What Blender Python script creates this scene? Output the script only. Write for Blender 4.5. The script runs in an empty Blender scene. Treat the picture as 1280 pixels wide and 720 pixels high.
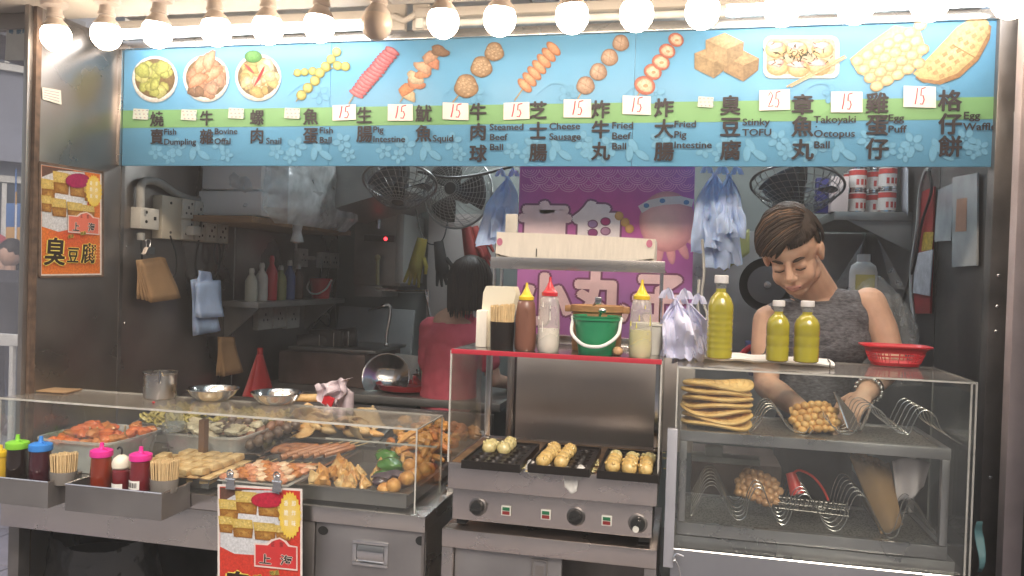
import bpy, bmesh, math, random
from mathutils import Vector, Matrix, noise
R = math.radians
SC = bpy.context.scene
COL = SC.collection
random.seed(7)
HAZE = .023
# ------------------------------------------------------------ camera, sky, sun, exposure
EYE = Vector((0.0, 0.0, 1.55)); FPX = 1000.0
_y, _p, _r = R(12.4), R(0.88), R(1.8)
_F0 = Vector((-math.sin(_y), math.cos(_y), 0)); _R0 = Vector((math.cos(_y), math.sin(_y), 0)); _Z = Vector((0, 0, 1))
FWD = (_F0*math.cos(_p) - _Z*math.sin(_p)).normalized()
_U0 = (_Z*math.cos(_p) + _F0*math.sin(_p)).normalized()
UPV = (_U0*math.cos(_r) - _R0*math.sin(_r)).normalized()
RGT = (_R0*math.cos(_r) + _U0*math.sin(_r)).normalized()
cam = bpy.data.cameras.new('camera'); camo = bpy.data.objects.new('camera', cam); COL.objects.link(camo)
m3 = Matrix((RGT, UPV, -FWD)).transposed()
camo.matrix_world = Matrix.Translation(EYE) @ m3.to_4x4()
cam.sensor_width = 36; cam.lens = 36*FPX/1280; cam.clip_start = 0.05; cam.clip_end = 500
SC.camera = camo
SC.view_settings.view_transform = 'Standard'; SC.view_settings.look = 'None'
SC.view_settings.exposure = 1.22; SC.view_settings.gamma = 1
w = bpy.data.worlds.new("World"); SC.world = w; w.use_nodes = True
wn = w.node_tree; bgn = wn.nodes['Background']
sky = wn.nodes.new('ShaderNodeTexSky'); sky.sky_type = 'NISHITA'; sky.sun_disc = False
sky.sun_elevation = R(42); sky.sun_rotation = R(160); sky.dust_density = 4; sky.air_density = 1.5
wn.links.new(sky.outputs[0], bgn.inputs[0]); bgn.inputs[1].default_value = 0.11
sl = bpy.data.lights.new('sun', 'SUN'); sl.energy = 1.6; sl.angle = R(26); sl.color = (1, .91, .80)
slo = bpy.data.objects.new('sun', sl); COL.objects.link(slo)
slo.rotation_euler = (R(48), 0, R(20)); slo.location = (0, -3, 8)
SC.cycles.max_bounces = 10; SC.cycles.transparent_max_bounces = 24; SC.cycles.glossy_bounces = 5
SC.cycles.diffuse_bounces = 5; SC.cycles.transmission_bounces = 6
SC.cycles.caustics_reflective = False; SC.cycles.caustics_refractive = False
SC.cycles.use_denoising = True; SC.cycles.sample_clamp_indirect = 6

# ------------------------------------------------------------ measuring: photo pixel -> point at a known plane
def ray(px, py): return (FWD*FPX + RGT*(px-640) - UPV*(py-360))
def W(px, py, Y): d = ray(px, py); return EYE + d*((Y-EYE.y)/d.y)
def WX(px, py, X): d = ray(px, py); return EYE + d*((X-EYE.x)/d.x)
def WZ(px, py, Z): d = ray(px, py); return EYE + d*((Z-EYE.z)/d.z)
def mpp(p): return (Vector(p)-EYE).dot(FWD)/FPX          # metres per photo pixel at a point

# ------------------------------------------------------------ materials
MATS = {}
def lin(c):
    return tuple((x/12.92 if x <= .04045 else ((x+.055)/1.055)**2.4) for x in c)
def mat(name, col=(.5, .5, .5), rough=.5, metal=0, var=.0, vscale=8, bump=0, bscale=60, stretch=None, emit=None, es=0,
        trans=0, coat=0, attr=False, col2=None, sss=0, alpha=1, ior=1.45, spec=.5, rvar=0):
    if name in MATS: return MATS[name]
    m = bpy.data.materials.new(name); m.use_nodes = True; nt = m.node_tree; b = nt.nodes['Principled BSDF']
    b.inputs['Roughness'].default_value = rough; b.inputs['Metallic'].default_value = metal
    b.inputs['IOR'].default_value = ior; b.inputs['Specular IOR Level'].default_value = spec
    if trans: b.inputs['Transmission Weight'].default_value = trans
    if coat: b.inputs['Coat Weight'].default_value = coat; b.inputs['Coat Roughness'].default_value = .15
    if sss: b.inputs['Subsurface Weight'].default_value = sss; b.inputs['Subsurface Radius'].default_value = (.02, .01, .006); b.inputs['Subsurface Scale'].default_value = .5
    if alpha < 1: b.inputs['Alpha'].default_value = alpha
    if emit: b.inputs['Emission Color'].default_value = (*emit, 1); b.inputs['Emission Strength'].default_value = es
    L = nt.links
    tc = nt.nodes.new('ShaderNodeTexCoord'); mp = nt.nodes.new('ShaderNodeMapping')
    L.new(tc.outputs['Object'], mp.inputs[0])
    if stretch: mp.inputs['Scale'].default_value = stretch
    src = None
    if attr:
        a = nt.nodes.new('ShaderNodeAttribute'); a.attribute_name = 'Col'; src = a.outputs['Color']
    else:
        b.inputs['Base Color'].default_value = (*col, 1)
    if var or col2 or rvar:
        n = nt.nodes.new('ShaderNodeTexNoise'); n.inputs['Scale'].default_value = vscale; n.inputs['Detail'].default_value = 5
        L.new(mp.outputs[0], n.inputs['Vector'])
        rp = nt.nodes.new('ShaderNodeValToRGB'); rp.color_ramp.elements[0].position = .32; rp.color_ramp.elements[1].position = .68
        L.new(n.outputs[0], rp.inputs[0])
        if rvar:
            mr = nt.nodes.new('ShaderNodeMapRange'); mr.inputs['To Min'].default_value = max(.03, rough-rvar); mr.inputs['To Max'].default_value = rough+rvar
            L.new(rp.outputs[0], mr.inputs[0]); L.new(mr.outputs[0], b.inputs['Roughness'])
        if src is None and (var or col2):
            c2 = col2 or tuple(max(0, x*(1-var)) for x in col); c1 = col if col2 else tuple(min(1, x*(1+var*.6)) for x in col)
            rp2 = nt.nodes.new('ShaderNodeValToRGB')
            rp2.color_ramp.elements[0].position = .3; rp2.color_ramp.elements[1].position = .7
            rp2.color_ramp.elements[0].color = (*c2, 1); rp2.color_ramp.elements[1].color = (*c1, 1)
            L.new(n.outputs[0], rp2.inputs[0]); src = rp2.outputs[0]
        elif src is not None and var:
            mx = nt.nodes.new('ShaderNodeMix'); mx.data_type = 'RGBA'; mx.blend_type = 'MULTIPLY'; mx.inputs[0].default_value = var
            L.new(src, mx.inputs[6]); L.new(rp.outputs[0], mx.inputs[7]); src = mx.outputs[2]
    if src is not None: L.new(src, b.inputs['Base Color'])
    if bump:
        n2 = nt.nodes.new('ShaderNodeTexNoise'); n2.inputs['Scale'].default_value = bscale; n2.inputs['Detail'].default_value = 4
        L.new(mp.outputs[0], n2.inputs['Vector'])
        bp = nt.nodes.new('ShaderNodeBump'); bp.inputs['Strength'].default_value = bump; bp.inputs['Distance'].default_value = .004
        L.new(n2.outputs[0], bp.inputs['Height']); L.new(bp.outputs[0], b.inputs['Normal'])
    MATS[name] = m; return m
def clear_mat(name, tint=(.96, .98, .97), dirt=.05, dcol=(.7, .7, .68), rough=.03, refl=1.0, dscale=6):
    """thin acrylic / plastic film: see-through, mirror share by fresnel, a little dust and grease"""
    if name in MATS: return MATS[name]
    m = bpy.data.materials.new(name); m.use_nodes = True; nt = m.node_tree; nt.nodes.clear(); N = nt.nodes.new; L = nt.links.new
    out = N('ShaderNodeOutputMaterial'); tr = N('ShaderNodeBsdfTransparent'); tr.inputs[0].default_value = (*tint, 1)
    gl = N('ShaderNodeBsdfGlossy'); gl.inputs['Roughness'].default_value = rough
    fr = N('ShaderNodeFresnel'); fr.inputs[0].default_value = 1.45
    ge = N('ShaderNodeNewGeometry'); io = N('ShaderNodeMapRange'); io.inputs['To Min'].default_value = 1.45; io.inputs['To Max'].default_value = 1/1.45   # leaving a sheet mirrors as little as entering it
    L(ge.outputs['Backfacing'], io.inputs[0]); L(io.outputs[0], fr.inputs[0])
    mu = N('ShaderNodeMath'); mu.operation = 'MULTIPLY'; mu.inputs[1].default_value = refl; L(fr.outputs[0], mu.inputs[0])
    mx = N('ShaderNodeMixShader'); L(mu.outputs[0], mx.inputs[0]); L(tr.outputs[0], mx.inputs[1]); L(gl.outputs[0], mx.inputs[2])
    df = N('ShaderNodeBsdfDiffuse'); df.inputs[0].default_value = (*dcol, 1)
    tc = N('ShaderNodeTexCoord'); n = N('ShaderNodeTexNoise'); n.inputs['Scale'].default_value = dscale; n.inputs['Detail'].default_value = 6
    L(tc.outputs['Object'], n.inputs['Vector'])
    mr = N('ShaderNodeMapRange'); mr.inputs['From Min'].default_value = .3; mr.inputs['From Max'].default_value = .75
    mr.inputs['To Min'].default_value = dirt*.35; mr.inputs['To Max'].default_value = dirt*1.6; L(n.outputs[0], mr.inputs[0])
    m2 = N('ShaderNodeMixShader'); L(mr.outputs[0], m2.inputs[0]); L(mx.outputs[0], m2.inputs[1]); L(df.outputs[0], m2.inputs[2])
    L(m2.outputs[0], out.inputs[0]); MATS[name] = m; return m

steel = mat('brushed_steel', (.68, .64, .60), .27, 1, var=.10, vscale=3, rvar=.03)
steel_h = mat('brushed_steel_horizontal', (.68, .63, .59), .27, 1, var=.08, vscale=3, stretch=(1, 1, 2), rvar=.03)
steel_v = mat('post_steel', (.34, .31, .29), .34, .9, var=.15, vscale=3, rvar=.08)
steel_wall = mat('wall_steel', (.28, .25, .23), .34, .88, var=.3, vscale=2.2, bump=.15, bscale=3, rvar=.12)
steel_dark = mat('greasy_steel', (.24, .22, .21), .42, .9, var=.4, vscale=5, bump=.1, bscale=8, rvar=.12)
chrome = mat('polished_steel', (.72, .71, .70), .16, 1, rvar=.06, vscale=9)
fan_wire = mat('fan_wire', (.30, .30, .29), .35, .9)
wire = mat('wire_steel', (.62, .60, .57), .25, 1)
black = mat('black_plastic', (.02, .02, .02), .4)
iron = mat('seasoned_iron', (.022, .018, .016), .38, .4, bump=.3, bscale=90)
rubber = mat('dark_rubber', (.03, .03, .03), .8)
white_pl = mat('white_plastic', (.72, .71, .68), .4, var=.08)
old_white = mat('aged_white_plastic', (.62, .60, .54), .5, var=.15, vscale=14)
cream = mat('cream_paint', (.46, .41, .35), .6, var=.14, vscale=2, bump=.05)
foodprint = mat('food_print', rough=.42, attr=True, var=.33, vscale=120, spec=.35)
printm = mat('printed_sheet', rough=.42, attr=True, var=.10, vscale=22, spec=.35)
bluebag = mat('thin_blue_plastic', (.48, .62, .92), .45, var=.2, vscale=14, bump=.4, bscale=45, sss=.2)
paper = mat('white_paper', (.78, .75, .70), .8, var=.07, bump=.1)
kraft = mat('kraft_paper', (.31, .19, .095), .85, var=.2, bump=.2)
acryl = clear_mat('acrylic', dirt=.022, refl=1.0)
acryl_edge = mat('acrylic_edge', (.62, .60, .55), .25, var=.2, vscale=20, alpha=.75)
film = clear_mat('plastic_film', tint=(.93, .95, .96), dirt=.22, dcol=(.8, .84, .86), rough=.15, dscale=30)
milky = clear_mat('milky_plastic', tint=(.9, .9, .88), dirt=.42, dcol=(.75, .74, .72), rough=.2, dscale=5)

# ------------------------------------------------------------ mesh builder
class M:
    def __init__(s): s.v = []; s.f = []; s.c = []; s.col = (1, 1, 1); s.usec = False
    def add(s, vs, fs, cols=None):
        b = len(s.v); s.v += [Vector(x) for x in vs]; s.f += [tuple(i+b for i in f) for f in fs]
        s.c += (cols if cols else [s.col]*len(vs)); 
        if cols: s.usec = True
        return s
    def box(s, a, b, rot=None, piv=None):
        a = Vector(a); b = Vector(b)
        vs = [Vector((x, y, z)) for z in (a.z, b.z) for y in (a.y, b.y) for x in (a.x, b.x)]
        if rot is not None:
            piv = Vector(piv) if piv is not None else (a+b)/2
            vs = [piv + rot @ (v-piv) for v in vs]
        return s.add(vs, [(0, 2, 3, 1), (4, 5, 7, 6), (0, 1, 5, 4), (2, 6, 7, 3), (0, 4, 6, 2), (1, 3, 7, 5)])
    def bbox(s, a, b, r=.004, rot=None, piv=None):           # box with bevelled edges
        bm = bmesh.new(); bmesh.ops.create_cube(bm, size=1); a = Vector(a); b = Vector(b)
        for v in bm.verts: v.co = Vector((a[i]+(b[i]-a[i])*(v.co[i]+.5) for i in range(3)))
        bmesh.ops.bevel(bm, geom=bm.edges[:], offset=r, segments=2, affect='EDGES', profile=.6)
        return s.bm(bm, rot, piv if piv is not None else (a+b)/2)
    def bm(s, bm, rot=None, piv=None):
        bm.verts.ensure_lookup_table(); bm.verts.index_update()
        vs = [v.co.copy() for v in bm.verts]
        if rot is not None: piv = Vector(piv); vs = [piv + rot @ (v-piv) for v in vs]
        s.add(vs, [tuple(v.index for v in f.verts) for f in bm.faces]); bm.free(); return s
    def tube(s, pts, r, n=8, caps=True):
        pts = [Vector(p) for p in pts]; rs = r if isinstance(r, (list, tuple)) else [r]*len(pts)
        vs = []; up = None
        for i, p in enumerate(pts):
            t = (pts[min(i+1, len(pts)-1)]-pts[max(i-1, 0)])
            t = t.normalized() if t.length > 1e-9 else Vector((0, 0, 1))
            if up is None: up = t.orthogonal().normalized()
            up = (up - t*up.dot(t)); up = up.normalized() if up.length > 1e-6 else t.orthogonal().normalized()
            sd = t.cross(up)
            for k in range(n):
                a = 2*math.pi*k/n; vs.append(p + (up*math.cos(a)+sd*math.sin(a))*rs[i])
        fs = [(i*n+k, i*n+(k+1) % n, (i+1)*n+(k+1) % n, (i+1)*n+k) for i in range(len(pts)-1) for k in range(n)]
        if caps: fs += [tuple(range(n))[::-1], tuple((len(pts)-1)*n+k for k in range(n))]
        return s.add(vs, fs)
    def lathe(s, prof, base=(0, 0, 0), n=24, ax=None, sx=1, sy=1):
        base = Vector(base); vs = []
        for r, z in prof:
            for k in range(n):
                a = 2*math.pi*k/n; v = Vector((r*math.cos(a)*sx, r*math.sin(a)*sy, z))
                if ax is not None: v = ax @ v
                vs.append(base+v)
        fs = [(i*n+k, i*n+(k+1) % n, (i+1)*n+(k+1) % n, (i+1)*n+k) for i in range(len(prof)-1) for k in range(n)]
        if prof[0][0] > 1e-5: fs.append(tuple(range(n))[::-1])
        if prof[-1][0] > 1e-5 and not (len(prof) == 2 and prof[0][1] == prof[1][1]): fs.append(tuple((len(prof)-1)*n+k for k in range(n)))
        return s.add(vs, fs)
    def ball(s, c, r, n=14, m=9, disp=0, seed=0, ax=None, fr=1.5):
        c = Vector(c); r = Vector((r, r, r)) if not hasattr(r, '__len__') else Vector(r); vs = []; fs = []
        for i in range(m+1):
            th = math.pi*i/m
            for k in range(n):
                a = 2*math.pi*k/n; d = Vector((math.sin(th)*math.cos(a), math.sin(th)*math.sin(a), math.cos(th)))
                q = 1 + (disp*noise.noise(d*fr+Vector((seed*3.1, seed*1.7, seed*.9))) if disp else 0)
                v = Vector((d.x*r.x, d.y*r.y, d.z*r.z))*q
                if ax is not None: v = ax @ v
                vs.append(c+v)
        for i in range(m):
            for k in range(n): fs.append((i*n+k, (i+1)*n+k, (i+1)*n+(k+1) % n, i*n+(k+1) % n))
        return s.add(vs, fs)
    def grid(s, fn, nu, nv, cols=None):
        vs = [Vector(fn(i/nu, j/nv)) for j in range(nv+1) for i in range(nu+1)]
        fs = [(j*(nu+1)+i, j*(nu+1)+i+1, (j+1)*(nu+1)+i+1, (j+1)*(nu+1)+i) for j in range(nv) for i in range(nu)]
        return s.add(vs, fs, cols)
    def prism(s, pts, d):                                    # closed outline pushed along vector d
        pts = [Vector(p) for p in pts]; n = len(pts); d = Vector(d)
        return s.add(pts+[p+d for p in pts], [tuple(range(n)), tuple(range(2*n-1, n-1, -1))] + [(k, n+k, n+(k+1) % n, (k+1) % n) for k in range(n)])
ORG = {}
def org(o): return ORG.get(o.name, Vector((0, 0, 0))) if o else Vector((0, 0, 0))
def props(o, label=None, cat=None, group=None, kind=None):
    if label: o['label'] = label
    if cat: o['category'] = cat
    if group: o['group'] = group
    if kind: o['kind'] = kind
    return o
def thing(name, label, cat, loc=(0, 0, 0), group=None, kind=None):
    o = bpy.data.objects.new(name, None); COL.objects.link(o); o.location = Vector(loc); o.empty_display_size = .05
    ORG[o.name] = Vector(loc); return props(o, label, cat, group, kind)
def mesh(name, mb, m, o0, smooth=True, solid=0, sub=0, bev=0):
    me = bpy.data.meshes.new(name); me.from_pydata([tuple(v-o0) for v in mb.v], [], mb.f)
    bm = bmesh.new(); bm.from_mesh(me); bmesh.ops.remove_doubles(bm, verts=bm.verts, dist=1e-6) if not mb.usec else None
    if not mb.usec: bmesh.ops.recalc_face_normals(bm, faces=bm.faces)
    bm.to_mesh(me); bm.free()
    if mb.usec:
        a = me.color_attributes.new('Col', 'FLOAT_COLOR', 'POINT')
        fl = []
        for c in mb.c: fl += [c[0], c[1], c[2], 1]
        a.data.foreach_set('color', fl)
    me.materials.append(m)
    if smooth:
        me.polygons.foreach_set('use_smooth', [True]*len(me.polygons))
        try: me.set_sharp_from_angle(angle=R(38))
        except Exception: pass
    o = bpy.data.objects.new(name, me); COL.objects.link(o)
    if solid: md = o.modifiers.new('s', 'SOLIDIFY'); md.thickness = solid; md.offset = 0
    if sub: md = o.modifiers.new('d', 'SUBSURF'); md.levels = md.render_levels = sub
    return o
def part(name, mb, m, par, label=None, smooth=True, solid=0, sub=0, kind=None):
    o = mesh(name, mb, m, org(par), smooth, solid, sub); o.parent = par; ORG[o.name] = org(par)
    return props(o, label, kind=kind)
def solo(name, label, cat, mb, m, loc=None, group=None, kind=None, smooth=True, solid=0, sub=0):
    if loc is None:
        loc = Vector([ (min(v[i] for v in mb.v)+max(v[i] for v in mb.v))/2 for i in range(3)]); loc.z = min(v.z for v in mb.v)
    o = mesh(name, mb, m, Vector(loc), smooth, solid, sub); o.location = Vector(loc); ORG[o.name] = Vector(loc)
    return props(o, label, cat, group, kind)
def struct(name, mb, m, smooth=False):
    o = mesh(name, mb, m, Vector((0, 0, 0)), smooth); o['kind'] = 'structure'; return o
def dup(o, loc=None, rz=0, label=None, rot=None, scale=None, _p=None):
    c = o.copy(); COL.objects.link(c)
    if _p: c.parent = _p
    else:
        if loc is not None: c.location = Vector(loc); ORG[c.name] = Vector(loc)
        if rot is not None: c.rotation_euler = rot
        elif rz: c.rotation_euler = (0, 0, rz)
        if scale: c.scale = scale if hasattr(scale, '__len__') else (scale,)*3
        if label: c['label'] = label
    for ch in list(o.children): dup(ch, _p=c)
    return c
def rot(x=0, y=0, z=0):
    from mathutils import Euler
    return Euler((R(x), R(y), R(z))).to_matrix()
def bez(pts, n=8):                                           # smooth curve through points
    P = [Vector(p) for p in pts]; P = [P[0]*2-P[1]] + P + [P[-1]*2-P[-2]]; out = []
    for i in range(1, len(P)-2):
        for k in range(n):
            t = k/n; a, b, c, d = P[i-1], P[i], P[i+1], P[i+2]
            out.append(.5*((2*b)+(c-a)*t+(2*a-5*b+4*c-d)*t*t+(3*b-a-3*c+d)*t**3))
    out.append(P[-2]); return out
# ------------------------------------------------------------ flat print on a plane (sheets 0.15 mm apart)
_TX = {}
def glyphs(body, bold):
    k = (body, bold)
    if k not in _TX:
        c = bpy.data.curves.new('t', 'FONT'); c.body = body; c.size = 1; c.offset = bold; c.resolution_u = 3
        o = bpy.data.objects.new('t', c); COL.objects.link(o)
        me = bpy.data.meshes.new_from_object(o.evaluated_get(bpy.context.evaluated_depsgraph_get()))
        _TX[k] = ([v.co.copy() for v in me.vertices], [tuple(p.vertices) for p in me.polygons])
        bpy.data.objects.remove(o); bpy.data.curves.remove(c); bpy.data.meshes.remove(me)
    return _TX[k]
class Print:
    """cut-and-printed flat shapes lying on one plane; coordinates are measured with the pixel ruler pp()"""
    def __init__(s, pp, n, u, v=Vector((0, 0, 1)), lay0=1):
        s.pp = pp; s.n = Vector(n).normalized(); s.u = Vector(u).normalized(); s.v2 = Vector(v); s.m = M(); s.k = lay0
    def P(s, x, y): return Vector(s.pp(x, y)) + s.n*(.00003*s.k)
    def poly(s, pts, c, c2=None):
        vs = [s.P(x, y) for x, y in pts]; n = len(vs); ct = sum(vs, Vector())/n
        s.m.add([ct]+vs, [(0, 1+i, 1+(i+1) % n) for i in range(n)], [c2 or c]+[c]*n); s.k += 1
    def blob(s, cx, cy, rx, ry, c, hi=None, ang=0, n=18, wob=0, seed=0, hl=(-.25, -.3)):
        a0 = R(ang); vs = []; cols = []; hi = hi or c
        def at(q, a):
            w = 1+wob*math.sin(3*a+seed)+wob*.7*math.sin(5*a+2*seed)
            x = rx*math.cos(a)*q*w + hl[0]*rx*(1-q); y = ry*math.sin(a)*q*w + hl[1]*ry*(1-q)
            return s.P(cx+x*math.cos(a0)-y*math.sin(a0), cy+x*math.sin(a0)+y*math.cos(a0))
        vs.append(at(0, 0)); cols.append(hi)
        for q, t in ((.45, .25), (.8, .75), (1, 1)):
            for i in range(n):
                vs.append(at(q, 2*math.pi*i/n)); cols.append(tuple(hi[j]*(1-t)+c[j]*t*(1 if q < 1 else .8) for j in range(3)))
        fs = [(0, 1+i, 1+(i+1) % n) for i in range(n)]
        for r in range(2): fs += [(1+r*n+i, 1+(r+1)*n+i, 1+(r+1)*n+(i+1) % n, 1+r*n+(i+1) % n) for i in range(n)]
        s.m.add(vs, fs, cols); s.k += 1
    def line(s, pts, wd, c, taper=False):
        n = len(pts); L = []; Rr = []
        for i, (x, y) in enumerate(pts):
            x0, y0 = pts[max(0, i-1)]; x1, y1 = pts[min(n-1, i+1)]; dx, dy = x1-x0, y1-y0; l = math.hypot(dx, dy) or 1
            h = wd/2*(1 if not taper else (1-.75*abs(2*i/(n-1)-1))); L.append(s.P(x-dy/l*h, y+dx/l*h)); Rr.append(s.P(x+dy/l*h, y-dx/l*h))
        s.m.add(L+Rr, [(i, i+1, n+i+1, n+i) for i in range(n-1)], [c]*(2*n)); s.k += 1
    def text(s, body, x, y, h, c, bold=.0, sx=1, skew=0, center=False, ang=0):
        """h: size of the em square in photo px; (x, y): left end of the baseline"""
        if bold > .012:                                      # heavy brush strokes: overlaid copies, as offset outlines would cross
            d = bold*h*.8; b0 = s.k
            for i, (dx, dy) in enumerate(((-d, 0), (d, 0), (0, -d*.7), (0, d*.7))): s.text(body, x+dx, y+dy, h, c, .004, sx, skew, center, ang)
            return
        vs, fs = glyphs(body, bold); o = s.P(x, y); q = h*mpp(o)
        if center and vs:
            mx = (min(v.x for v in vs)+max(v.x for v in vs))/2; my = (min(v.y for v in vs)+max(v.y for v in vs))/2
        else: mx = my = 0
        ca, sa = math.cos(R(ang)), math.sin(R(ang)); out = []
        for v in vs:
            a = ((v.x-mx)+skew*(v.y-my))*sx; b = v.y-my
            out.append(o + s.u*((a*ca-b*sa)*q) + s.v2*((a*sa+b*ca)*q))
        s.m.add(out, fs, [c]*len(vs)); s.k += 1
    def cut(s):                                              # take what was drawn so far as one mesh
        m = s.m; s.m = M(); return m
# ============================================================ THE SETTING
XL, XR, YB, YF = -2.306, 1.0, 5.0, 2.9
ZC = 2.46
asph = mat('street_paving', (.25, .23, .235), .75, var=.35, vscale=3, bump=.4, bscale=25, rvar=.15)
g = M(); g.add([(-60, -40, 0), (60, -40, 0), (60, 90, 0), (-60, 90, 0)], [(0, 1, 2, 3)]); struct('ground', g, asph)
# paving slabs near the stall, each a slab with a recessed joint
slabm = mat('paving_slab', (.24, .22, .25), .7, var=.3, vscale=6, bump=.3, bscale=40)
pv = thing('pavement', None, None, (0, 0, 0), kind='structure')
for i in range(9):
    for j in range(8):
        x0 = -5.6+i*.4; y0 = 1.5+j*.45
        if x0 > -2.4: continue
        q = M(); q.bbox((x0+.006, y0+.006, -.02), (x0+.394, y0+.444, .045+.002*((i*3+j) % 3)), .006); part('paving_slab', q, slabm, pv)
fl = M(); fl.box((XL, 2.2, 0.0), (XR, YB, .03)); struct('stall_floor', fl, mat('floor_tile', (.12, .11, .10), .4, var=.4))
# left side wall: steel sheets with seams
lw = thing('side_wall', None, None, (XL, 2.4, 0), kind='structure')
for a, b in ((2.46, 2.895), (2.905, 3.75), (3.76, 5.0)):
    q = M(); q.bbox((XL-.012, a, .0), (XL, b, ZC), .003); part('steel_sheet', q, steel_wall, lw)
q = M(); q.box((XL-.02, 2.89, 1.0), (XL+.003, 2.91, ZC)); part('seam_strip', q, steel_dark, lw)
for z in (1.3, 1.62, 2.1):
    q = M(); q.ball((XL+.003, 2.93, z), (.003, .006, .006), 8, 5); part('rivet', q, chrome, lw)
q = M(); q.bbox((XL-.032, 2.415, 0), (XL-.0125, 2.455, ZC), .003); part('corner_post', q, steel_v, lw)
q = M(); q.box((XL-.0115, 2.435, 0), (XL+.003, 2.459, ZC)); part('rusty_edge', q, mat('rust_edge', (.12, .075, .05), .7, var=.5, vscale=30), lw)
# right side wall
rw = thing('side_wall', None, None, (XR, 2.4, 0), kind='structure')
for a, b in ((1.6, 2.62), (2.63, 2.895), (2.905, 3.6), (3.61, 5.0)):
    q = M(); q.bbox((XR, a, .0), (XR+.05, b, ZC), .004); part('steel_sheet', q, mat('dark_wall_steel', (.15, .14, .135), .42, .7, var=.35, vscale=3, bump=.15, bscale=4, rvar=.14), rw)
q = M(); q.bbox((XR-.055, 2.84, 0), (XR, 2.90, ZC), .004); part('corner_post', q, steel_dark, rw)
for z in (.95, 1.42, 1.5, 1.6):
    q = M(); q.ball((XR-.03, 2.838, z), (.006, .003, .006), 8, 5); part('rivet', q, chrome, rw)
bw = M(); bw.box((XL-.05, YB, 0), (XR+.05, YB+.06, 2.9)); struct('back_wall', bw, mat('back_wall_paint', (.27, .30, .285), .45, var=.25, vscale=2.5, bump=.1, bscale=5))
bs = M(); bs.bbox((-.62, YB-.02, .6), (XR-.02, YB-.002, 1.86), .004); struct('splashback', bs, mat('splash_steel', (.46, .44, .42), .38, .7, var=.3, vscale=3, bump=.3, bscale=2.5, rvar=.12))
cl = M(); cl.box((XL-.05, 2.93, 2.62), (XR+.05, YB, 2.68)); struct('ceiling', cl, mat('ceiling_panel', (.40, .41, .39), .6, var=.2))
# canopy over the counter: painted boards with a joint
cn = thing('canopy', None, None, (0, 2.2, ZC), kind='structure')
for a, b, c, d in ((-2.75, 1.75, -1.02, 2.585), (-1.015, 1.75, .35, 2.585), (.355, 1.75, 1.8, 2.585), (-2.30, 2.59, -.6, 2.99), (-.595, 2.59, 1.0, 2.99)):
    up = .10 if b > 2 else 0; q = M(); q.bbox((a, b, ZC+up), (c, d, ZC+up+.03), .003); part('canopy_board', q, cream, cn)
q = M(); q.bbox((-2.75, 1.70, ZC-.02), (1.8, 1.745, ZC+.16), .003); part('canopy_edge', q, steel_h, cn)
q = M(); q.bbox((-3.1, 2.2, ZC+.005), (-2.76, 3.2, ZC+.2), .003); part('corner_bracket', q, mat('grey_paint', (.32, .30, .29), .5, var=.2), cn)
# ---- buildings over the street (also what the steel mirrors) and a built street standing in for the left panel's reflection
conc = mat('facade_render', (.25, .26, .30), .85, var=.2, vscale=.8, bump=.2, bscale=4)
conc2 = mat('facade_tile', (.42, .38, .33), .7, var=.25, vscale=1.2)
glassd = mat('window_glass', (.05, .06, .08), .12, .2)
def building(label, x0, y0, x1, y1, h, axis, m, floors, bays, name='apartment_building'):
    b = thing(name, label, 'building', ((x0+x1)/2, (y0+y1)/2, 0))
    q = M(); q.box((x0, y0, 0), (x1, y1, h)); part('wall', q, m, b)
    fh = h/floors
    for i in range(floors):
        z = i*fh
        for k in range(bays):
            if axis == 'x+':       # facade on the +X side, bays along Y
                yy = y0+(y1-y0)*(k+.5)/bays; hw = (y1-y0)/bays*.3
                f = M(); f.box((x1, yy-hw, z+fh*.35), (x1+.06, yy+hw, z+fh*.38)); f.box((x1, yy-hw, z+fh*.84), (x1+.06, yy+hw, z+fh*.87))
                for t in (-1, -.33, .33, 1): f.box((x1, yy+t*hw*.98-.03, z+fh*.385), (x1+.05, yy+t*hw*.98+.03, z+fh*.835))
                wi = part('window', f, old_white, b)
                p = M(); p.box((x1+.005, yy-hw, z+fh*.385), (x1+.02, yy+hw, z+fh*.835)); part('pane', p, glassd, wi)
            else:
                xx = x0+(x1-x0)*(k+.5)/bays; hw = (x1-x0)/bays*.3
                f = M(); f.box((xx-hw, y1, z+fh*.35), (xx+hw, y1+.06, z+fh*.4)); f.box((xx-hw, y1, z+fh*.82), (xx+hw, y1+.06, z+fh*.87)); f.box((xx-.04, y1, z+fh*.41), (xx+.04, y1+.06, z+fh*.81))
                wi = part('window', f, old_white, b)
                p = M(); p.box((xx-hw, y1+.005, z+fh*.405), (xx+hw, y1+.02, z+fh*.815)); part('pane', p, glassd, wi)
        q = M()
        if axis == 'x+': q.box((x1, y0, z+fh*.93), (x1+.25, y1, z+fh*1.0))
        else: q.box((x0, y1, z+fh*.93), (x1, y1+.2, z+fh*1.0))
        part('ledge', q, m, b)
    return b
bd = building('grey rendered apartment block with dark barred windows, in the stand-in street', -13.3, 7.3, -9.3, 15.3, 16, 'x+', conc, 5, 5); bd.rotation_euler = (0, 0, R(-40))
building('pale tiled apartment block opposite the food stall', -18, -17, 2, -12, 8, 'y+', conc2, 3, 8)
building('grey apartment block opposite the food stall', 2.3, -17, 20, -12, 7.5, 'y+', conc, 2, 7)
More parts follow.
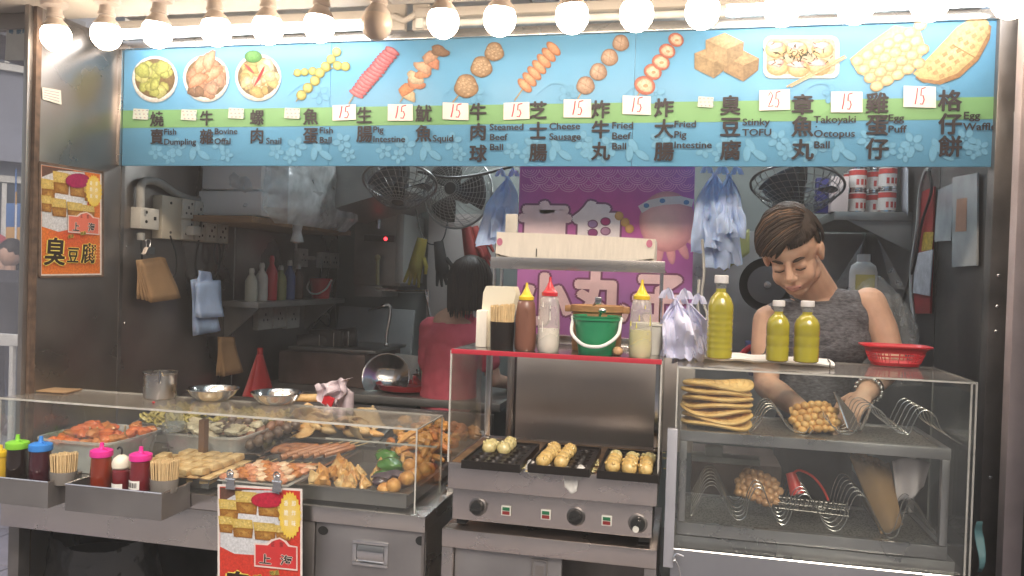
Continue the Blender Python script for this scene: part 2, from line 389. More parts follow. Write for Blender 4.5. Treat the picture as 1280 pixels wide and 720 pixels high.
# signs, pipes and passers-by of the street that stands in for the reflection
q = M(); q.tube([W(-40, 275, 8.0), W(34, 318, 7.4), W(80, 340, 7.0)], .05, 8)
solo('street_pipe', 'long red pipe running along the grey facade in the stand-in street', 'pipe', q, mat('red_paint', (.35, .05, .06), .5))
aw = M(); aw.prism([W(-60, 350, 7.5), W(70, 352, 7.5), W(70, 362, 7.5), W(-60, 372, 7.5)], (0, .9, .15)); aw.prism([W(-60, 373, 8.6), W(70, 363, 8.6), W(70, 470, 8.6), W(-60, 480, 8.6)], (0, .2, 0))
solo('shop_awning', 'dark awning over the shopfronts in the stand-in street', 'awning', aw, mat('awning_cloth', (.10, .08, .08), .8))
def passer(x, y, top, legs, hair, lab, hgt=1.62, rz=0):
    b = thing('person', lab, 'person', (x, y, 0)); c = Vector((x, y, 0)); k = hgt/1.65
    q = M(); q.ball(c+Vector((0, 0, 1.53*k)), (.085, .095, .115), 12, 8); q.tube([c+Vector((0, 0, 1.35*k)), c+Vector((0, 0, 1.46*k))], .05, 8)
    for s_ in (-1, 1): q.ball(c+Vector((s_*.25, -.08, .80*k)), (.035, .04, .08), 8, 6)
    part('body', q, mat('street_skin', (.45, .28, .2), .6), b)
    q = M(); q.ball(c+Vector((0, .02, 1.57*k)), (.098, .105, .11), 12, 8, .1); q.tube([c+Vector((0, .06, 1.58*k)), c+Vector((0, .08, 1.36*k))], [.09, .06], 8); part('hair', q, mat(hair, (.02, .015, .012), .6), b)
    q = M(); q.tube([c+Vector((0, 0, .85*k)), c+Vector((0, 0, 1.05*k)), c+Vector((0, 0, 1.3*k)), c+Vector((0, 0, 1.4*k))], [.19, .16, .20, .08], 12)
    for s_ in (-1, 1): q.tube([c+Vector((s_*.18, 0, 1.34*k)), c+Vector((s_*.25, .02, 1.08*k)), c+Vector((s_*.25, -.07, .85*k))], [.07, .058, .045], 8)
    part('jacket', q, mat(*top), b)
    q = M()
    for s_ in (-1, 1): q.tube([c+Vector((s_*.09, 0, .9*k)), c+Vector((s_*.10, -.03, .48*k)), c+Vector((s_*.10, .02, .06))], [.10, .07, .05], 8); q.ball(c+Vector((s_*.10, -.04, .04)), (.05, .12, .04), 8, 5)
    part('trousers', q, mat(*legs), b); return b
for a in ((-6.6, 6.75, ('magenta_jacket', (.20, .02, .10), .7), ('dark_trousers', (.02, .02, .03), .8), 'black_hair', 'passer-by in a magenta jacket in the stand-in street'),
          (-5.9, 6.0, ('black_coat', (.02, .02, .025), .7), ('dark_trousers',), 'black_hair', 'passer-by in a black coat, nearest in the stand-in street', 1.72),
          (-6.36, 6.4, ('dark_coat', (.03, .03, .04), .7), ('blue_trousers', (.06, .08, .14), .8), 'black_hair', 'passer-by in a dark coat and blue trousers behind the others', 1.6),
          (-6.95, 7.1, ('grey_coat', (.22, .22, .24), .7), ('dark_trousers',), 'black_hair', 'passer-by in a grey coat, farthest down the stand-in street')): passer(*a)
q = M(); q.tube([(-4.2, 4.0, .0), (-4.2, 4.0, 1.04)], .02, 8); q.bbox((-4.3, 3.98, 1.04), (-3.84, 4.02, 1.11), .005); q.tube([(-3.9, 4.0, .0), (-3.9, 4.0, 1.04)], .02, 8)
solo('street_barrier', 'white bar barrier on two posts in the stand-in street', 'barrier', q, old_white)
for n_, (yy, zz, c_, lb) in enumerate(((6.5, 2.5, (.08, .16, .34), 'small blue hanging shop sign in the stand-in street'), (6.3, 1.9, (.45, .25, .08), 'small orange hanging shop sign below the blue one'), (6.1, 1.45, (.6, .6, .62), 'small white notice hanging below the orange sign'))):
    p0 = W(19, (270, 300, 318)[n_], yy); q = M(); q.bbox(p0-Vector((.09, .02, .12)), p0+Vector((.09, .02, .12)), .01); q.tube([p0+Vector((0, 0, .12)), p0+Vector((0, 0, .45))], .008, 6)
    solo('shop_sign', lb, 'sign', q, mat('sign_colour_%s' % 'blue orange white'.split()[n_], c_, .5))
# clear pane standing in for a mirroring panel, with a taped notice
gl = thing('stand_in_pane', 'framed clear pane standing in for a mirroring panel beside the left steel post', 'door', W(20, 500, 2.5))
a = W(0, 12, 2.5).x-.03; b = -2.378
q = M(); q.box((a, 2.50, .3), (b, 2.508, ZC-.06)); part('pane', q, clear_mat('pane_glass', tint=(.92, .93, .97), dirt=.10, dcol=(.5, .5, .55), dscale=2), gl)
q = M(); q.bbox((a-.05, 2.485, .1), (a, 2.525, ZC), .003); q.bbox((b, 2.485, .1), (b+.012, 2.525, ZC), .003); q.bbox((a+.001, 2.486, ZC-.06), (b-.001, 2.524, ZC-.002), .003); part('frame', q, steel_v, gl)
n = Vector((0, -1, 0)); pr = Print(lambda x, y: W(x, y, 2.497), n, (1, 0, 0))
pr.poly([(9, 24), (40, 25), (38, 76), (6, 75)], (.62, .64, .62)); 
for x in (16, 24, 33): pass
pr.text('粵', 10.5, 42, 8, (.12, .25, .38), .03); pr.text('豪華', 20, 42, 8.5, (.12, .25, .38), .03)
q = pr.cut(); part('paper_notice', q, printm, gl)
# ============================================================ MENU BANNER
YBN = 2.87
bn = thing('menu_banner', 'long pale blue menu banner with food pictures, names and prices above the stall opening', 'banner', (-.65, YBN, 1.95))
def BP(x, y): return W(x, y, YBN-.002)
XA = BP(154, 100).x; XE = BP(1250, 100).x; ZT = 2.425; ZB = 1.952
sx_ = [XA, BP(413, 100).x, BP(793, 100).x, XE]
boardm = mat('banner_blue', (.12, .35, .57), .38, var=.06, vscale=2.5, bump=.02, bscale=8)
for i in range(3):
    q = M(); q.bbox((sx_[i]+.0006, YBN, ZB), (sx_[i+1]-.0006, YBN+.012, ZT), .001); part('board', q, boardm, bn)
zt = lambda x: None
B1 = BP(155, 138); B2 = BP(155, 160)
q = M(); q.box((XA+.001, YBN-.0012, B2.z), (XE-.001, YBN-.0002, B1.z)); part('green_band', q, mat('banner_green', (.19, .40, .17), .4, var=.08, vscale=4), bn)
pr = Print(lambda x, y: W(x, y, YBN-.0016), n, (1, 0, 0))
flc = (.165, .41, .62); flc2 = (.145, .385, .60)
def flower(cx, cy, r, c=flc, a0=0, petals=5):
    for k in range(petals):
        a = a0+2*math.pi*k/petals; pr.blob(cx+r*.58*math.cos(a), cy+r*.58*math.sin(a), r*.42, r*.3, c, ang=math.degrees(a), n=10)
    pr.blob(cx, cy, r*.12, r*.12, flc2, n=8)
random.seed(3)
for bx in (195, 345, 480, 640, 735, 880, 990, 1110, 1225):
    k0 = pr.k; s_ = 1 + (bx-195)/1055*.25
    for dx, dy, r in ((0, 4, 10), (25, -2, 13), (17, 11, 9), (80, -8, 12), (88, 8, 9)): 
        if 158 < bx+dx*s_ < 1238: flower(bx+dx*s_, 187-(bx/1250)*6+dy, r*s_, a0=random.random()*2)
    for dx, dy, an in ((50, -4, 60), (60, 8, 35), (46, 6, 95)):
        if bx+dx < 1235: pr.blob(bx+dx*s_, 186+dy, 9*s_, 4.2*s_, flc, ang=an, n=10)
    pr.k = 1; part('flower_print', pr.cut(), printm, bn)
for bx in (380, 575, 690, 800, 1160, 1020):
    pr.line([(bx+i*5-20, 120-14*math.sin(i/3)-i*.6) for i in range(12)], 3.2, flc2, True); flower(bx+20, 118, 13, flc2, bx); pr.k = 40; part('vine_print', pr.cut(), printm, bn)
DARK = (.035, .03, .035)
def pic(nm, label=None): 
    o = part(nm, pr.cut(), foodprint, bn, label); pr.k = 60; return o
def bowl(cx, cy, r):
    pr.k = 60; pr.blob(cx, cy+4, r*.95, r*.92, (.62, .60, .55), n=26); pr.blob(cx, cy, r, r*.98, (.78, .76, .72), (.80, .79, .76), n=28); pr.blob(cx, cy, r*.88, r*.86, (.20, .13, .06), n=26)
def pile(cx, cy, r, cols, n_, rs, seed):
    rnd = random.Random(seed)
    for i in range(n_):
        a = rnd.random()*6.28; d = r*math.sqrt(rnd.random())*.82; c = rnd.choice(cols); e = tuple(x*.55 for x in c)
        q_ = rs*(.7+.6*rnd.random()); pr.blob(cx+d*math.cos(a), cy+d*math.sin(a)*.95, q_, q_*(.6+.4*rnd.random()), e, c, ang=rnd.random()*180, n=12, wob=.1, seed=i)
bowl(194, 98, 28.5); pile(194, 97, 23, [(.55, .55, .16), (.62, .60, .22), (.48, .50, .14)], 26, 8.5, 1); pic('dish_picture', 'printed picture of a bowl of yellow green dumplings')
bowl(258, 97, 29); pile(258, 99, 24, [(.55, .30, .18), (.60, .36, .24), (.30, .17, .10), (.62, .42, .30)], 30, 8.5, 2)
for x, y, a in ((252, 80, -60), (267, 92, -40), (262, 76, -75), (248, 100, -30)): pr.blob(x, y, 14, 7.5, (.42, .18, .09), (.70, .38, .24), ang=a, n=12, wob=.12)
pic('dish_picture', 'printed picture of a bowl of brown offal')
bowl(323, 96, 29); pile(323, 97, 24, [(.68, .52, .22), (.72, .62, .36), (.60, .42, .16), (.66, .56, .40)], 34, 7.5, 5)
pr.blob(317, 71, 11, 8, (.05, .16, .03), (.14, .34, .08)); pr.line([(318, 108), (323, 100), (329, 88), (331, 83)], 4.5, (.50, .03, .04), True); pr.line([(306, 80), (312, 86), (318, 92)], 4, (.55, .05, .05), True)
pic('dish_picture', 'printed picture of a bowl of snails with chilli')
pr.k = 60; pr.line([(366, 93), (436, 82)], 1.2, (.35, .25, .12)); pr.line([(370, 127), (424, 62)], 1.2, (.35, .25, .12))
for x, y, r in ((372, 91, 5), (381, 90, 5), (391, 89, 5.5), (422, 82, 6), (432, 83, 6), (408, 84, 6)): pr.blob(x, y, r, r, (.28, .25, .05), (.62, .58, .20), n=12)
for x, y, r in ((377, 119, 6.5), (385, 110, 6.5), (394, 101, 6.5), (400, 91, 6.5), (407, 83, 6), (414, 74, 6), (421, 65, 6)): pr.blob(x, y, r, r, (.28, .25, .05), (.66, .60, .22), n=12)
pic('dish_picture', 'printed picture of fish balls on crossed skewers')
pr.k = 60; pr.line([(436, 130), (446, 114)], 1.4, (.45, .32, .16))
for i in range(15):
    t = i/14; pr.blob(446+44*t, 117-53*t, 11-2*abs(t-.5), 4.2, (.38, .07, .09), (.75, .28, .30), ang=28, n=12, wob=.07, seed=i)
pic('dish_picture', 'printed picture of a pink intestine skewer')
pr.k = 60; pr.line([(500, 128), (508, 116)], 1.4, (.45, .32, .16))
cs = [(.78, .62, .38), (.70, .28, .12), (.72, .30, .16), (.76, .60, .40), (.74, .34, .18), (.78, .48, .32), (.70, .30, .18), (.66, .40, .26), (.36, .22, .14)]
for i, c in enumerate(cs*1):
    t = i/8; pr.blob(507+40*t+(-1)**i*3, 118-54*t, 12, 7, tuple(x*.6 for x in c), c, ang=(35, -30, 20)[i % 3], n=13, wob=.12, seed=i)
pic('dish_picture', 'printed picture of an orange squid skewer')
pr.k = 60; pr.line([(566, 128), (577, 115)], 1.6, (.45, .32, .16))
for x, y, r in ((583, 108, 15), (602, 84, 13.5), (618, 65, 12)):
    pr.blob(x, y, r, r, (.27, .16, .08), (.58, .42, .27), n=20, wob=.05); k0 = pr.k
    for j in range(14): a = j*2.4; d = r*.75*math.sqrt(j/14); pr.blob(x+d*math.cos(a), y+d*math.sin(a), 2.6, 2, (.36, .22, .12), (.62, .46, .30), n=8)
pic('dish_picture', 'printed picture of three beef balls on a skewer')
pr.k = 60; pr.line([(643, 126), (656, 108)], 1.5, (.5, .36, .18))
for i in range(7):
    t = i/6; pr.blob(656+36*t, 107-46*t, 11.5, 5.6, (.42, .16, .07), (.76, .42, .24), ang=45, n=14)
pic('dish_picture', 'printed picture of cheese sausages on a skewer')
pr.k = 60; pr.line([(722, 124), (728, 114)], 1.5, (.5, .36, .18))
for x, y, r in ((732, 107, 11.5), (748, 90, 11), (762, 72, 10.8), (776, 54, 10.5)):
    pr.blob(x, y, r, r, (.26, .15, .09), (.62, .44, .32), n=18, wob=.03)
    for a in (30, 100): pr.line([(x-r*.7*math.cos(R(a)), y-r*.7*math.sin(R(a))), (x+r*.7*math.cos(R(a)), y+r*.7*math.sin(R(a)))], 1.8, (.30, .17, .10), True)
pic('dish_picture', 'printed picture of four scored fried beef balls')
pr.k = 60; pr.line([(797, 120), (804, 108)], 1.5, (.5, .36, .18))
for x, y, r in ((806, 107, 13.5), (816, 90, 11.5), (826, 78, 11.5), (834, 64, 10.5), (845, 50, 10)):
    pr.blob(x, y, r, r*.86, (.42, .12, .08), (.62, .24, .16), ang=25, n=18); pr.blob(x+.5, y, r*.74, r*.6, (.62, .42, .28), (.74, .62, .46), ang=25, n=14, wob=.06); pr.blob(x+1, y+.5, r*.25, r*.16, (.5, .3, .16), n=8)
pic('dish_picture', 'printed picture of sliced fried intestine on a skewer')
pr.k = 60
def cube3(p, c):
    x, y, wd, ht = p; A = (x, y-ht*.28); Bq = (x+wd*.5, y-ht*.5); C = (x+wd, y-ht*.22); D = (x+wd*.55, y); E_ = (x+wd*.55, y+ht*.5); F_ = (x, y+ht*.2); G_ = (x+wd*.97, y+ht*.15)
    pr.poly([A, Bq, C, D], c, tuple(v*1.12 for v in c)); pr.poly([A, D, E_, F_], tuple(v*.72 for v in c), tuple(v*.9 for v in c)); pr.poly([D, C, G_, E_], tuple(v*.6 for v in c), tuple(v*.66 for v in c))
cube3((868, 78, 44, 40), (.44, .31, .17)); cube3((905, 82, 44, 40), (.43, .29, .16)); cube3((882, 62, 48, 42), (.52, .37, .21))
pic('dish_picture', 'printed picture of three cubes of stinky tofu')
pr.k = 60
def rr(x0, y0, x1, y1, r, c, c2=None):
    P_ = []
    for cx, cy, a in ((x1-r, y0+r, -90), (x1-r, y1-r, 0), (x0+r, y1-r, 90), (x0+r, y0+r, 180)):
        for k in range(5): t = R(a+k*22.5); P_.append((cx+r*math.cos(t), cy+r*math.sin(t)))
    pr.poly(P_, c, c2)
rr(954, 45, 1049, 98, 10, (.72, .66, .58)); rr(958, 48, 1044, 93, 8, (.55, .40, .28))
for x, y in ((972, 84), (998, 86), (1024, 84), (970, 62), (996, 62), (1028, 62)): pr.blob(x, y, 14, 11, (.50, .28, .12), (.76, .58, .34), n=14); pr.blob(x-2, y-5, 11, 5, (.6, .25, .25), (.80, .62, .58), n=10, wob=.2, seed=x)
rnd = random.Random(8)
for i in range(60): x = 998+rnd.gauss(0, 17); y = 66+rnd.gauss(0, 7); a = rnd.random()*3.14; pr.line([(x, y), (x+5*math.cos(a), y+5*math.sin(a))], 1.1, (.05, .07, .04)); pr.k = min(pr.k, 150)
pr.k = 152; pr.line([(983, 109), (1056, 70)], 2.2, (.55, .40, .22)); pr.line([(988, 109), (1058, 72)], 1.8, (.62, .46, .28))
pic('dish_picture', 'printed picture of a tray of octopus balls with chopsticks')
pr.k = 60
pr.poly([(1062, 74), (1085, 55), (1118, 32), (1150, 38), (1158, 62), (1140, 88), (1105, 103), (1072, 92)], (.58, .44, .24), (.72, .60, .38))
for i in range(7):
    for j in range(4):
        x = 1072+i*13+j*8; y = 76-i*7.0+j*10.5-(i == 6)*2
        if x < 1158: pr.blob(x, y, 8.8, 6.8, (.50, .34, .16), (.82, .70, .46), ang=-20, n=14)
pic('dish_picture', 'printed picture of a bubbly egg puff')
pr.k = 60
arc = [(1147+i*0, 0) for i in range(0)]
out = []
for k in range(13): t = k/12; a = R(200+t*150); out.append((1192+48*math.cos(a)*1.0+ (0), 64+44*math.sin(a)*.98))
W1 = [(1141, 92), (1150, 98), (1172, 101), (1196, 92), (1220, 70), (1234, 44), (1236, 28), (1228, 22), (1216, 22), (1196, 34), (1170, 62)]
pr.poly([(x+3, y+5) for x, y in W1], (.36, .20, .09), (.46, .28, .13)); pr.poly(W1, (.60, .44, .20), (.74, .60, .34))
for i in range(7):
    for j in range(3):
        x = 1158+i*9.6+j*7.5; y = 86-i*9.2+j*4.6; 
        pr.poly([(x, y), (x+5.5, y-3.5), (x+7.5, y+1), (x+2, y+4)], (.46, .30, .13), (.54, .38, .18))
pr.line([(1190, 56), (1218, 72)], 1.5, (.36, .24, .1))
pic('dish_picture', 'printed picture of a folded grid waffle')
MENU = [('燒賣', 197, (149, 171), 19, [('Fish', 205.5, 168.5), ('Dumpling', 205.5, 181)]), ('牛雜', 259, (148, 171), 19, [('Bovine', 268.5, 168), ('Offal', 268.5, 180.5)]),
        ('螺肉', 322, (147, 170), 19.5, [('Snail', 333, 180)]), ('魚蛋', 389, (146, 170), 20.5, [('Fish', 399.5, 167), ('Ball', 399.5, 179)]),
        ('生腸', 456, (144, 168), 21, [('Pig', 466.5, 166), ('Intestine', 466.5, 178)]), ('魷魚', 530, (142, 167), 21.5, [('Squid', 541, 177)]),
        ('牛肉球', 598, (140, 165, 192), 22, [('Steamed', 612, 163), ('Beef', 612, 175.5), ('Ball', 612, 188)]), ('芝士腸', 673, (138, 163, 191), 22.5, [('Cheese', 686.5, 162), ('Sausage', 686.5, 175)]),
        ('炸牛丸', 751, (137, 162, 189), 23, [('Fried', 764.5, 161), ('Beef', 764.5, 174), ('Ball', 764.5, 187)]), ('炸大腸', 830, (135, 161, 190), 24, [('Fried', 842, 159.5), ('Pig', 842, 172.5), ('Intestine', 842, 185.5)]),
        ('臭豆腐', 913, (132, 159, 188), 25, [('Stinky', 927.5, 157), ('TOFU', 927.5, 170)]), ('章魚丸', 1003, (131, 158, 187), 26, [('Takoyaki', 1016.5, 154), ('·', 1018, 163), ('Octopus', 1016.5, 171.5), ('Ball', 1016.5, 185.5)]),
        ('雞蛋仔', 1096, (129, 157, 186), 26.5, [('Egg', 1109, 152), ('Puff', 1109, 166)]), ('格仔餅', 1187, (126, 155, 183), 27, [('Egg', 1203, 149), ('Waffle', 1203, 163)])]
for chs, cx, ys, s_, en in MENU:
    pr.k = 170
    for c, y in zip(chs, ys): pr.text(c, cx, y, s_*1.04, DARK, .026 if cx < 560 else .034, center=True, sx=1.0); pr.k = 170
    part('chinese_name', pr.cut(), printm, bn); es = 10.4+(cx-197)/990*2.4
    for t, x, y in en: pr.text(t, x, y, es, DARK, .024, sx=1.12); pr.k = 170
    part('english_name', pr.cut(), printm, bn)
cardm = mat('price_card_paper', (.80, .76, .72), .6, var=.05)
RED = (.62, .03, .08)
for n_, (x, y, t, wd) in enumerate(((431, 141, '15', 29), (501, 141, '15', 31), (570, 139.5, '15', 32), (646, 139, '15', 32), (722, 136, '15', 34), (796, 132, '15', 35), (968, 125.5, '25', 38), (1058, 128, '15', 39), (1149, 121.5, '15', 40))):
    pr.k = 190; hh = wd*.66/2; tl = (n_ % 3-1)*.6
    pr.poly([(x-wd/2, y-hh-tl), (x+wd/2, y-hh+tl), (x+wd/2+.4, y+hh+tl), (x-wd/2-.3, y+hh-tl)], (.80, .76, .72)); c_ = part('price_card', pr.cut(), printm, bn, 'white price card reading %s' % t)
    pr.k = 205; h_ = wd*.29
    def one(x): pr.line([(x+1.8, y-h_*.95), (x+.6, y), (x-1.2, y+h_*.8)], 1.5, RED)
    def five(x): pr.line([(x+.5, y-h_*.8), (x, y-h_*.1), (x+2.6, y-h_*.15), (x+4, y+h_*.3), (x+2, y+h_*.8), (x-1.2, y+h_*.75)], 1.4, RED); pr.k += 1; pr.line([(x+.5, y-h_*.85), (x+6, y-h_*1.0)], 1.4, RED)
    def two(x): pr.line([(x-2.5, y-h_*.5), (x, y-h_*.95), (x+2.6, y-h_*.5), (x, y+h_*.2), (x-2.8, y+h_*.75), (x+3.5, y+h_*.65)], 1.4, RED)
    if t == '15': one(x-4.5)
    else: two(x-5)
    five(x+1.5); part('handwritten_price', pr.cut(), printm, c_)
for x, y in ((178, 143), (238, 144), (297, 142), (367, 142), (883, 128)):
    pr.k = 190; pr.poly([(x-10, y-7), (x+9, y-6), (x+8, y+7), (x-11, y+6)], (.62, .66, .58)); c_ = part('patterned_tape', pr.cut(), printm, bn, 'square of speckled tape covering a price'); pr.k = 205
    for i in range(12): pr.blob(x-8+(i % 4)*5+(i//4), y-4.5+(i//4)*4.5, 1.2, .9, (.30, .36, .42) if i % 2 else (.5, .36, .36), n=7); pr.k = 205
    part('speckles', pr.cut(), printm, c_)
# trim above and at the ends of the banner
q = M(); q.bbox((XA-.02, YBN-.012, ZB), (XA-.001, YBN+.012, ZT), .002); q.bbox((XE+.001, YBN-.012, ZB), (XE+.02, YBN+.012, ZT), .002); q.bbox((XA-.02, YBN-.014, ZT+.001), (XE+.02, YBN+.02, ZC-.002), .002)
part('trim', q, steel_h, bn)
# ============================================================ LAMPS
globe_on = mat('lit_globe', (.9, .88, .85), .4, emit=(1, .82, .64), es=16)
globe_off = mat('unlit_globe', (.62, .50, .40), .25, sss=.2)
holder = mat('lamp_holder_plastic', (.50, .42, .36), .5, var=.1)
def bulb(x, label, lit=True, tilt=0):
    b = thing('light_bulb', label, 'light bulb', (x, 2.41, ZC), group='round bulbs in a row under the canopy')
    o = Vector((x, 2.41, 0)); ax = rot(0, tilt, 0)
    prof = [(0, -.172), (.018, -.170), (.034, -.160), (.046, -.143), (.0505, -.124), (.049, -.106), (.043, -.092)]
    q = M(); q.lathe(prof, o+Vector((0, 0, ZC)), 28, ax); part('globe', q, globe_on if lit else globe_off, b)
    q = M(); q.lathe([(.043, -.093), (.040, -.080), (.030, -.068), (.0255, -.062), (.0255, -.058), (.029, -.056), (.029, -.046), (.0255, -.044), (.024, -.024), (.028, -.021), (.042, -.016), (.045, -.001)], o+Vector((0, 0, ZC)), 24, ax)
    part('lamp_holder', q, holder, b); return b
names = ['hanging at the far left over the steel post', 'above the blank steel wall, left of the banner', 'over the dumpling picture', 'over the snail bowl picture', 'over the crossed fish ball skewers', 'left of the dark bulb', None,
         'right of the dark bulb, over the squid skewer', 'over the beef ball skewer', 'over the cheese sausage picture', 'over the fried intestine picture', 'over the stinky tofu cubes', 'over the tray of octopus balls', 'over the egg puff picture', 'over the waffle picture']
pxs = (67, 133, 200, 267, 335, 403, 474, 554, 629, 711, 796, 883, 973, 1070, 1168, 1268)
for i, px in enumerate(pxs):
    x = W(px, 40-i*3, 2.41).x
    if i == 15: bulb(x, 'lit round bulb at the far right end of the row', tilt=3); continue
    if names[i]: bulb(x, 'lit round bulb '+names[i], tilt=(i % 3-1)*5)
    else: bulb(x, 'unlit amber round bulb, the only dark one in the row', False, 4)
tubem = mat('lit_tube', (.9, .9, .9), .4, emit=(.95, .98, 1.0), es=9)
def tube_lamp(x0, x1, y, z, label, lit=True, m=None):
    t = thing('tube_lamp', label, 'tube lamp', ((x0+x1)/2, y, z), group='tube lamps above the banner')
    q = M(); q.bbox((x0, y-.02, z+.02), (x1, y+.03, z+.052), .004); part('housing', q, cream, t)
    for a in (x0, x1-.03):
        q = M(); q.bbox((a, y-.016, z-.018), (a+.03, y+.016, z+.0195), .004); part('end_cap', q, old_white, t)
    q = M(); q.tube([(x0+.03, y, z), (x1-.03, y, z)], .013, 12); part('tube', q, m or (tubem if lit else old_white), t); return t
tube_lamp(W(150, 40, 2.8).x, W(470, 30, 2.8).x, 2.76, ZC-.012, 'lit white tube lamp above the left end of the banner')
tube_lamp(W(525, 40, 2.8).x, W(870, 30, 2.8).x, 2.76, ZC-.012, 'unlit tube lamp above the middle of the banner', False)
tube_lamp(W(895, 40, 2.8).x, .985, 2.76, ZC-.012, 'lit white tube lamp above the right end of the banner')
q = M()
for a, b in ((480, 510), (515, 540)): q.bbox(W(a, 38, 2.76), W(b, 8, 2.79), .004)
q.tube([W(490, 20, 2.75), W(505, 26, 2.75), W(520, 18, 2.75)], .012, 8)
solo('switch_box', 'cream switch box on the beam between two tube lamps', 'switch box', q, cream)
it = tube_lamp(-.1, .85, 3.7, 2.55, 'lit tube lamp on the ceiling inside the stall, right side', m=mat('inner_tube', (.9, .9, .9), .4, emit=(.85, .95, 1.0), es=38))
dup(it, (-1.0, 4.2, 2.55), label='lit tube lamp on the ceiling inside the stall, left side')
# ============================================================ LEFT WALL AND ITS THINGS
def LW(x, y): return WX(x, y, XL+.004)
U_L = Vector((0, 1, 0)); N_L = Vector((1, 0, 0))
def tofu_pr(pr, X, Y, s, c1=(.66, .50, .16), c2=(.48, .28, .05)):
    """six fried tofu squares, two rows, in a plate; X, Y map poster units (0..1) to pixels"""
    pass
def poster(name, label, pp, nrm, u, w0, full, par=None, slant=lambda x: 0):
    t = thing(name, label, 'poster', pp(w0[0], w0[3])); pr = Print(pp, nrm, u); x0, y0, x1, y1 = w0
    X = lambda a: x0+(x1-x0)*a
    def Pm(a, b): return (X(a), y0+slant(a)[0]+(y1+slant(a)[1]-y0-slant(a)[0])*b)
    def pl(pts, c, c2=None): pr.poly([Pm(a, b) for a, b in pts], c, c2)
    wd, hh = (x1-x0), (y1-y0)
    def bl(a, b, ra, rb, c, hi=None, **k): x, y = Pm(a, b); pr.blob(x, y, ra*wd, rb*hh, c, hi, **k)
    pl([(0, 0), (1, 0), (1, 1), (0, 1)], (.70, .64, .60)); part('paper', pr.cut(), printm, t)
    red = (.62, .05, .03) if full else (.66, .12, .03)
    pl([(.025, .015), (.975, .015), (.975, .985), (.025, .985)], red if full else (.74, .20, .03), (.62, .07, .03) if not full else red)
    # picture
    pl([(.03, .02), (.55, .02), (.35, .12), (.03, .12)], (.14, .07, .05)); 
    pl([(.03, .12), (.30, .04), (.72, .02), (.80, .2), (.72, .48), (.55, .56), (.3, .6), (.03, .56)] if not full else [(.03, .12), (.30, .03), (.72, .02), (.80, .2), (.66, .36), (.45, .44), (.2, .44), (.03, .40)], (.60, .60, .62), (.74, .74, .76))
    kf = 1.0 if full is False else .72
    for a, b, w_, h_ in ((.13, .23, .15, .10), (.34, .16, .17, .11), (.60, .17, .17, .11), (.80, .22, .12, .09), (.10, .36, .11, .08), (.30, .385, .16, .09), (.56, .40, .17, .085), (.78, .40, .12, .07)):
        b *= kf; h_ *= kf
        pl([(a-w_*.8, b-h_), (a+w_*.7, b-h_*.95), (a+w_*.78, b-h_*.1), (a-w_*.72, b-h_*.1)], (.60, .42, .10), (.70, .54, .18))
        pl([(a-w_*.72, b-h_*.1), (a+w_*.78, b-h_*.1), (a+w_*.7, b+h_*.85), (a-w_*.66, b+h_*.8)], (.26, .10, .015), (.56, .32, .08))
        for k in range(7): bl(a+w_*.6*math.sin(k*2.3+a*9), b+h_*(.12+.1*k), .02, .008, (.30, .12, .02), (.42, .20, .05), n=7); bl(a+w_*.55*math.cos(k*1.9+b*9), b-h_*(.2+.09*k), .022, .008, (.58, .40, .08), (.74, .60, .26), n=7)
    bl(.60, .10*kf+.01, .20, .055*kf+.01, (.50, .02, .05) if full else (.38, .02, .10))
    part('food_picture', pr.cut(), foodprint, t)
    # star burst with writing
    cx, cy = (.86, .17) if full else (.86, .19); pts = []
    for k in range(44):
        a = math.pi*2*k/44; q_ = 1 if k % 2 else .88; pts.append((cx+.135*q_*math.cos(a), cy+(.155 if full else .16)*q_*math.sin(a)))
    pl(pts, (.72, .50, .06), (.74, .56, .22)); 
    x, y = Pm(cx-.05, cy-.05); s_ = hh*.043
    for k, (a, b, c_) in enumerate(((-.045, -.075, '香'), (-.045, -.015, '脆'), (-.045, .05, '惹'), (.045, -.075, '即'), (.045, -.015, '炸'), (.045, .05, '味'))):
        x, y = Pm(cx+a, cy+b); pr.text(c_, x, y, s_*.9, (.80, .78, .70), .011, center=True, sx=.8)
    part('starburst', pr.cut(), printm, t)
    # badge 正宗 上海
    b0, b1 = (.36, .51) if full else (.44, .60)
    pl([(.44, b0), (.58, b0), (.64, b0-.03), (.74, b0-.045), (.82, b0-.025), (.86, b0), (.95, b0+.005), (.95, b1+.01), (.44, b1)], (.70, .55, .50)); 
    pl([(.455, b0+.01), (.60, b0+.01), (.66, b0-.02), (.74, b0-.035), (.80, b0-.017), (.84, b0+.01), (.935, b0+.012), (.935, b1), (.455, b1-.01)], (.55, .04, .04) if full else (.66, .16, .10))
    for c_, a, b, s2 in (('正', .66, b0+.0, .036), ('宗', .76, b0, .036)): x, y = Pm(a, b); pr.text(c_, x, y, hh*s2, (.12, .02, .02), .02, center=True, sx=.75)
    for c_, a in (('上', .57), ('海', .82)):
        x, y = Pm(a, (b0+b1)/2+.022)
        for e_, cc in ((.085, (.70, .62, .55)), (.03, (.03, .02, .02))): pr.text(c_, x, y, hh*(.085 if full is False else .07)*(1.02 if e_ > .05 else 1), cc, e_, center=True, sx=(1.0 if full is False else 1.25))
    part('shanghai_badge', pr.cut(), printm, t)
    YL = (.80, .66, .12); BK = (.03, .015, .01)
    rows = (('臭', .23, .80, .26), ('豆', .52, .83, .15), ('腐', .77, .81, .19)) if full is False else (('臭', .24, .67, .22), ('豆', .52, .70, .13), ('腐', .78, .69, .16))
    for c_, a, b, s2 in rows:
        x, y = Pm(a, b-.02)
        pr.text(c_, x, y, hh*s2, YL, .075, center=True, sx=.95 if full is False else 1.0, skew=.06); pr.text(c_, x, y, hh*s2, BK, .028, center=True, sx=.95 if full is False else 1.0, skew=.06)
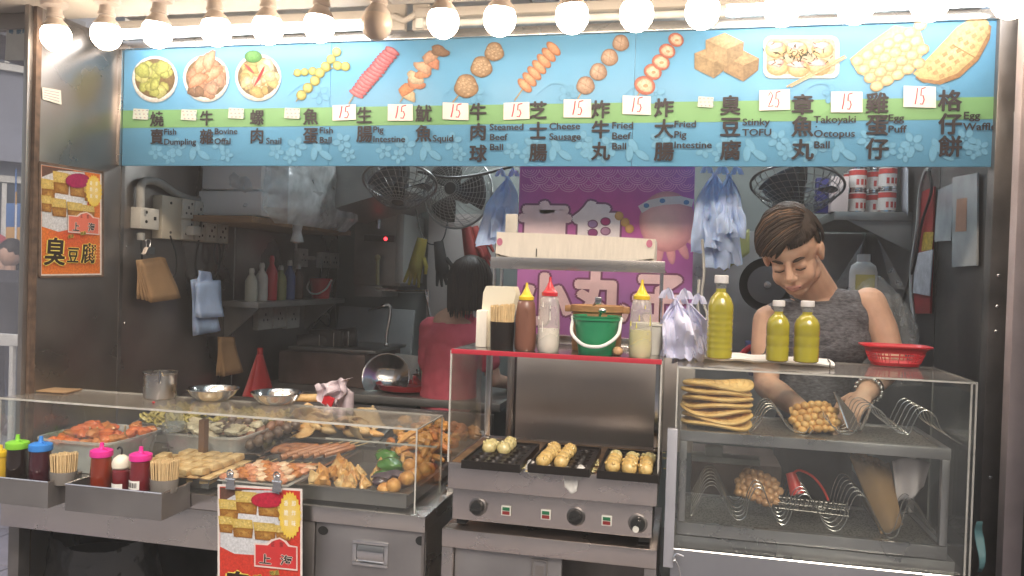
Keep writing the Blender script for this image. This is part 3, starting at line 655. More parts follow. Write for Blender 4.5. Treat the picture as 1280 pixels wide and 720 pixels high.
    for c_, a, b in (('香港', .48, .665), ('地道', .68, .63)):
        b = b-.03 if full is False else b-.09
        x, y = Pm(a, b); pr.text(c_, x, y, hh*.033, YL, .09, center=True, ang=12); pr.text(c_, x, y, hh*.033, BK, .02, center=True, ang=12)
    if full is False:
        for i in range(5):
            for j in range(5): bl(.76+.045*i, .72+.03*j, .012, .008, (.80, .40, .12))
    part('headline', pr.cut(), printm, t); return t
poster('wall_poster', 'red and orange stinky tofu poster fixed to the left steel wall', LW, N_L, U_L, (50, 204, 127, 345), False, slant=lambda a: (12*a, -1.2*a))
q = M(); a0 = LW(49, 203); a1 = LW(128, 215.5); a2 = LW(128, 345); a3 = LW(49, 346)
for p_, r_ in ((a0, a1), (a1, a2), (a2, a3), (a3, a0)): q.tube([p_, r_], .006, 4)
solo('poster_frame', 'thin rusty metal frame round the poster on the left wall', 'frame', q, mat('rust_edge'))
# small safety notice on the wall
pr = Print(LW, N_L, U_L); pr.poly([(53, 109), (76, 113), (77, 131), (53, 124)], (.60, .58, .52))
for i in range(4): pr.line([(55, 112.5+i*3), (74, 116+i*3.6)], .8, (.2, .2, .25)); pr.k = 3
solo('wall_notice', 'small white printed notice high on the left steel wall', 'notice', pr.cut(), printm)
# ---- sockets
def sock_holes(q, y, z, s=1, tri=True):
    X_ = XL
def wall_box(q, px0, py0, px1, py1, dep=.035, r=.004, X0=XL): # box on the wall between two pixel columns measured at the wall
    A = WX(px0, py0, X0); B = WX(px1, py1, X0); 
    q.bbox((X0, A.y, min(A.z, B.z)), (X0+dep, B.y, max(A.z, B.z)), r); return A, B
jb = thing('junction_box', 'single white switch box at the left end of the wall sockets', 'switch box', LW(162, 290))
q = M(); A = WX(163, 266, XL); B = WX(186, 291, XL); q.bbox((XL, A.y, 1.70), (XL+.05, B.y, 1.79), .004); part('box', q, old_white, jb)
BK_ = mat('socket_hole', (.01, .01, .01), .8)
q = M()
for dy, dz in ((.3, .03), (.3, -.02)): q.lathe([(.007, 0), (.007, .002)], (XL+.05, A.y+(B.y-A.y)*dy, 1.747+dz*.8), 10, rot(0, 90, 0))
q.box((XL+.05, A.y+(B.y-A.y)*.7, 1.74), (XL+.054, A.y+(B.y-A.y)*.8, 1.755)); part('screws', q, BK_, jb)
sbk = thing('socket_bank', 'bank of eight white wall sockets with plugs on the left steel wall', 'sockets', LW(230, 300))
Y0 = WX(190, 270, XL).y; Y1 = WX(272, 280, XL).y; Z0, Z1 = 1.665, 1.855
q = M(); q.bbox((XL, Y0, Z0), (XL+.05, Y1+.02, Z1), .004); part('back_box', q, mat('yellowed_plastic', (.55, .50, .40), .5, var=.12), sbk)
cw = (Y1-Y0-.13)/4
for c_ in range(4):
    for r_ in range(2):
        ya = Y0+.13+cw*c_; za = Z0+.006+r_*(Z1-Z0)/2
        q = M(); q.bbox((XL+.05, ya+.004, za), (XL+.060, ya+cw-.004, za+.085), .003); so = part('socket', q, old_white, sbk)
        q = M(); cy = ya+cw/2
        for dy, dz, s_ in ((-.022*cw/.12, .018, .006), (.022*cw/.12, .018, .006), (0, .043, .008), (.03*cw/.12, .062, .007)): q.box((XL+.0601, cy+dy-.005, za+dz), (XL+.0606, cy+dy+.005, za+dz+s_*1.6))
        part('socket_holes', q, BK_, so)
def plug(y, z, lab=None):
    q = M(); q.bbox((XL+.061, y-.03, z-.022), (XL+.10, y+.03, z+.022), .006); return q
for px, py in ((196+1, 288), (249, 268)):
    pass
pl1 = plug(Y0+.13+cw*.6, Z0+.045); part('plug', pl1, old_white, sbk); part('plug', plug(Y0+.13+cw*2.5, Z1-.05), old_white, sbk)
q = M()
for i, z in enumerate((Z0+.03, Z1-.03)): q.lathe([(.006, 0), (.006, .003)], (XL+.05, Y0+.06, z), 10, rot(0, 90, 0))
part('screws', q, BK_, sbk)
cond = mat('grey_conduit', (.36, .36, .34), .5, var=.2)
p = lambda x, y, X=XL+.03: WX(x, y, X)
q = M(); q.tube(bez([p(176, 268), p(176, 235), p(183, 226), p(200, 229), p(222, 243), p(245, 250), p(256, 240), p(263, 218), p(271, 195)]), .017, 10)
q.tube([p(176, 270), p(176, 262)], .022, 10); q.tube([p(176, 300), p(176, 291)], .016, 10)
solo('flexible_conduit', 'grey flexible conduit looping above the socket bank', 'conduit', q, cond)
def cable(pts, r, lab, m=black, name='cable', cat='cable'):
    q = M(); q.tube(bez(pts), r, 6); return solo(name, lab, cat, q, m)
cable([p(176, 298), p(177, 315), p(178, 330)], .004, 'short black cable dropping from the left switch box')
cable([p(213, 295, XL+.08), p(220, 320, XL+.04), p(219, 342), p(210, 352), p(198, 350)], .004, 'black cable from the lower left socket to the paper bags')
cable([p(252, 275, XL+.1), p(248, 300, XL+.05), p(244, 330), p(250, 350), p(262, 353), p(272, 340), p(275, 315), p(270, 300), p(268, 320), p(274, 330), p(280, 305), p(278, 280), p(272, 255)], .006, 'tangled black cable hanging from the right hand sockets')
# hanging bags on the wall
def sheet_stack(q, quad, n_, dx, thick=.004):
    """a stack of flat bags hung from one point; quad: four corners"""
    for i in range(n_):
        off = dx*i
        A_, B_, C_, D_ = [Vector(v)+off*(1 if k > 1 else .4) for k, v in enumerate(quad)]
        q.grid(lambda u, v: (A_*(1-u)+B_*u)*(1-v)+(D_*(1-u)+C_*u)*v + Vector((.006*math.sin(u*7+i)*v+.004*math.sin(v*5+i), 0, 0)), 6, 6)
q = M(); X_ = XL+.05; sheet_stack(q, [WX(170, 325, X_), WX(201, 321, X_), WX(212, 368, X_), WX(172, 374, X_)], 5, Vector((.007, .012, -.004)))
solo('paper_bags', 'stack of brown paper bags clipped to the left wall', 'bags', q, kraft, solid=.0015)
q = M(); c_ = p(185, 318, XL+.07); q.prism([c_+Vector((-.01, -.03, 0)), c_+Vector((-.01, .03, 0)), c_+Vector((-.002, .02, .03)), c_+Vector((-.002, -.02, .03))], (.02, 0, 0)); q.tube(bez([c_+Vector((0, -.01, .03)), c_+Vector((0, -.014, .06)), c_+Vector((0, .014, .06)), c_+Vector((0, .01, .03))]), .002, 5)
solo('binder_clip', 'small steel clip holding the brown paper bags on the wall', 'clip', q, chrome)
q = M(); X_ = XL+.04; sheet_stack(q, [WX(272, 421, X_), WX(290, 421, X_), WX(297, 464, X_), WX(271, 470, X_)], 4, Vector((.006, .008, -.002)))
solo('paper_bags', 'dim stack of brown bags hanging lower on the left wall', 'bags', q, kraft, solid=.0015)
def plastic_bunch(label, anchor, w_, h_, n_, seed, yv=Vector((1, 0, 0)), nv=Vector((0, -1, 0)), lean=0, group='bunches of thin blue plastic bags', mm=None):
    """a bunch of thin carrier bags hung by their handles: many thin rumpled sheets fanned out below a knot"""
    rnd = random.Random(seed); q = M(); A = Vector(anchor)
    for i in range(n_):
        off = (i-(n_-1)/2)/n_; ph = rnd.random()*6; hh = h_*(.78+rnd.random()*.22); ww = w_*(.50+.25*rnd.random()); tl = off*.75+rnd.uniform(-.10, .10)+lean; dp = .030*math.sin(i*2.1)+.01*i/n_
        def f(u, v, off=off, ph=ph, hh=hh, ww=ww, tl=tl, dp=dp, i=i):
            sp = (.10+.90*min(1, v*3.0)**.8)*(1-.18*max(0, v-.6)); c_ = noise.noise(Vector((u*2.2, v*3.0, seed+i*1.7))); c2 = noise.noise(Vector((u*6, v*5, seed*2+i*1.3)))
            x = (u-.5)*ww*sp+tl*hh*v*.55+.015*c_*v; z = -hh*v*(1-.10*abs(tl))+.03*c2*v*(u-.2)+.02*(u-.5)*math.sin(ph)
            d = dp*min(1, v*3)+.030*c_*min(1, v*2)+.014*c2+.016*math.sin(u*6.3*(1.2-.5*v)+ph)*(1-.6*v)
            return A+yv*x+Vector((0, 0, z))+nv*d
        q.grid(f, 16, 14)
    q.tube([A+Vector((0, 0, .012)), A+Vector((.003, 0, -.03))], [.010, .014], 7)
    for s_ in (-1, 1): q.grid(lambda u, v: A+yv*(s_*(.012+.03*v+.012*math.sin(u*6)))+Vector((0, 0, .01+.035*math.sin(v*3.1)*(.6+.4*u)))+nv*(.01*u), 3, 6)
    return solo('plastic_bags', label, 'bags', q, mm or bluebag, loc=A, group=group)
# the folded pad of blue bags on the left wall
q = M(); X_ = XL+.05
sheet_stack(q, [WX(238, 350, X_), WX(262, 346, X_), WX(272, 415, X_), WX(242, 420, X_)], 3, Vector((.006, 0, .004)))
X_ += .03; sheet_stack(q, [WX(243, 352, X_), WX(274, 350, X_), WX(277, 394, X_), WX(245, 396, X_)], 3, Vector((.005, 0, -.003)))
sheet_stack(q, [WX(248, 338, X_), WX(262, 340, X_), WX(266, 353, X_), WX(246, 353, X_)], 2, Vector((.004, 0, 0)))
solo('plastic_bags', 'folded pad of pale blue plastic bags hanging below the sockets on the left wall', 'bags', q, bluebag, solid=.001, group='bunches of thin blue plastic bags')
# ============================================================ INSIDE, LEFT HALF (dim kitchen)
kit_steel = mat('kitchen_steel', (.36, .35, .33), .4, .8, var=.3, vscale=4, bump=.08, bscale=10, rvar=.1)
# shelf bracketed on the left wall
sh = thing('wall_shelf', 'steel shelf on the left wall carrying sauce bottles', 'shelf', WX(310, 375, XL))
YS0 = 3.62; YS1 = 4.65; ZS = W(310, 376, 3.75).z
q = M(); q.bbox((XL, YS0, ZS-.03), (XL+.22, YS1, ZS), .003); part('shelf_board', q, kit_steel, sh)
for y in (YS0+.05, YS1-.1):
    q = M(); q.prism([(XL+.001, y, ZS-.031), (XL+.2, y, ZS-.031), (XL+.001, y, ZS-.2)], (0, .01, 0)); part('bracket', q, kit_steel, sh)
def sauce(name, label, loc, h, r, body, cap, prof=None, capn='cap', group=None):
    t = thing(name, label, 'bottle', loc, group); o = Vector(loc)
    q = M(); q.lathe(prof or [(r*.9, 0), (r, .01), (r, h*.6), (r*.85, h*.68), (r*.4, h*.8), (r*.38, h*.86)], o, 20); part('body', q, body, t)
    q = M(); q.lathe([(r*.45, h*.861), (r*.45, h*.94), (r*.3, h), (0, h)], o, 16); part(capn, q, cap, t); return t
redb = mat('red_plastic', (.55, .02, .03), .35, coat=.3); yelp = mat('yellow_plastic', (.72, .50, .02), .35, coat=.3)
grnb = mat('green_plastic', (.02, .24, .10), .3, coat=.4)
for i, (px, h, c_, cp, lb) in enumerate(((300, .17, mat('cream_bottle', (.5, .5, .42), .4), 'old', 'cream sauce bottle at the left end of the dim wall shelf'), (311, .20, old_white, 'w', 'white sauce bottle next to the cream one on the dim shelf'), (322, .24, redb, 'r', 'tall red sauce bottle on the dim wall shelf'),
                                         (331, .19, mat('olive_bottle', (.28, .30, .12), .4), 'w', 'olive sauce bottle right of the red one on the shelf'), (341, .22, mat('blue_bottle', (.06, .10, .25), .4), 'w', 'dark blue bottle with a pale label on the dim shelf'), (349, .20, mat('brown_bottle', (.10, .05, .03), .3), 'w', 'brown bottle left of the small red bucket'))):
    pt = W(px, 374, 3.72+i*.09); sauce('sauce_bottle', lb, (XL+.12, 3.72+i*.10, ZS), h, .032, c_, old_white if cp != 'r' else redb)
def bucket(name, label, loc, r0, r1, h, m, hm, hang=1, cat='bucket'):
    t = thing(name, label, cat, loc); o = Vector(loc)
    q = M(); q.lathe([(0, .002), (r0, .0), (r0*1.02, .006), (r1, h*.88), (r1*1.06, h*.885), (r1*1.06, h*.93), (r1*1.02, h*.935), (r1*1.07, h), (r1*1.01, h), (r1*.96, h*.9), (r0*.95, .01), (0, .01)], o, 36); part('pail', q, m, t)
    q = M(); q.tube(bez([o+Vector((-r1*1.04, -r1*.1, h*.92)), o+Vector((-r1*.98, -r1*.75, h*.55)), o+Vector((-r1*.5, -r1*1.1, h*.30)), o+Vector((0, -r1*1.15, h*.24)), o+Vector((r1*.5, -r1*1.1, h*.30)), o+Vector((r1*.98, -r1*.75, h*.55)), o+Vector((r1*1.04, -r1*.1, h*.92))]), h*.045, 8)
    for s_ in (-1, 1): q.ball(o+Vector((s_*r1*1.05, -r1*.1, h*.92)), h*.06, 8, 6)
    part('handle', q, hm, t); return t
bucket('bucket', 'small red bucket with a white handle on the dim wall shelf', (XL+.15, 4.45, ZS), .05, .065, .12, redb, white_pl)
# big bundle wrapped in clear plastic on a high shelf
hs = W(310, 275, 3.6)
q = M(); q.bbox((XL, 3.3, hs.z-.03), (XL+.36, 4.4, hs.z), .003); solo('high_shelf', 'high wooden shelf at the left under the wrapped bundle', 'shelf', q, mat('shelf_wood', (.26, .15, .07), .7, var=.3, stretch=(1, 8, 8)))
bc = thing('wrapped_bundle', 'white foam boxes wrapped in clear plastic on the high left shelf', 'bundle', hs)
pa = W(290, 205, 3.45); pb = W(388, 290, 3.9)
q = M()
for k in range(4): q.bbox((XL+.03+.01*k, 3.38+.01*k, hs.z+.005+k*.125), (XL+.36-.01*k, 4.2, hs.z+.12+k*.125), .01)
part('foam_boxes', q, mat('white_foam', (.85, .87, .86), .6), bc)
q = M()
def wrapf(u, v):
    a = u*2*math.pi; cx, cy = XL+.24, 3.86; z = hs.z-.02+.56*v; rr_ = 1+.10*noise.noise(Vector((math.cos(a)*3, math.sin(a)*3, v*5)))+.04*noise.noise(Vector((math.cos(a)*9, math.sin(a)*9, v*12)))
    k = (1-.55*max(0, v-.75)*2)*(1 if v > .12 else .8+.2*v/.12); sq = 1/max(abs(math.cos(a)), abs(math.sin(a)))**.7
    return (cx+.27*math.cos(a)*rr_*k*sq*.9, cy+.50*math.sin(a)*rr_*k*sq*.92, z)
q.grid(wrapf, 48, 24); k_ = W(373, 292, 3.9)
part('plastic_wrap', q, clear_mat('wrap_film', tint=(.93, .95, .96), dirt=.55, dcol=(.88, .92, .92), rough=.15, dscale=9), bc)
q = M(); q.lathe([(.11, .12), (.06, .04), (.03, 0), (.018, -.08), (.03, -.13), (0, -.14)], W(372, 270, 3.7), 12, sx=1.2); part('knotted_tail', q, MATS['wrap_film'], bc)
# sockets on the back part of the left wall, and cables
def small_socket(label, c, w_=.1, h_=.1, X=True, n_=1):
    t = thing('wall_socket', label, 'socket', c); c = Vector(c)
    for k in range(n_):
        q = M(); d = Vector((0, w_*1.08*k, 0)) if X else Vector((w_*1.08*k, 0, 0))
        a = c+d-(Vector((0, w_/2, h_/2)) if X else Vector((w_/2, .03, h_/2))); b = c+d+(Vector((.035, w_/2, h_/2)) if X else Vector((w_/2, 0, h_/2))); q.bbox(a, b, .004); so = part('socket', q, old_white, t)
        q = M()
        for dy, dz in ((-.02, -.012), (.02, -.012), (0, .018)):
            if X: q.box(c+d+Vector((.0351, dy-.004, dz-.006)), c+d+Vector((.0356, dy+.004, dz+.006)))
            else: q.box(c+d+Vector((dy-.004, -.0306, dz-.006)), c+d+Vector((dy+.004, -.0301, dz+.006)))
        part('socket_holes', q, BK_, so)
    return t
small_socket('pale switch box under the wrapped bundle', WX(373, 322, XL), .12, .11)
small_socket('pair of pale sockets near the far left corner', WX(401, 325, XL), .13, .10, n_=2)
small_socket('pair of sockets below the sauce shelf', WX(325, 397, XL), .15, .13, n_=2)
small_socket('second pair of sockets below the sauce shelf, lower', WX(350, 397, XL)+Vector((0, .1, 0)), .15, .13, n_=1)
cable([p(402, 332), p(400, 360), p(403, 385), p(398, 400), p(390, 412)], .006, 'black cable hanging from the far corner sockets')
cable([p(412, 330), p(408, 350), p(404, 380), p(412, 395), p(410, 408), p(400, 400)], .005, 'looped black cable beside the far corner sockets')
cable([p(370, 300), p(370, 313)], .008, 'short white pipe above the pale switch box', white_pl, 'pipe', 'pipe')
q = M(); q.tube([p(378, 322, XL+.04), p(393, 323, XL+.04)], .012, 8); solo('pipe', 'short white pipe between the far corner sockets', 'pipe', q, old_white)
# water boiler on the back wall
wb = thing('water_boiler', 'steel water boiler with a red light and a tap on the back wall', 'boiler', W(480, 370, 4.7))
a = W(441, 356, 4.62); b = W(513, 268, 4.62)
q = M(); q.bbox((a.x, 4.62, a.z), (b.x-.05, 4.98, b.z+.12), .012); part('tank', q, kit_steel, wb)
q = M(); q.bbox((b.x-.08, 4.60, a.z+.02), (b.x-.03, 4.98, b.z), .004); part('corner_trim', q, mat('trim_light', (.5, .52, .5), .4, .6), wb)
q = M(); c_ = W(475, 298, 4.60); q.bbox(c_-Vector((.1, .012, .02)), c_+Vector((.1, .0, .02)), .006); part('control_plate', q, black, wb)
q = M(); q.ball(W(482, 298.5, 4.585), .011, 10, 6); part('indicator_light', q, mat('red_led', (.6, .01, .01), .4, emit=(1, .03, .04), es=3), wb)
q = M(); q.tube([W(473, 286, 4.6), W(473, 272, 4.6)], .018, 10); part('thermometer', q, chrome, wb)
q = M(); q.tube([W(472, 356, 4.58), W(472, 325, 4.56)], .012, 8); q.ball(W(472, 322, 4.56), .02, 8, 6); part('tap', q, mat('tap_handle', (.4, .38, .2), .4), wb)
q = M(); q.bbox(W(443, 370, 4.62), W(498, 357, 4.9), .004); part('bracket', q, kit_steel, wb)
# hood (angled steel canopy) upper middle
q = M(); a = W(400, 268, 4.3); q.prism([W(378, 212, 3.9), W(500, 200, 3.9), W(500, 236, 3.9), W(392, 268, 3.9)], (0, .9, 0)); solo('extractor_hood', 'slanted grey steel extractor hood above the boiler', 'hood', q, kit_steel)
# fans
def fan(label, c, r, ax, blades=True, rings=9, spokes=28, depth=.12, rb=None):
    t = thing('fan', label, 'fan', c); c = Vector(c)
    q = M()
    for k in range(rings):
        f = k/(rings-1); rr_ = r*(.18+.82*f); z = depth*(1-f**2.2)*.9
        q.tube([c+ax @ Vector((rr_*math.cos(2*math.pi*i/32), rr_*math.sin(2*math.pi*i/32), z)) for i in range(33)], .0017, 4, False)
        if k > rings//2: q.tube([c+ax @ Vector((rr_*math.cos(2*math.pi*i/32), rr_*math.sin(2*math.pi*i/32), -z)) for i in range(33)], .0022, 4, False)
    for i in range(spokes):
        a = 2*math.pi*i/spokes; q.tube([c+ax @ Vector((r*g_*math.cos(a+.5*g_), r*g_*math.sin(a+.5*g_), depth*(1-g_**2.2)*.9)) for g_ in (.15, .4, .65, .85, 1)], .0018, 4, False)
    part('cage', q, fan_wire, t)
    q = M(); q.tube([c+ax @ Vector((r*math.cos(2*math.pi*i/40), r*math.sin(2*math.pi*i/40), 0)) for i in range(41)], .006, 6, False); part('rim', q, fan_wire, t)
    q = M(); q.lathe([(0, depth*.92), (r*.16, depth*.9), (r*.18, depth*.8), (r*.15, depth*.1), (r*.22, -.02), (r*.2, -.14), (0, -.16)], c, 20, ax); part('hub', q, black, t)
    for k in range(3):
        a0 = 2*math.pi*k/3; q = M()
        q.grid(lambda u, v: c+ax @ Vector((r*(.15+.72*v)*math.cos(a0+(u-.5)*(1.5-.3*v)), r*(.15+.72*v)*math.sin(a0+(u-.5)*(1.5-.3*v)), (u-.5)*.06+.02)), 8, 6); part('blade', q, rb or mat('fan_blade', (.10, .12, .14), .35), t, solid=.002)
    return t
f1 = W(500, 228, 3.5); fan('wire cage fan hanging face down behind the banner, left', f1, .17, rot(155, 0, 10))
f2 = W(572, 240, 4.2); fan('dark wall fan behind the woman, upper middle', f2, .20, rot(85, 0, -6), rings=12, rb=black)
f3 = W(996, 232, 3.6); fan('wire cage fan hanging above the man', f3, .19, rot(160, 0, -10))
for q_, lab, pc in ((f1, 'dark bracket clamp of the left cage fan', (451, 233)), (f2, 'bracket clamp between the two left fans', (551, 237)), (f3, 'bracket clamp of the fan above the man', (935, 229))):
    pass
q = M(); q.tube(bez([W(520, 214, 4.2), W(560, 222, 4.0), W(600, 218, 4.0), W(640, 208, 3.9)]), .008, 6); solo('cable', 'black cable slung behind the banner towards the purple banner', 'cable', q, black)
# gloves
def glove(label, top, m, s=1, seed=0, ang=0):
    q = M(); t_ = Vector(top); Rm = rot(0, ang, 0); rnd = random.Random(seed)
    q.tube([t_+Rm @ Vector((x, 0, z))*s for x, z in ((0, 0), (0, -.06), (.0, -.13), (0, -.2), (0, -.24))], [.035*s, .04*s, .045*s, .05*s, .035*s], 12)
    for i in range(4): x = -.036+.024*i; q.tube([t_+Rm @ Vector((x*.9, 0, -.2))*s, t_+Rm @ Vector((x*1.2, -.01, -.27))*s, t_+Rm @ Vector((x*1.4, -.02+.01*i, -.32-.01*(i % 2)))*s], [.016*s, .014*s, .009*s], 8)
    q.tube([t_+Rm @ Vector((.04, 0, -.13))*s, t_+Rm @ Vector((.075, -.01, -.18))*s, t_+Rm @ Vector((.085, -.02, -.23))*s], [.018*s, .015*s, .01*s], 8)
    return solo('rubber_glove', label, 'glove', q, m, loc=t_)
glove('yellow rubber glove hanging near the boiler', W(528, 298, 4.4), mat('yellow_rubber', (.42, .36, .06), .5), .85, 1, 12)
glove('dark rubber glove hanging beside the yellow one', W(548, 302, 4.45), mat('dark_rubber'), .8, 2, -10)
glove('red rubber glove hanging above the woman', W(583, 284, 4.3), mat('red_rubber', (.42, .05, .04), .45), .8, 3, -12)
glove('second red rubber glove overlapping the first above the woman', W(592, 284, 4.36), mat('red_rubber'), .75, 4, -22)
q = M(); q.tube(bez([W(520, 262, 4.5), W(526, 290, 4.5), W(537, 305, 4.5), W(553, 300, 4.5), W(561, 272, 4.5)]), .004, 6); solo('cord', 'cord sagging between the boiler and the dark fan', 'cord', q, black)
# white tiled panel behind the woman
q = M(); a = W(535, 345, 4.95); b = W(602, 268, 4.95); q.bbox((a.x, 4.93, a.z-.4), (b.x+.1, 4.975, b.z), .004); solo('pale_panel', 'pale board on the back wall behind the woman', 'panel', q, mat('pale_board', (.42, .38, .36), .5))
# work table, appliances
tb = thing('work_table', 'dark steel kitchen table along the back wall', 'table', W(450, 510, 4.3))
zt_ = W(460, 490, 3.95).z; ta = W(385, 490, 4.0); tb2 = W(575, 500, 4.0)
q = M(); q.bbox((XL+.02, 3.85, zt_-.04), (tb2.x+.25, 4.9, zt_), .004); part('table_top', q, kit_steel, tb)
for x in (XL+.06, tb2.x+.15):
    for y in (3.9, 4.8): q = M(); q.box((x-.02, y-.02, .03), (x+.02, y+.02, zt_-.041)); part('leg', q, kit_steel, tb)
q = M(); q.bbox((XL+.05, 3.9, .25), (tb2.x+.2, 4.85, .28), .003); part('lower_shelf', q, kit_steel, tb)
fz = W(440, 442, 4.1).z; fa = W(373, 445, 4.05); fb = W(452, 445, 4.05); fc = W(500, 440, 4.6)
q = M(); q.bbox((fa.x-.12, 4.05, zt_+.002), (fb.x+.02, 4.6, fz), .01); frr = thing('deep_fryer', 'dark steel fryer block on the back table', 'fryer', (fa.x, 4.1, zt_)); part('body', q, mat('brown_steel', (.22, .16, .14), .45, .7, var=.3), frr)
q = M(); q.bbox((fa.x-.10, 4.12, fz+.001), (fb.x+.05, 4.62, fz+.02), .004); part('lid', q, kit_steel, frr)
q = M(); c_ = W(405, 428, 4.25); q.tube([W(373, 430, 4.2), W(446, 420, 4.3)], .055, 10); q.bbox(W(385, 441, 4.2), W(440, 412, 4.35), .01); solo('toaster_press', 'dark appliance with a slotted front on top of the fryer', 'appliance', q, mat('dark_appliance', (.07, .06, .055), .4, .4))
q = M()
for k in range(3): a = W(398+k*18, 437-k*2, 4.17); q.bbox(a, a+Vector((.006, .01, .085)), .002)
solo('guard_bars', 'pale guard bars on the front of the dark appliance', 'bars', q, wire)
q = M(); a = W(420, 440, 4.75); b = W(516, 387, 4.75); q.bbox((a.x, 4.75, a.z-.06), (b.x, 4.775, b.z), .006, rot(-6, 1, 0)); solo('chopping_board', 'large pale chopping board leaning at the back of the table', 'board', q, mat('pale_plastic_board', (.40, .42, .42), .5, var=.1))
q = M(); q.tube(bez([W(462, 388, 4.5), W(475, 384, 4.4), W(486, 381, 4.4), W(488, 392, 4.4), W(484, 415, 4.4), W(483, 430, 4.4)]), .010, 8); q.ball(W(483, 431, 4.4), .016, 8, 6); solo('faucet', 'steel faucet arching over the chopping board', 'faucet', q, chrome)
q = M(); q.tube(bez([W(470, 361, 4.4), W(500, 364, 4.4), W(535, 364, 4.3)]), .008, 8); q.tube([W(535, 362, 4.3), W(536, 440, 4.3)], .009, 8); q.tube([W(531, 362, 4.3), W(541, 410, 4.2)], .005, 6); solo('water_pipe', 'thin steel water pipe beside the woman', 'pipe', q, chrome)
q = M(); q.lathe([(.0, 0), (.04, .0), (.09, .02), (.125, .06), (.13, .065), (.12, .062), (.085, .026), (0, .008)], W(485, 474, 4.1), 24, rot(70, 0, 10)); solo('steel_wok', 'dim steel wok lid leaning on the back table', 'wok', q, chrome)
q = M(); q.bbox(W(490, 478, 4.25), W(524, 444, 4.28), .006, rot(-10, 4, 0)); solo('white_tub', 'pale plastic tub on the back table', 'tub', q, old_white)
q = M(); q.lathe([(0, 0), (.14, 0), (.16, .03), (.155, .03), (.135, .008), (0, .008)], W(507, 486, 4.05), 24); solo('red_plate', 'red plastic plate at the edge of the back table', 'plate', q, redb)
q = M(); rnd = random.Random(2)
q.lathe([(0, 0), (.05, 0), (.055, .05), (.05, .05), (.045, .006), (0, .006)], W(527, 480, 4.05), 16)
for i in range(7): a = W(523+i*1.4, 474, 4.05); q.tube([a, a+Vector((rnd.uniform(-.02, .02), 0, .05+.03*rnd.random()))], .005, 6)
solo('tool_cup', 'small cup of steel tools on the back table', 'cup', q, chrome)
# red plastic bag hanging
q = M(); A = WX(325, 442, XL+.12)
q.grid(lambda u, v: A+Vector((.10*math.cos(u*6.28)*(.15+.85*v)*.7, .16*math.sin(u*6.28)*(.15+.85*v)*(1+.1*math.sin(5*u*6.28)), -.28*v)), 22, 8)
q.tube([A+Vector((0, 0, .03)), A], .015, 7); solo('red_plastic_bag', 'dark red plastic bag hanging low on the left wall', 'bag', q, mat('red_film', (.40, .03, .03), .4, var=.3, bump=.5, bscale=30))
# inner partition behind the counter
q = M(); q.bbox((XL+.01, 3.32, .03), (-.80, 3.36, .95), .003); solo('low_partition', 'low dark steel partition behind the left counter', 'partition', q, steel_dark)
# ============================================================ LEFT COUNTER, ACRYLIC CASE AND FOOD
XRc = -.80; YFc = 2.34; ZTc = 1.07; ZCT = .80
ct = thing('steel_counter', 'low stainless steel counter under the acrylic food case', 'counter', (-1.5, 2.7, 0))
q = M(); q.bbox((-2.32, YFc, ZCT-.05), (-.765, 3.15, ZCT), .003); part('worktop', q, steel_h, ct)
q = M(); q.bbox((-1.30, YFc+.03, .05), (-.775, 3.1, ZCT-.051), .003); part('cabinet', q, steel_h, ct)
# frame rails, door with recessed handle, two finger holes
xa, xb = W(398, 660, YFc+.03).x, W(531, 660, YFc+.03).x; zd = W(398, 645, YFc+.03).z
q = M(); q.bbox((-1.30, YFc+.012, .05), (xa-.004, YFc+.029, ZCT-.052), .002); part('door_frame', q, steel_v, ct); q = M(); q.bbox((xb+.004, YFc+.012, .05), (-.776, YFc+.029, ZCT-.052), .002); part('door_frame', q, steel_v, ct)
q = M(); q.bbox((xa, YFc+.016, .06), (xb, YFc+.028, zd), .002); dr = part('door', q, mat('door_steel', (.36, .34, .34), .4, .85, var=.2, vscale=4, rvar=.08), ct)
for px, py in ((404, 663), (526, 676)):
    c_ = W(px, py, YFc+.0155); q = M(); q.lathe([(0, 0), (.014, 0), (.014, .002)], c_, 16, rot(90, 0, 0), sx=1.2); part('finger_hole', q, BK_, dr)
a = W(441, 705, YFc+.013); b = W(486, 679, YFc+.013)
q = M(); cx = (a.x+b.x)/2; cz = (a.z+b.z)/2; hw = (b.x-a.x)/2; hh = (b.z-a.z)/2
for x0, x1, z0, z1 in ((-1, 1, .75, 1), (-1, 1, -1, -.75), (-1, -.78, -.74, .74), (.78, 1, -.74, .74)): q.bbox((cx+hw*x0, a.y-.006, cz+hh*z0), (cx+hw*x1, a.y+.004, cz+hh*z1), .001)
hd = part('handle', q, chrome, dr)
q = M(); q.grid(lambda u, v: (cx+(u-.5)*1.5*hw, a.y-.001-.006*math.sin(v*3.14), cz+(v-.5)*1.3*hh), 6, 8); part('grip', q, chrome, hd)
q = M(); c_ = Vector((-.7745, 2.38, ZCT-.18)); q.lathe([(.0, .0), (.016, 0), (.018, .002)], c_, 16, rot(0, 90, 0)); part('side_hole', q, BK_, ct)
q = M(); q.bbox((-2.32, YFc+.001, .62), (-1.301, YFc+.03, ZCT-.051), .003); part('front_band', q, steel_h, ct)
q = M(); q.bbox((-2.305, YFc+.02, .02), (-2.26, YFc+.07, .619), .003); part('leg', q, steel_dark, ct); q = M(); q.bbox((-1.34, YFc+.05, .02), (-1.302, YFc+.09, .619), .003); part('leg', q, steel_dark, ct)
q = M(); q.bbox((-2.3, 3.05, .03), (-1.31, 3.07, .74), .003); part('back_sheet', q, steel_dark, ct); q = M(); q.bbox((-2.3, 2.42, .04), (-1.31, 3.04, .06), .003); part('floor_sheet', q, steel_dark, ct)
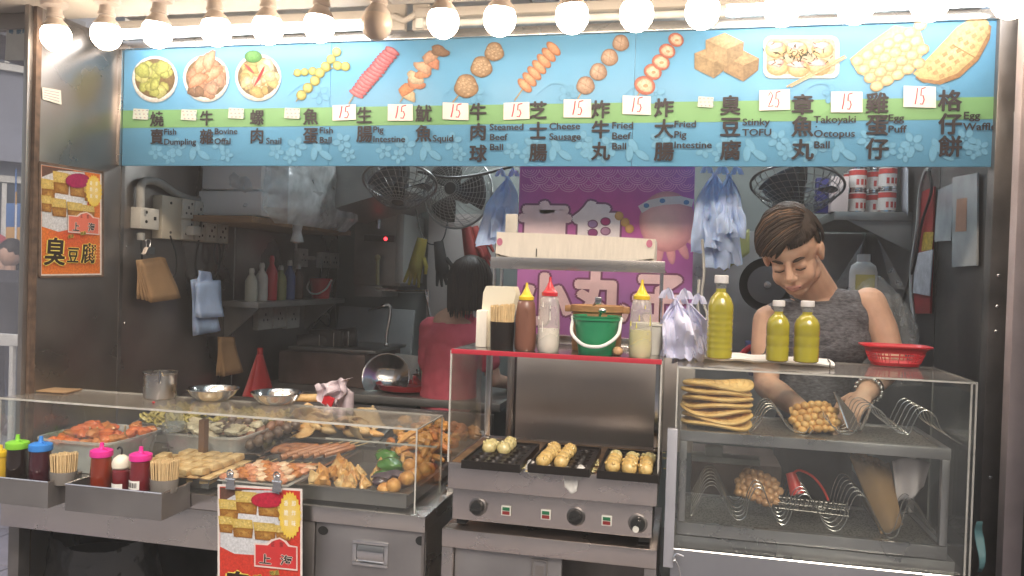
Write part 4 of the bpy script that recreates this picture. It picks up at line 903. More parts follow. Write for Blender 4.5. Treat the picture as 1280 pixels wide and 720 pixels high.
# acrylic case: front sheet, top sheet, ends, with thick pale edges
ac = thing('acrylic_case', 'clear acrylic food guard standing on the left counter', 'display case', (-1.55, YFc, ZCT))
q = M(); q.box((-2.33, YFc, ZCT+.002), (XRc-.004, YFc+.005, ZTc-.006)); part('front_sheet', q, acryl, ac)
q = M(); q.box((-2.33, YFc, ZTc-.005), (XRc, 2.60, ZTc)); part('top_sheet', q, clear_mat('greasy_acrylic', dirt=.11, dcol=(.62, .54, .46), rough=.10, dscale=5), ac)
q = M(); q.box((XRc-.003, YFc+.006, ZCT+.002), (XRc+.002, 2.60, ZTc-.006)); part('end_sheet', q, acryl, ac)
q = M(); q.box((-2.334, YFc+.006, ZCT+.05), (-2.3305, 2.45, ZTc-.006)); part('end_sheet', q, acryl, ac)
q = M(); e_ = .0035
for a, b in (((-2.33, YFc-.002, ZTc-.003), (XRc, YFc-.002, ZTc-.003)), ((-2.33, 2.6, ZTc-.003), (XRc, 2.6, ZTc-.003)), ((XRc, YFc, ZTc-.003), (XRc, 2.6, ZTc-.003)), ((XRc, YFc, ZTc), (XRc, YFc, ZCT+.004)), ((XRc, 2.6, ZTc), (XRc, 2.6, ZCT+.004)), ((-2.33, YFc, ZTc), (-2.33, YFc, ZCT+.004))):
    q.tube([a, b], e_*(1.2 if a[2] == b[2] and a[0] != b[0] else .9), 4)
part('glued_edge', q, acryl_edge, ac)
q = M(); q.box((XRc-.16*2.6, YFc+.24, ZTc-.11), (XRc-.01, YFc+.244, ZTc-.104)); part('inner_rail', q, acryl_edge, ac)
# ---- trays
def tray(label, x0, x1, y0, y1, z0, h=.03, m=None, tilt=0, fl=.012, name='food_tray', group='steel food trays in the case'):
    t = thing(name, label, 'tray', ((x0+x1)/2, (y0+y1)/2, z0), group); m = m or chrome; q = M(); Rm = rot(tilt, 0, 0); pv_ = Vector(((x0+x1)/2, y0, z0))
    th = .003
    def B(a, b): q.box(a, b, Rm, pv_)
    B((x0+fl, y0+fl, z0), (x1-fl, y1-fl, z0+th))
    B((x0+fl, y0+fl, z0+th), (x0+fl+th, y1-fl, z0+h)); B((x1-fl-th, y0+fl, z0+th), (x1-fl, y1-fl, z0+h))
    B((x0+fl+th, y0+fl, z0+th), (x1-fl-th, y0+fl+th, z0+h)); B((x0+fl+th, y1-fl-th, z0+th), (x1-fl-th, y1-fl, z0+h))
    B((x0, y0, z0+h), (x1, y0+fl+th, z0+h+th)); B((x0, y1-fl-th, z0+h), (x1, y1, z0+h+th)); B((x0, y0+fl+th, z0+h), (x0+fl+th, y1-fl-th, z0+h+th)); B((x1-fl-th, y0+fl+th, z0+h), (x1, y1-fl-th, z0+h+th))
    part('pan', q, m, t, smooth=False); return t
def TP(x0, x1, y0, y1, z0, tilt=0):                           # point on a tray from fractions
    return lambda u, v, h=0: Vector((x0+(x1-x0)*u, y0, z0)) + rot(tilt, 0, 0) @ Vector((0, (y1-y0)*v, h))
def fmat(nm, c1, c2, rough=.45, coat=.35, vs=30, bump=.5, bs=90, sss=.0): return mat(nm, c1, rough, col2=c2, vscale=vs, bump=bump, bscale=bs, coat=coat, sss=sss)
fried = fmat('fried_gold', (.78, .44, .13), (.46, .19, .04)); fried2 = fmat('fried_amber', (.76, .38, .09), (.42, .15, .03)); fried3 = fmat('fried_pale', (.82, .58, .28), (.58, .32, .11))
orange = fmat('fried_orange', (.66, .24, .05), (.34, .09, .02)); greenp = fmat('green_pepper', (.09, .26, .03), (.03, .11, .01), .25, .6, 8, .1)
eggpl = fmat('aubergine', (.10, .04, .05), (.03, .01, .015), .25, .6); tofum = fmat('tofu_cream', (.85, .62, .34), (.62, .36, .13), .6, .1)
shrimpm = fmat('pink_orange', (.74, .34, .18), (.50, .14, .06), .4, .5); saus = fmat('grilled_sausage', (.52, .22, .09), (.26, .08, .03), .35, .5); greyb = fmat('dark_beef_ball', (.20, .13, .09), (.08, .05, .035), .4, .5)
oliveb = fmat('olive_ball', (.13, .12, .07), (.05, .05, .03), .4, .5); skinp = fmat('pale_fried_sheet', (.80, .60, .34), (.58, .36, .15), .5, .25, 14)
wood = mat('bamboo_stick', (.66, .48, .25), .6, var=.15, vscale=60)
def food(name, label, cat, q, m, loc, group, **k): return solo(name, label, cat, q, m, loc=loc, group=group, **k)
def wonton(c, s, seed, m, label, group):
    rnd = random.Random(seed); c = Vector(c); q = M(); Rm = rot(rnd.uniform(-25, 25), rnd.uniform(-25, 25), rnd.random()*360)
    def f(u, v):
        a = u*2*math.pi; r_ = (1-v)**.8; k = 1+.35*math.cos(3*a+.3); n_ = .12*noise.noise(Vector((math.cos(a)*3, math.sin(a)*3, v*4+seed)))
        return c+Rm @ (Vector((math.cos(a)*r_*k*.9, math.sin(a)*r_*k*.7, v*1.7-.4))*s*(1+n_))
    q.grid(f, 18, 9); q.ball(c+Rm @ Vector((0, 0, -.1*s)), s*.75, 10, 7, .3, seed); return food('fried_wonton', label, 'wonton', q, m, c, group)
def nugget(name, label, cat, c, r, seed, m, group, disp=.45, fr=1.8, rz=None):
    rnd = random.Random(seed); q = M(); q.ball(c, r, 16, 11, disp, seed, rot(rnd.uniform(-20, 20), rnd.uniform(-20, 20), rnd.random()*360 if rz is None else rz), fr)
    return food(name, label, cat, q, m, Vector(c), group)
rnd = random.Random(11)
# front right tray: wontons, peppers, aubergine, fish balls, crisp strips
x0, x1, y0, y1 = -1.215, -.825, 2.355, 2.90; zt0 = .812
tray('deep steel tray of fried wontons, peppers and fish balls, right end', x0, x1, y0, y1, zt0, .045, steel_v)
T = TP(x0, x1, y0, y1, zt0+.01)
for i in range(26):
    u = .08+.42*rnd.random(); v = .06+.42*rnd.random(); wonton(T(u, v, .022+.035*rnd.random()), .026, i, (fried, fried3, fried2)[i % 3], 'crisp folded fried wonton in the pile at the front left of the right tray', 'fried wontons')
for i, (u, v, h_) in enumerate(((.50, .60, .065), (.60, .46, .06), (.42, .70, .055), (.62, .30, .04))):
    q = M(); c_ = T(u, v, h_); q.ball(c_, (.050-.006*i, .036, .030-.003*i), 18, 12, .25, i, rot(0, 10*i, 30*i-20), 1.4)
    food('green_pepper', ('largest glossy green pepper half, at the back of the wonton tray', 'second green pepper half, in front of the largest one', 'green pepper half at the left behind the wontons', 'small green pepper piece near the aubergine')[i], 'pepper', q, greenp, c_, 'green pepper pieces')
for i, (u, v) in enumerate(((.68, .17), (.74, .24))):
    q = M(); c_ = T(u, v, .045); q.ball(c_, (.034, .028, .022), 18, 10, .1, i, rot(20, 0, 30))
    for k in range(5): q.tube([c_+Vector((-.03, -.022+.011*k, .018)), c_+Vector((0, -.024+.012*k, .024)), c_+Vector((.03, -.022+.011*k, .018))], .0035, 5)
    food('aubergine_slice', ('dark scored aubergine slice at the front of the tray', 'second dark aubergine slice behind the front one')[i], 'aubergine', q, eggpl, c_, None)
for i in range(15):
    u = .76+.20*((i*.37) % 1); v = .06+.075*(i//2)+.02*rnd.random(); nugget('fish_ball', 'round golden fried fish ball in the heap at the right end', 'fish ball', T(u, v, .035+.03*((i*7) % 3)/2), .0245, 40+i, fried2, 'fried fish balls', .10)
for i in range(34):
    u = .48+.48*rnd.random(); v = .62+.34*rnd.random(); c_ = T(u, v, .05+.07*rnd.random()); q = M(); a = rnd.random()*3.14; l = .028+.02*rnd.random()
    d = Vector((math.cos(a), math.sin(a), rnd.uniform(-.3, .6)))*l; q.tube(bez([c_-d, c_+Vector((0, 0, .012)), c_+d], 4), [.006, .009, .012, .012, .012, .010, .008, .008, .006][:9], 7)
    food('crisp_strip', 'curled golden fried strip piled behind the green peppers', 'fried strip', q, (fried, orange, fried2)[i % 3], c_, 'fried strips')
# small pale tray with skewered pink slices, poster clipped to it
xs0, xs1, ys0, ys1 = -1.49, -1.235, 2.355, 2.56
tray('shallow white tray of pink orange squid skewers behind the hanging poster', xs0, xs1, ys0, ys1, zt0+.004, .03, mat('pale_tray', (.6, .58, .56), .35, .4))
T = TP(xs0, xs1, ys0, ys1, zt0+.012)
for i in range(7):
    u0 = .10+.13*i; q = M(); qq = thing('squid_skewer', 'bamboo skewer of pink orange squid pieces in the pale tray', 'skewer', T(u0, .5, .03), 'squid skewers')
    A = T(u0-.04, .05, .030+.004*(i % 3)); Bq = T(u0+.10, .95, .045+.004*(i % 2)); q = M(); q.tube([A, Bq+(Bq-A)*.18], .0018, 5); part('stick', q, wood, qq)
    for k in range(5):
        q = M(); c_ = A.lerp(Bq, .08+.2*k); q.ball(c_, (.021, .015, .011), 14, 9, .4, i*9+k, rot(rnd.uniform(-15, 15), rnd.uniform(-20, 20), rnd.uniform(10, 60)), 2.2); part('squid_piece', q, (shrimpm, fmat('cream_squid', (.86, .62, .42), (.72, .40, .22), .35, .5), orange)[(k+i) % 3], qq)
# sausages and satay behind
xs, xe, yy0, yy1 = -1.50, -1.24, 2.57, 2.95
tray('steel tray of grilled sausages and brown skewers, middle of the case', xs-.02, xe, yy0, yy1, zt0, .035)
T = TP(xs, xe, yy0, yy1, zt0+.012)
for i in range(9):
    c_ = T(.42+.062*i, .38+.028*i, .045+.008*(i % 2)); d = Vector((.055, .065, .014)); q = M()
    ss = thing('sausage_skewer', 'grilled brown sausage lying in the diagonal row of the middle tray', 'sausage', c_, 'grilled sausages'); q.tube(bez([c_-d*.7, c_-d*.66, c_, c_+d*.66, c_+d*.7], 4), [.003]+[.011]*3+[.0125]*9+[.011]*3+[.003], 9); part('sausage', q, saus, ss)
    q = M(); q.tube([c_+d*.7, c_+d*1.4], .0018, 5); part('stick', q, wood, ss)
for i in range(6): nugget('pig_tongue', 'smooth brown braised piece at the left of the sausage tray', 'braised meat', T(.05+.11*(i % 3)*1.2, .45+.16*(i//3)+.1*rnd.random(), .04), (.040, .022, .016), 70+i, saus, 'braised pieces', .12, 1.5, 40)
for i in range(7):
    A = T(.55+.05*i, .05+.01*i, .03); q = M(); q.ball(A, (.030, .011, .009), 12, 8, .2, i, rot(0, -5, 25)); food('orange_strip', 'flat orange grilled strip in front of the sausages', 'grilled strip', q, orange, A, 'orange strips')
# tofu squares
x0, x1, y0, y1 = -1.87, -1.515, 2.355, 2.66
tray('steel tray of pale tofu squares in front of the dark balls', x0, x1, y0, y1, zt0, .03)
T = TP(x0, x1, y0, y1, zt0+.006)
for l_ in range(2):
    for i in range(7-l_):
        for j in range(4):
            if l_ and (i+j) % 7 == 3: continue
            c_ = T(.08+.137*i+l_*.05+.01*rnd.random(), .12+.235*j+.02*rnd.random(), .018+.024*l_); q = M(); q.bbox(c_-Vector((.0205, .029, .0115)), c_+Vector((.0205, .029, .0115)), .006, rot(rnd.uniform(-4, 4), rnd.uniform(-4, 4), rnd.uniform(-8, 8)), c_)
            for v_ in range(len(q.v)): q.v[v_] = q.v[v_] + Vector((1, 1, 1))*.0025*noise.noise(q.v[v_]*60)
            food('tofu_square', 'pale fried tofu square, %s row from the front, %s from the left, %s layer' % (('first', 'second', 'third', 'fourth')[j], ('first', 'second', 'third', 'fourth', 'fifth', 'sixth', 'seventh')[i], ('lower', 'upper')[l_]), 'tofu', q, tofum, c_, 'tofu squares')
# dark balls on sticks behind the tofu
x0, x1, y0, y1 = -1.93, -1.515, 2.68, 3.02
tray('steel tray of dark beef balls behind the tofu squares', x0, x1, y0, y1, zt0+.015, .03, tilt=6)
T = TP(x0, x1, y0, y1, zt0+.03, 6)
for i in range(10):
    A = T(.10+.085*i, .12+.01*i, .028+.012*(i % 2)); Bq = T(.22+.085*i, .85, .04+.012*(i % 2)); ss = thing('beef_ball_skewer', 'skewer of dark balls in the tray behind the tofu squares', 'skewer', A, 'dark ball skewers')
    q = M(); q.tube([A, Bq+(Bq-A)*.22], .0018, 5); part('stick', q, wood, ss)
    for k in range(5): q = M(); q.ball(A.lerp(Bq, .02+.235*k), .021, 12, 8, .12, i*7+k); part('ball', q, (greyb if i < 4 or i > 7 else fmat('brown_ball', (.34, .17, .10), (.16, .07, .04))) if i % 5 else oliveb, ss)
# raised back tray of pale fried sheets
x0, x1, y0, y1 = -1.63, -1.18, 2.97, 3.22
zb = .885
tray('raised tray of pale fried sheets and rolls at the back of the case', x0, x1, y0, y1, zb-.035, .02, kit_steel, tilt=12)
q = M(); q.bbox((-2.28, 2.97, .80), (-.80, 3.25, .832), .003); part('rear_step', q, kit_steel, ct)
T = TP(x0, x1, y0, y1, zb-.02, 12)
for i in range(15):
    u = .05+.9*rnd.random(); v = .1+.8*rnd.random(); c_ = T(u, v, .02+.03*rnd.random()); s_ = .045+.03*rnd.random(); Rm = rot(rnd.uniform(-35, 30), rnd.uniform(-35, 35), rnd.random()*360); q = M()
    q.grid(lambda a, b: c_+Rm @ Vector(((a-.5)*s_*2*(1-.25*abs(b-.5)), (b-.5)*s_*1.3*(1+.2*math.sin(a*5)), .012*math.sin(a*6+i)+.010*math.sin(b*5+i))), 9, 7)
    food('fried_sheet', 'thin pale fried sheet in the heap on the raised back tray', 'fried sheet', q, (skinp, fried3)[i % 2], c_, 'fried sheets', solid=.006)
for i in range(9):
    c_ = T(.05+.11*i, .12+.1*rnd.random(), .025+.02*(i % 2)); q = M(); q.ball(c_, (.042, .015, .014), 14, 9, .15, i, rot(0, 6, rnd.uniform(-40, 30))); food('fried_roll', 'pale fried roll along the front of the raised back tray', 'fried roll', q, (fried3, skinp, fried)[i % 3], c_, 'fried rolls')
c_ = T(.05, .9, .085); q = M(); q.tube(bez([c_-Vector((.05, 0, 0)), c_, c_+Vector((.07, .01, .004))]), .017, 10); food('fried_roll', 'largest pale roll at the top left of the raised back tray', 'fried roll', q, fried3, c_, 'fried rolls')
# back right tray of golden pieces (seen between case and grill)
x0, x1, y0, y1 = -1.15, -.80, 2.95, 3.24
tray('tray of golden fried cubes behind the end of the acrylic case', x0, x1, y0, y1, .835, .03, kit_steel, tilt=6)
T = TP(x0, x1, y0, y1, .845, 6)
for i in range(30): nugget('fried_cube', 'rough golden fried piece in the tray at the back right of the case', 'fried piece', T(.05+.9*rnd.random(), .08+.8*rnd.random(), .03+.045*rnd.random()), (.026, .022, .02), 120+i, (fried, orange, fried2)[i % 3], 'golden fried pieces', .5, 2.2)
x0, x1, y0, y1 = -.795, -.70, 2.62, 2.90
tray('narrow tray of orange food between the case and the grill', x0, x1, y0, y1, .79, .03)
T = TP(x0, x1, y0, y1, .80)
for i in range(10): nugget('orange_piece', 'orange fried piece in the narrow tray beside the grill', 'fried piece', T(.2+.6*rnd.random(), .05+.09*i, .03), (.026, .022, .02), 150+i, orange, 'orange pieces', .4)
q = M(); c_ = T(.6, .3, .065); q.ball(c_, .014, 12, 8); solo('red_ball', 'small bright red ball on the narrow tray', 'ball', q, redb)
# left: greens, curled noodles, containers
noodle = fmat('yellow_green_curl', (.50, .42, .12), (.26, .20, .04), .5, .3)
def curlpile(label, T, nu, seed, m, R0=.006, h=.03, cat='noodles', name='curled_pieces'):
    rr_ = random.Random(seed); q = M()
    for i in range(nu):
        c_ = T(.06+.88*rr_.random(), .06+.88*rr_.random(), h*rr_.random()+.01); a = rr_.random()*6.28; l = .022
        q.tube([c_+Vector((l*math.cos(a+t*1.6)*(.4+t*.5), l*math.sin(a+t*1.6)*(.4+t*.5), .010*math.sin(t*3))) for t in (0, .5, 1, 1.5, 2)], R0, 5)
    return solo(name, label, cat, q, m, kind='stuff')
for nm_, (a, b), (zz), lb, m_, c2 in (('t1', ((-2.28, 2.96), (-2.0, 3.2)), .87, 'heap of yellow green curled pieces in the back tray, left', noodle, None), ('t2', ((-1.97, 2.96), (-1.66, 3.2)), .87, 'heap of yellow green curled pieces in the back tray, next to the raised tray', noodle, None)):
    tray('steel back tray of yellow green curls, '+('left one' if nm_ == 't1' else 'right one'), a[0], b[0], a[1], b[1], zz-.02, .025, kit_steel, tilt=10); curlpile(lb, TP(a[0], b[0], a[1], b[1], zz-.01, 10), 150, 5, m_)
def tub(label, x0, x1, y0, y1, z0, h):
    t = thing('food_tub', label, 'tub', ((x0+x1)/2, (y0+y1)/2, z0)); q = M(); cx, cy = (x0+x1)/2, (y0+y1)/2; a, b = (x1-x0)/2, (y1-y0)/2
    def ring(k, z):
        P_ = []
        for i in range(40):
            t_ = 2*math.pi*i/40; c_, s_ = math.cos(t_), math.sin(t_); P_.append(Vector((cx+a*k*math.copysign(abs(c_)**.35, c_), cy+b*k*math.copysign(abs(s_)**.35, s_), z)))
        return P_
    V = ring(.86, z0)+ring(.9, z0+h*.5)+ring(.97, z0+h)+ring(1.02, z0+h)+ring(1.02, z0+h*.93); q.add(V, [(r_*40+i, r_*40+(i+1) % 40, (r_+1)*40+(i+1) % 40, (r_+1)*40+i) for r_ in range(4) for i in range(40)]+[tuple(range(40))])
    part('wall', q, milky, t); return t
tub('cloudy plastic tub of bright orange pieces at the far left of the case', -2.28, -1.955, 2.42, 2.74, .802, .115)
tub('cloudy plastic tub of white fried pieces next to the orange one', -1.94, -1.60, 2.66, 2.92, .802, .115)
T = TP(-2.27, -1.965, 2.43, 2.73, .84)
op = fmat('bright_orange_food', (.80, .22, .05), (.62, .10, .03), .4, .5, 20)
for i in range(36): nugget('orange_ball', 'bright orange piece heaped in the far left tub', 'fried piece', T(.08+.84*rnd.random(), .08+.84*rnd.random(), .05+.04*rnd.random()), (.030, .020, .016), 200+i, op if i % 3 else orange, 'bright orange pieces', .35)
T = TP(-1.93, -1.61, 2.67, 2.91, .84)
wf = fmat('white_food', (.72, .66, .50), (.56, .46, .28), .5, .3, 20)
for i in range(34): nugget('white_piece', 'pale cream piece heaped in the second tub', 'fried piece', T(.08+.84*rnd.random(), .08+.84*rnd.random(), .05+.05*rnd.random()), (.030, .020, .012), 240+i, wf, 'pale cream pieces', .4)
for i, (px, py) in enumerate(((40, 546), (112, 548), (121, 548), (156, 546))):
    a = W(px, py, 2.55); q = M(); q.tube([a, W(px+.5, py-14, 2.53)], .0028, 6); solo('bamboo_stick', ('lone bamboo stick standing at the left of the orange tub', 'left one of the two sticks standing at the right of the orange tub', 'right one of the two sticks standing at the right of the orange tub', 'bamboo stick leaning on the pale tub')[i], 'stick', q, wood)
q = M(); a = W(255, 565, 2.62); b = W(252, 525, 2.60); q.bbox((a.x-.012, 2.60, a.z-.02), (a.x+.012, 2.63, b.z), .003); solo('post_block', 'brown upright block behind the tofu squares', 'block', q, mat('brown_block', (.20, .10, .05), .6, var=.3))
q = M(); c_ = W(218, 522, 2.68); q.ball(c_, (.035, .03, .045), 16, 10, .3, 4); q.lathe([(.03, -.05), (.045, -.02)], c_, 12); solo('white_bag', 'knotted white bag hanging inside the case top', 'bag', q, film)
# things on the case top
t = thing('steel_pot', 'steel pot with a ladle handle standing on the acrylic case top', 'pot', WZ(200, 497, ZTc)); o = org(t); r_ = .056; steel_v0 = steel_v
q = M(); q.lathe([(0, .001), (r_*.97, .001), (r_, .006), (r_, .086), (r_*1.08, .090), (r_*1.08, .094), (r_*.97, .092), (r_*.96, .01), (0, .008)], o, 40); part('body', q, mat('pot_steel', (.46, .44, .42), .3, 1, rvar=.08, vscale=12), t)
q = M(); q.tube([o+Vector((.02, .01, .02)), o+Vector((.04, -.045, .095)), o+Vector((.042, -.062, .105)), o+Vector((.043, -.064, .06))], .004, 6); part('ladle', q, chrome, t)
def dish(label, loc, r):
    q = M(); q.lathe([(0, .001), (r*.62, .001), (r*.86, .018), (r*.97, .034), (r*1.03, .038), (r*1.03, .041), (r*.95, .038), (r*.83, .022), (r*.6, .005), (0, .004)], loc, 44); return solo('steel_bowl', label, 'bowl', q, chrome, loc=loc, group='steel bowls on the case top')
dish('shallow steel bowl on the case top, next to the pot', WZ(266, 499, ZTc), .088); dish('shallow steel bowl on the case top, right of the first bowl', WZ(346, 504, ZTc), .088)
q = M(); c_ = WZ(70, 489, ZTc+.002); q.bbox(c_-Vector((.07, .04, 0)), c_+Vector((.07, .05, .006)), .002, rot(0, 0, 5), c_); solo('brown_card', 'flat piece of brown card at the far end of the case top', 'card', q, kraft)
q = M(); c_ = WZ(70+40, 497, ZTc) ; q.ball(WZ(192, 503, ZTc+.003), (.006, .004, .003), 8, 5); solo('red_crumb', 'tiny red crumb on the case top in front of the pot', 'crumb', q, redb)
# crumpled bag behind
c_ = W(415, 500, 2.80); q = M()
q.grid(lambda u, v: c_+Vector(((u-.5)*.13*(.5+.7*v)+.01*math.sin(9*v+u*4), .02*math.sin(u*6.28*2)+.02*noise.noise(Vector((u*4, v*4, 1))), -.05+.10*v+.04*u+.012*noise.noise(Vector((u*6, v*5, 0))))), 18, 12)
q.grid(lambda u, v: c_+Vector((.03+(u-.5)*.09, .03+.02*math.sin(u*6.28), -.05+.09*v+.012*math.cos(u*9))), 12, 8)
solo('crumpled_bag', 'crumpled pale pink plastic bag behind the case top', 'bag', q, mat('pink_white_film', (.62, .52, .56), .35, var=.3, vscale=20), solid=.001)
q = M(); q.bbox(W(403, 507, 2.78), W(418, 495, 2.79), .003, rot(0, 20, 0)); solo('red_label', 'red print on the crumpled bag behind the case', 'label', q, redb)
# ---- hanging sauce ledges and condiments
def ledge(label, x0, x1, y0, y1, zt, h):
    t = thing('sauce_ledge', label, 'ledge', ((x0+x1)/2, (y0+y1)/2, zt-h)); th = .003; q = M()
    q.box((x0, y0, zt-h), (x1, y0+th, zt)); part('front_wall', q, mat('ledge_steel', (.30, .28, .27), .42, .85, var=.2, vscale=5, rvar=.08), t, smooth=False)
    q = M(); q.box((x1-th, y0+th, zt-h), (x1, y1, zt)); part('end_wall', q, MATS['ledge_steel'], t, smooth=False); q = M(); q.box((x0, y0+th, zt-h), (x0+th, y1, zt)); part('end_wall', q, MATS['ledge_steel'], t, smooth=False)
    q = M(); q.box((x0+th, y0+th, zt-h), (x1-th, y1, zt-h+th)); part('bottom', q, MATS['ledge_steel'], t, smooth=False)
    q = M(); q.tube([(x0, y1, zt), (x0, y0, zt), (x1, y0, zt), (x1, y1, zt)], .003, 5); part('rolled_edge', q, steel_h, t); return t
ledge('steel sauce ledge hung on the counter front, right one', -1.925, -1.575, 2.19, 2.336, .838, .085)
ledge('steel sauce ledge at the far left with the green capped bottle', -2.50, -1.99, 2.19, 2.336, .838, .085)
def squeeze(label, px, py, Y, h_px, r, liquid, cap, nozzle=True, wlab=False, name='sauce_bottle', capf=.30):
    b = W(px, py, Y); h = h_px*mpp(b); t = thing('sauce_bottle', label, 'bottle', b, 'squeeze bottles on the sauce ledges'); hc = h*(1-capf)
    q = M(); q.lathe([(r*.9, 0), (r, .006), (r, hc*.55), (r*.97, hc*.7), (r*.92, hc)], b, 26); part('body', q, liquid, t)
    q = M(); q.lathe([(r*1.04, hc), (r*1.08, hc+.004), (r*1.06, hc+h*.13), (r*.8, hc+h*.16), (r*.2, hc+h*.175), (0, hc+h*.175)], b, 26)
    part('cap', q, cap, t)
    q = M(); q.tube([b+Vector((0, 0, hc+h*.15)), b+Vector((0, 0, hc+h*.19)), b+Vector((.001, 0, h))], [r*.34, r*.22, r*.18], 10)
    q.tube(bez([b+Vector((r*.2, 0, hc+h*.16)), b+Vector((r*.6, -r*.3, hc+h*.20)), b+Vector((r*.9, -r*.2, hc+h*.14))]), r*.09, 5); part('nozzle', q, cap, t)
    if wlab:
        q = M(); 
        for k in range(9): pass
        q.grid(lambda u, v: b+Vector((r*1.015*math.sin((u-.62)*1.5), -r*1.015*math.cos((u-.62)*1.5), hc*(.10+.28*v))), 8, 1); l_ = part('paper_label', q, paper, t)
        q = M()
        for k in range(9): u0 = .12+k*.085; q.grid(lambda u, v: b+Vector((r*1.03*math.sin((u0+.03*u*(1+k % 2)-.62)*1.5), -r*1.03*math.cos((u0+.03*u*(1+k % 2)-.62)*1.5), hc*(.16+.16*v))), 1, 1)
        part('printed_bars', q, BK_, l_)
    return t
soy = mat('soy_sauce', (.018, .010, .008), .18, coat=.6); plum = mat('plum_sauce', (.05, .012, .018), .18, coat=.6); chili = mat('chilli_sauce', (.22, .03, .012), .22, coat=.6, var=.2); chili2 = mat('dark_chilli', (.16, .015, .02), .2, coat=.6)
limeg = mat('lime_cap', (.22, .55, .04), .35); bluec = mat('blue_cap', (.04, .22, .62), .35); pinkc = mat('pink_cap', (.72, .03, .28), .35)
squeeze('yellow topped sauce bottle cut by the left edge', 0, 600, 2.26, 44, .030, mat('mustard', (.60, .38, .03), .3), yelp)
squeeze('dark sauce bottle with a lime green cap', 21, 599, 2.26, 56, .034, soy, limeg)
squeeze('dark sauce bottle with a blue cap', 50, 603, 2.26, 58, .034, plum, bluec, wlab=False)
squeeze('orange red chilli bottle with a pink cap, left of the white topped one', 126, 609, 2.26, 56, .033, chili, pinkc)
squeeze('dark red bottle with a pink cap and a white paper label', 175, 613, 2.25, 55, .033, chili2, pinkc, wlab=True)
b = W(151, 611, 2.25); t = thing('sauce_bottle', 'dark bottle with a domed white top and a black hooked spout', 'bottle', b); 
q = M(); q.lathe([(.024, 0), (.027, .005), (.027, .06), (.022, .065)], b, 24); part('body', q, chili2, t)
q = M(); q.lathe([(.022, .066), (.028, .072), (.029, .085), (.024, .10), (.010, .11), (0, .112)], b, 24); part('cap', q, mat('cream_cap', (.74, .68, .55), .35), t)
q = M(); q.tube(bez([b+Vector((0, 0, .11)), b+Vector((.001, 0, .128)), b+Vector((-.008, 0, .134)), b+Vector((-.016, 0, .128))]), .003, 6); part('spout', q, black, t)
q = M(); q.grid(lambda u, v: b+Vector((.0275*math.sin((u-.5)*1.6), -.0275*math.cos((u-.5)*1.6), .002+.02*v)), 6, 1); part('paper_label', q, paper, t)
def skewercup(label, px, py, Y, w_px, h_px, cup, seed, cf=.42, sx=1.0, tint=None, n_=140):
    b = W(px, py, Y); k = mpp(b); r = w_px*k/2; h = h_px*k; t = thing('skewer_cup', label, 'cup', b, 'cups of bamboo skewers')
    q = M(); q.lathe([(0, .002), (r*.86, .0), (r*.9, .005), (r*.96, h*cf), (r*.92, h*cf), (r*.86, .008), (0, .008)], b, 28, sy=.8); part('cup', q, cup, t)
    rr_ = random.Random(seed)
    for i in range(n_):
        a = i*2.399; d = math.sqrt((i+.5)/n_)*r*.90; x, y = d*math.cos(a), d*math.sin(a)*.8; q = M(); z1 = h*(1-.06*rr_.random())+x*.10
        q.tube([b+Vector((x*.9, y*.9, .01)), b+Vector((x*1.05, y*1.05, z1))], .0023, 4 if i < n_*.5 else 5); part('skewer', q, tint or wood, t)
    return t
skewercup('cup packed with bamboo skewers on the far left sauce ledge', 79, 604, 2.25, 36, 38, mat('clear_cup', (.20, .18, .16), .2), 1)
skewercup('cup packed with bamboo skewers on the right sauce ledge', 205, 614, 2.25, 38, 39, mat('clear_cup'), 2)
# ---- hanging poster in front of the counter with two clips
YPo = 2.30
q = W(325, 610, YPo); poster('hanging_poster', 'red stinky tofu poster hanging from two clips in front of the counter', lambda x, y: W(x, y, YPo), Vector((0, -1, 0)), Vector((1, 0, 0)), (272, 605, 378, 800), True, slant=lambda a: (6*a, 8*a))
for i, (px, py) in enumerate(((290, 603), (348, 606))):
    t = thing('bulldog_clip', ('left', 'right')[i]+' steel clip holding the hanging red poster to the tray', 'clip', W(px, py, YPo-.01)); o = org(t)
    q = M(); q.prism([o+Vector((-.017, -.006, -.02)), o+Vector((.017, -.006, -.02)), o+Vector((.012, -.004, .012)), o+Vector((-.012, -.004, .012))], (0, -.004, 0)); q.tube([o+Vector((-.016, -.008, .012)), o+Vector((.016, -.008, .012))], .005, 8); part('jaw', q, chrome, t)
    q = M(); q.tube(bez([o+Vector((-.006, -.01, .012)), o+Vector((-.010, -.012, .034)), o+Vector((0, -.012, .042)), o+Vector((.010, -.012, .034)), o+Vector((.006, -.01, .012))]), .0028, 6); q.ball(o+Vector((0, -.010, .025)), (.009, .003, .010), 10, 6); part('lever', q, chrome, t)
# ---- black rubbish bag in a bin below
t = thing('rubbish_bin', 'bin lined with a glossy black bag under the left counter', 'bin', W(125, 720, 2.62)); o = W(128, 760, 2.62); o.z = 0
q = M()
def fb(u, v):
    a = u*2*math.pi; n_ = .10*noise.noise(Vector((math.cos(a)*2.5, math.sin(a)*2.5, v*4)))+.06*noise.noise(Vector((math.cos(a)*7, math.sin(a)*7, v*9))); r_ = .185*(1+n_)*(1+.08*math.sin(v*3.1))
    return o+Vector((r_*math.cos(a)*1.1, r_*math.sin(a)*.75, .03+.50*v+.03*math.sin(a*2+1)*v))
q.grid(fb, 60, 24); part('bag', q, mat('black_film', (.012, .012, .013), .22, bump=.6, bscale=22, spec=.8), t)
q = M(); q.lathe([(0, .0), (.15, 0), (.17, .45), (.168, .45), (.15, .01), (0, .01)], o, 28, sy=.72); part('pail', q, black, t)
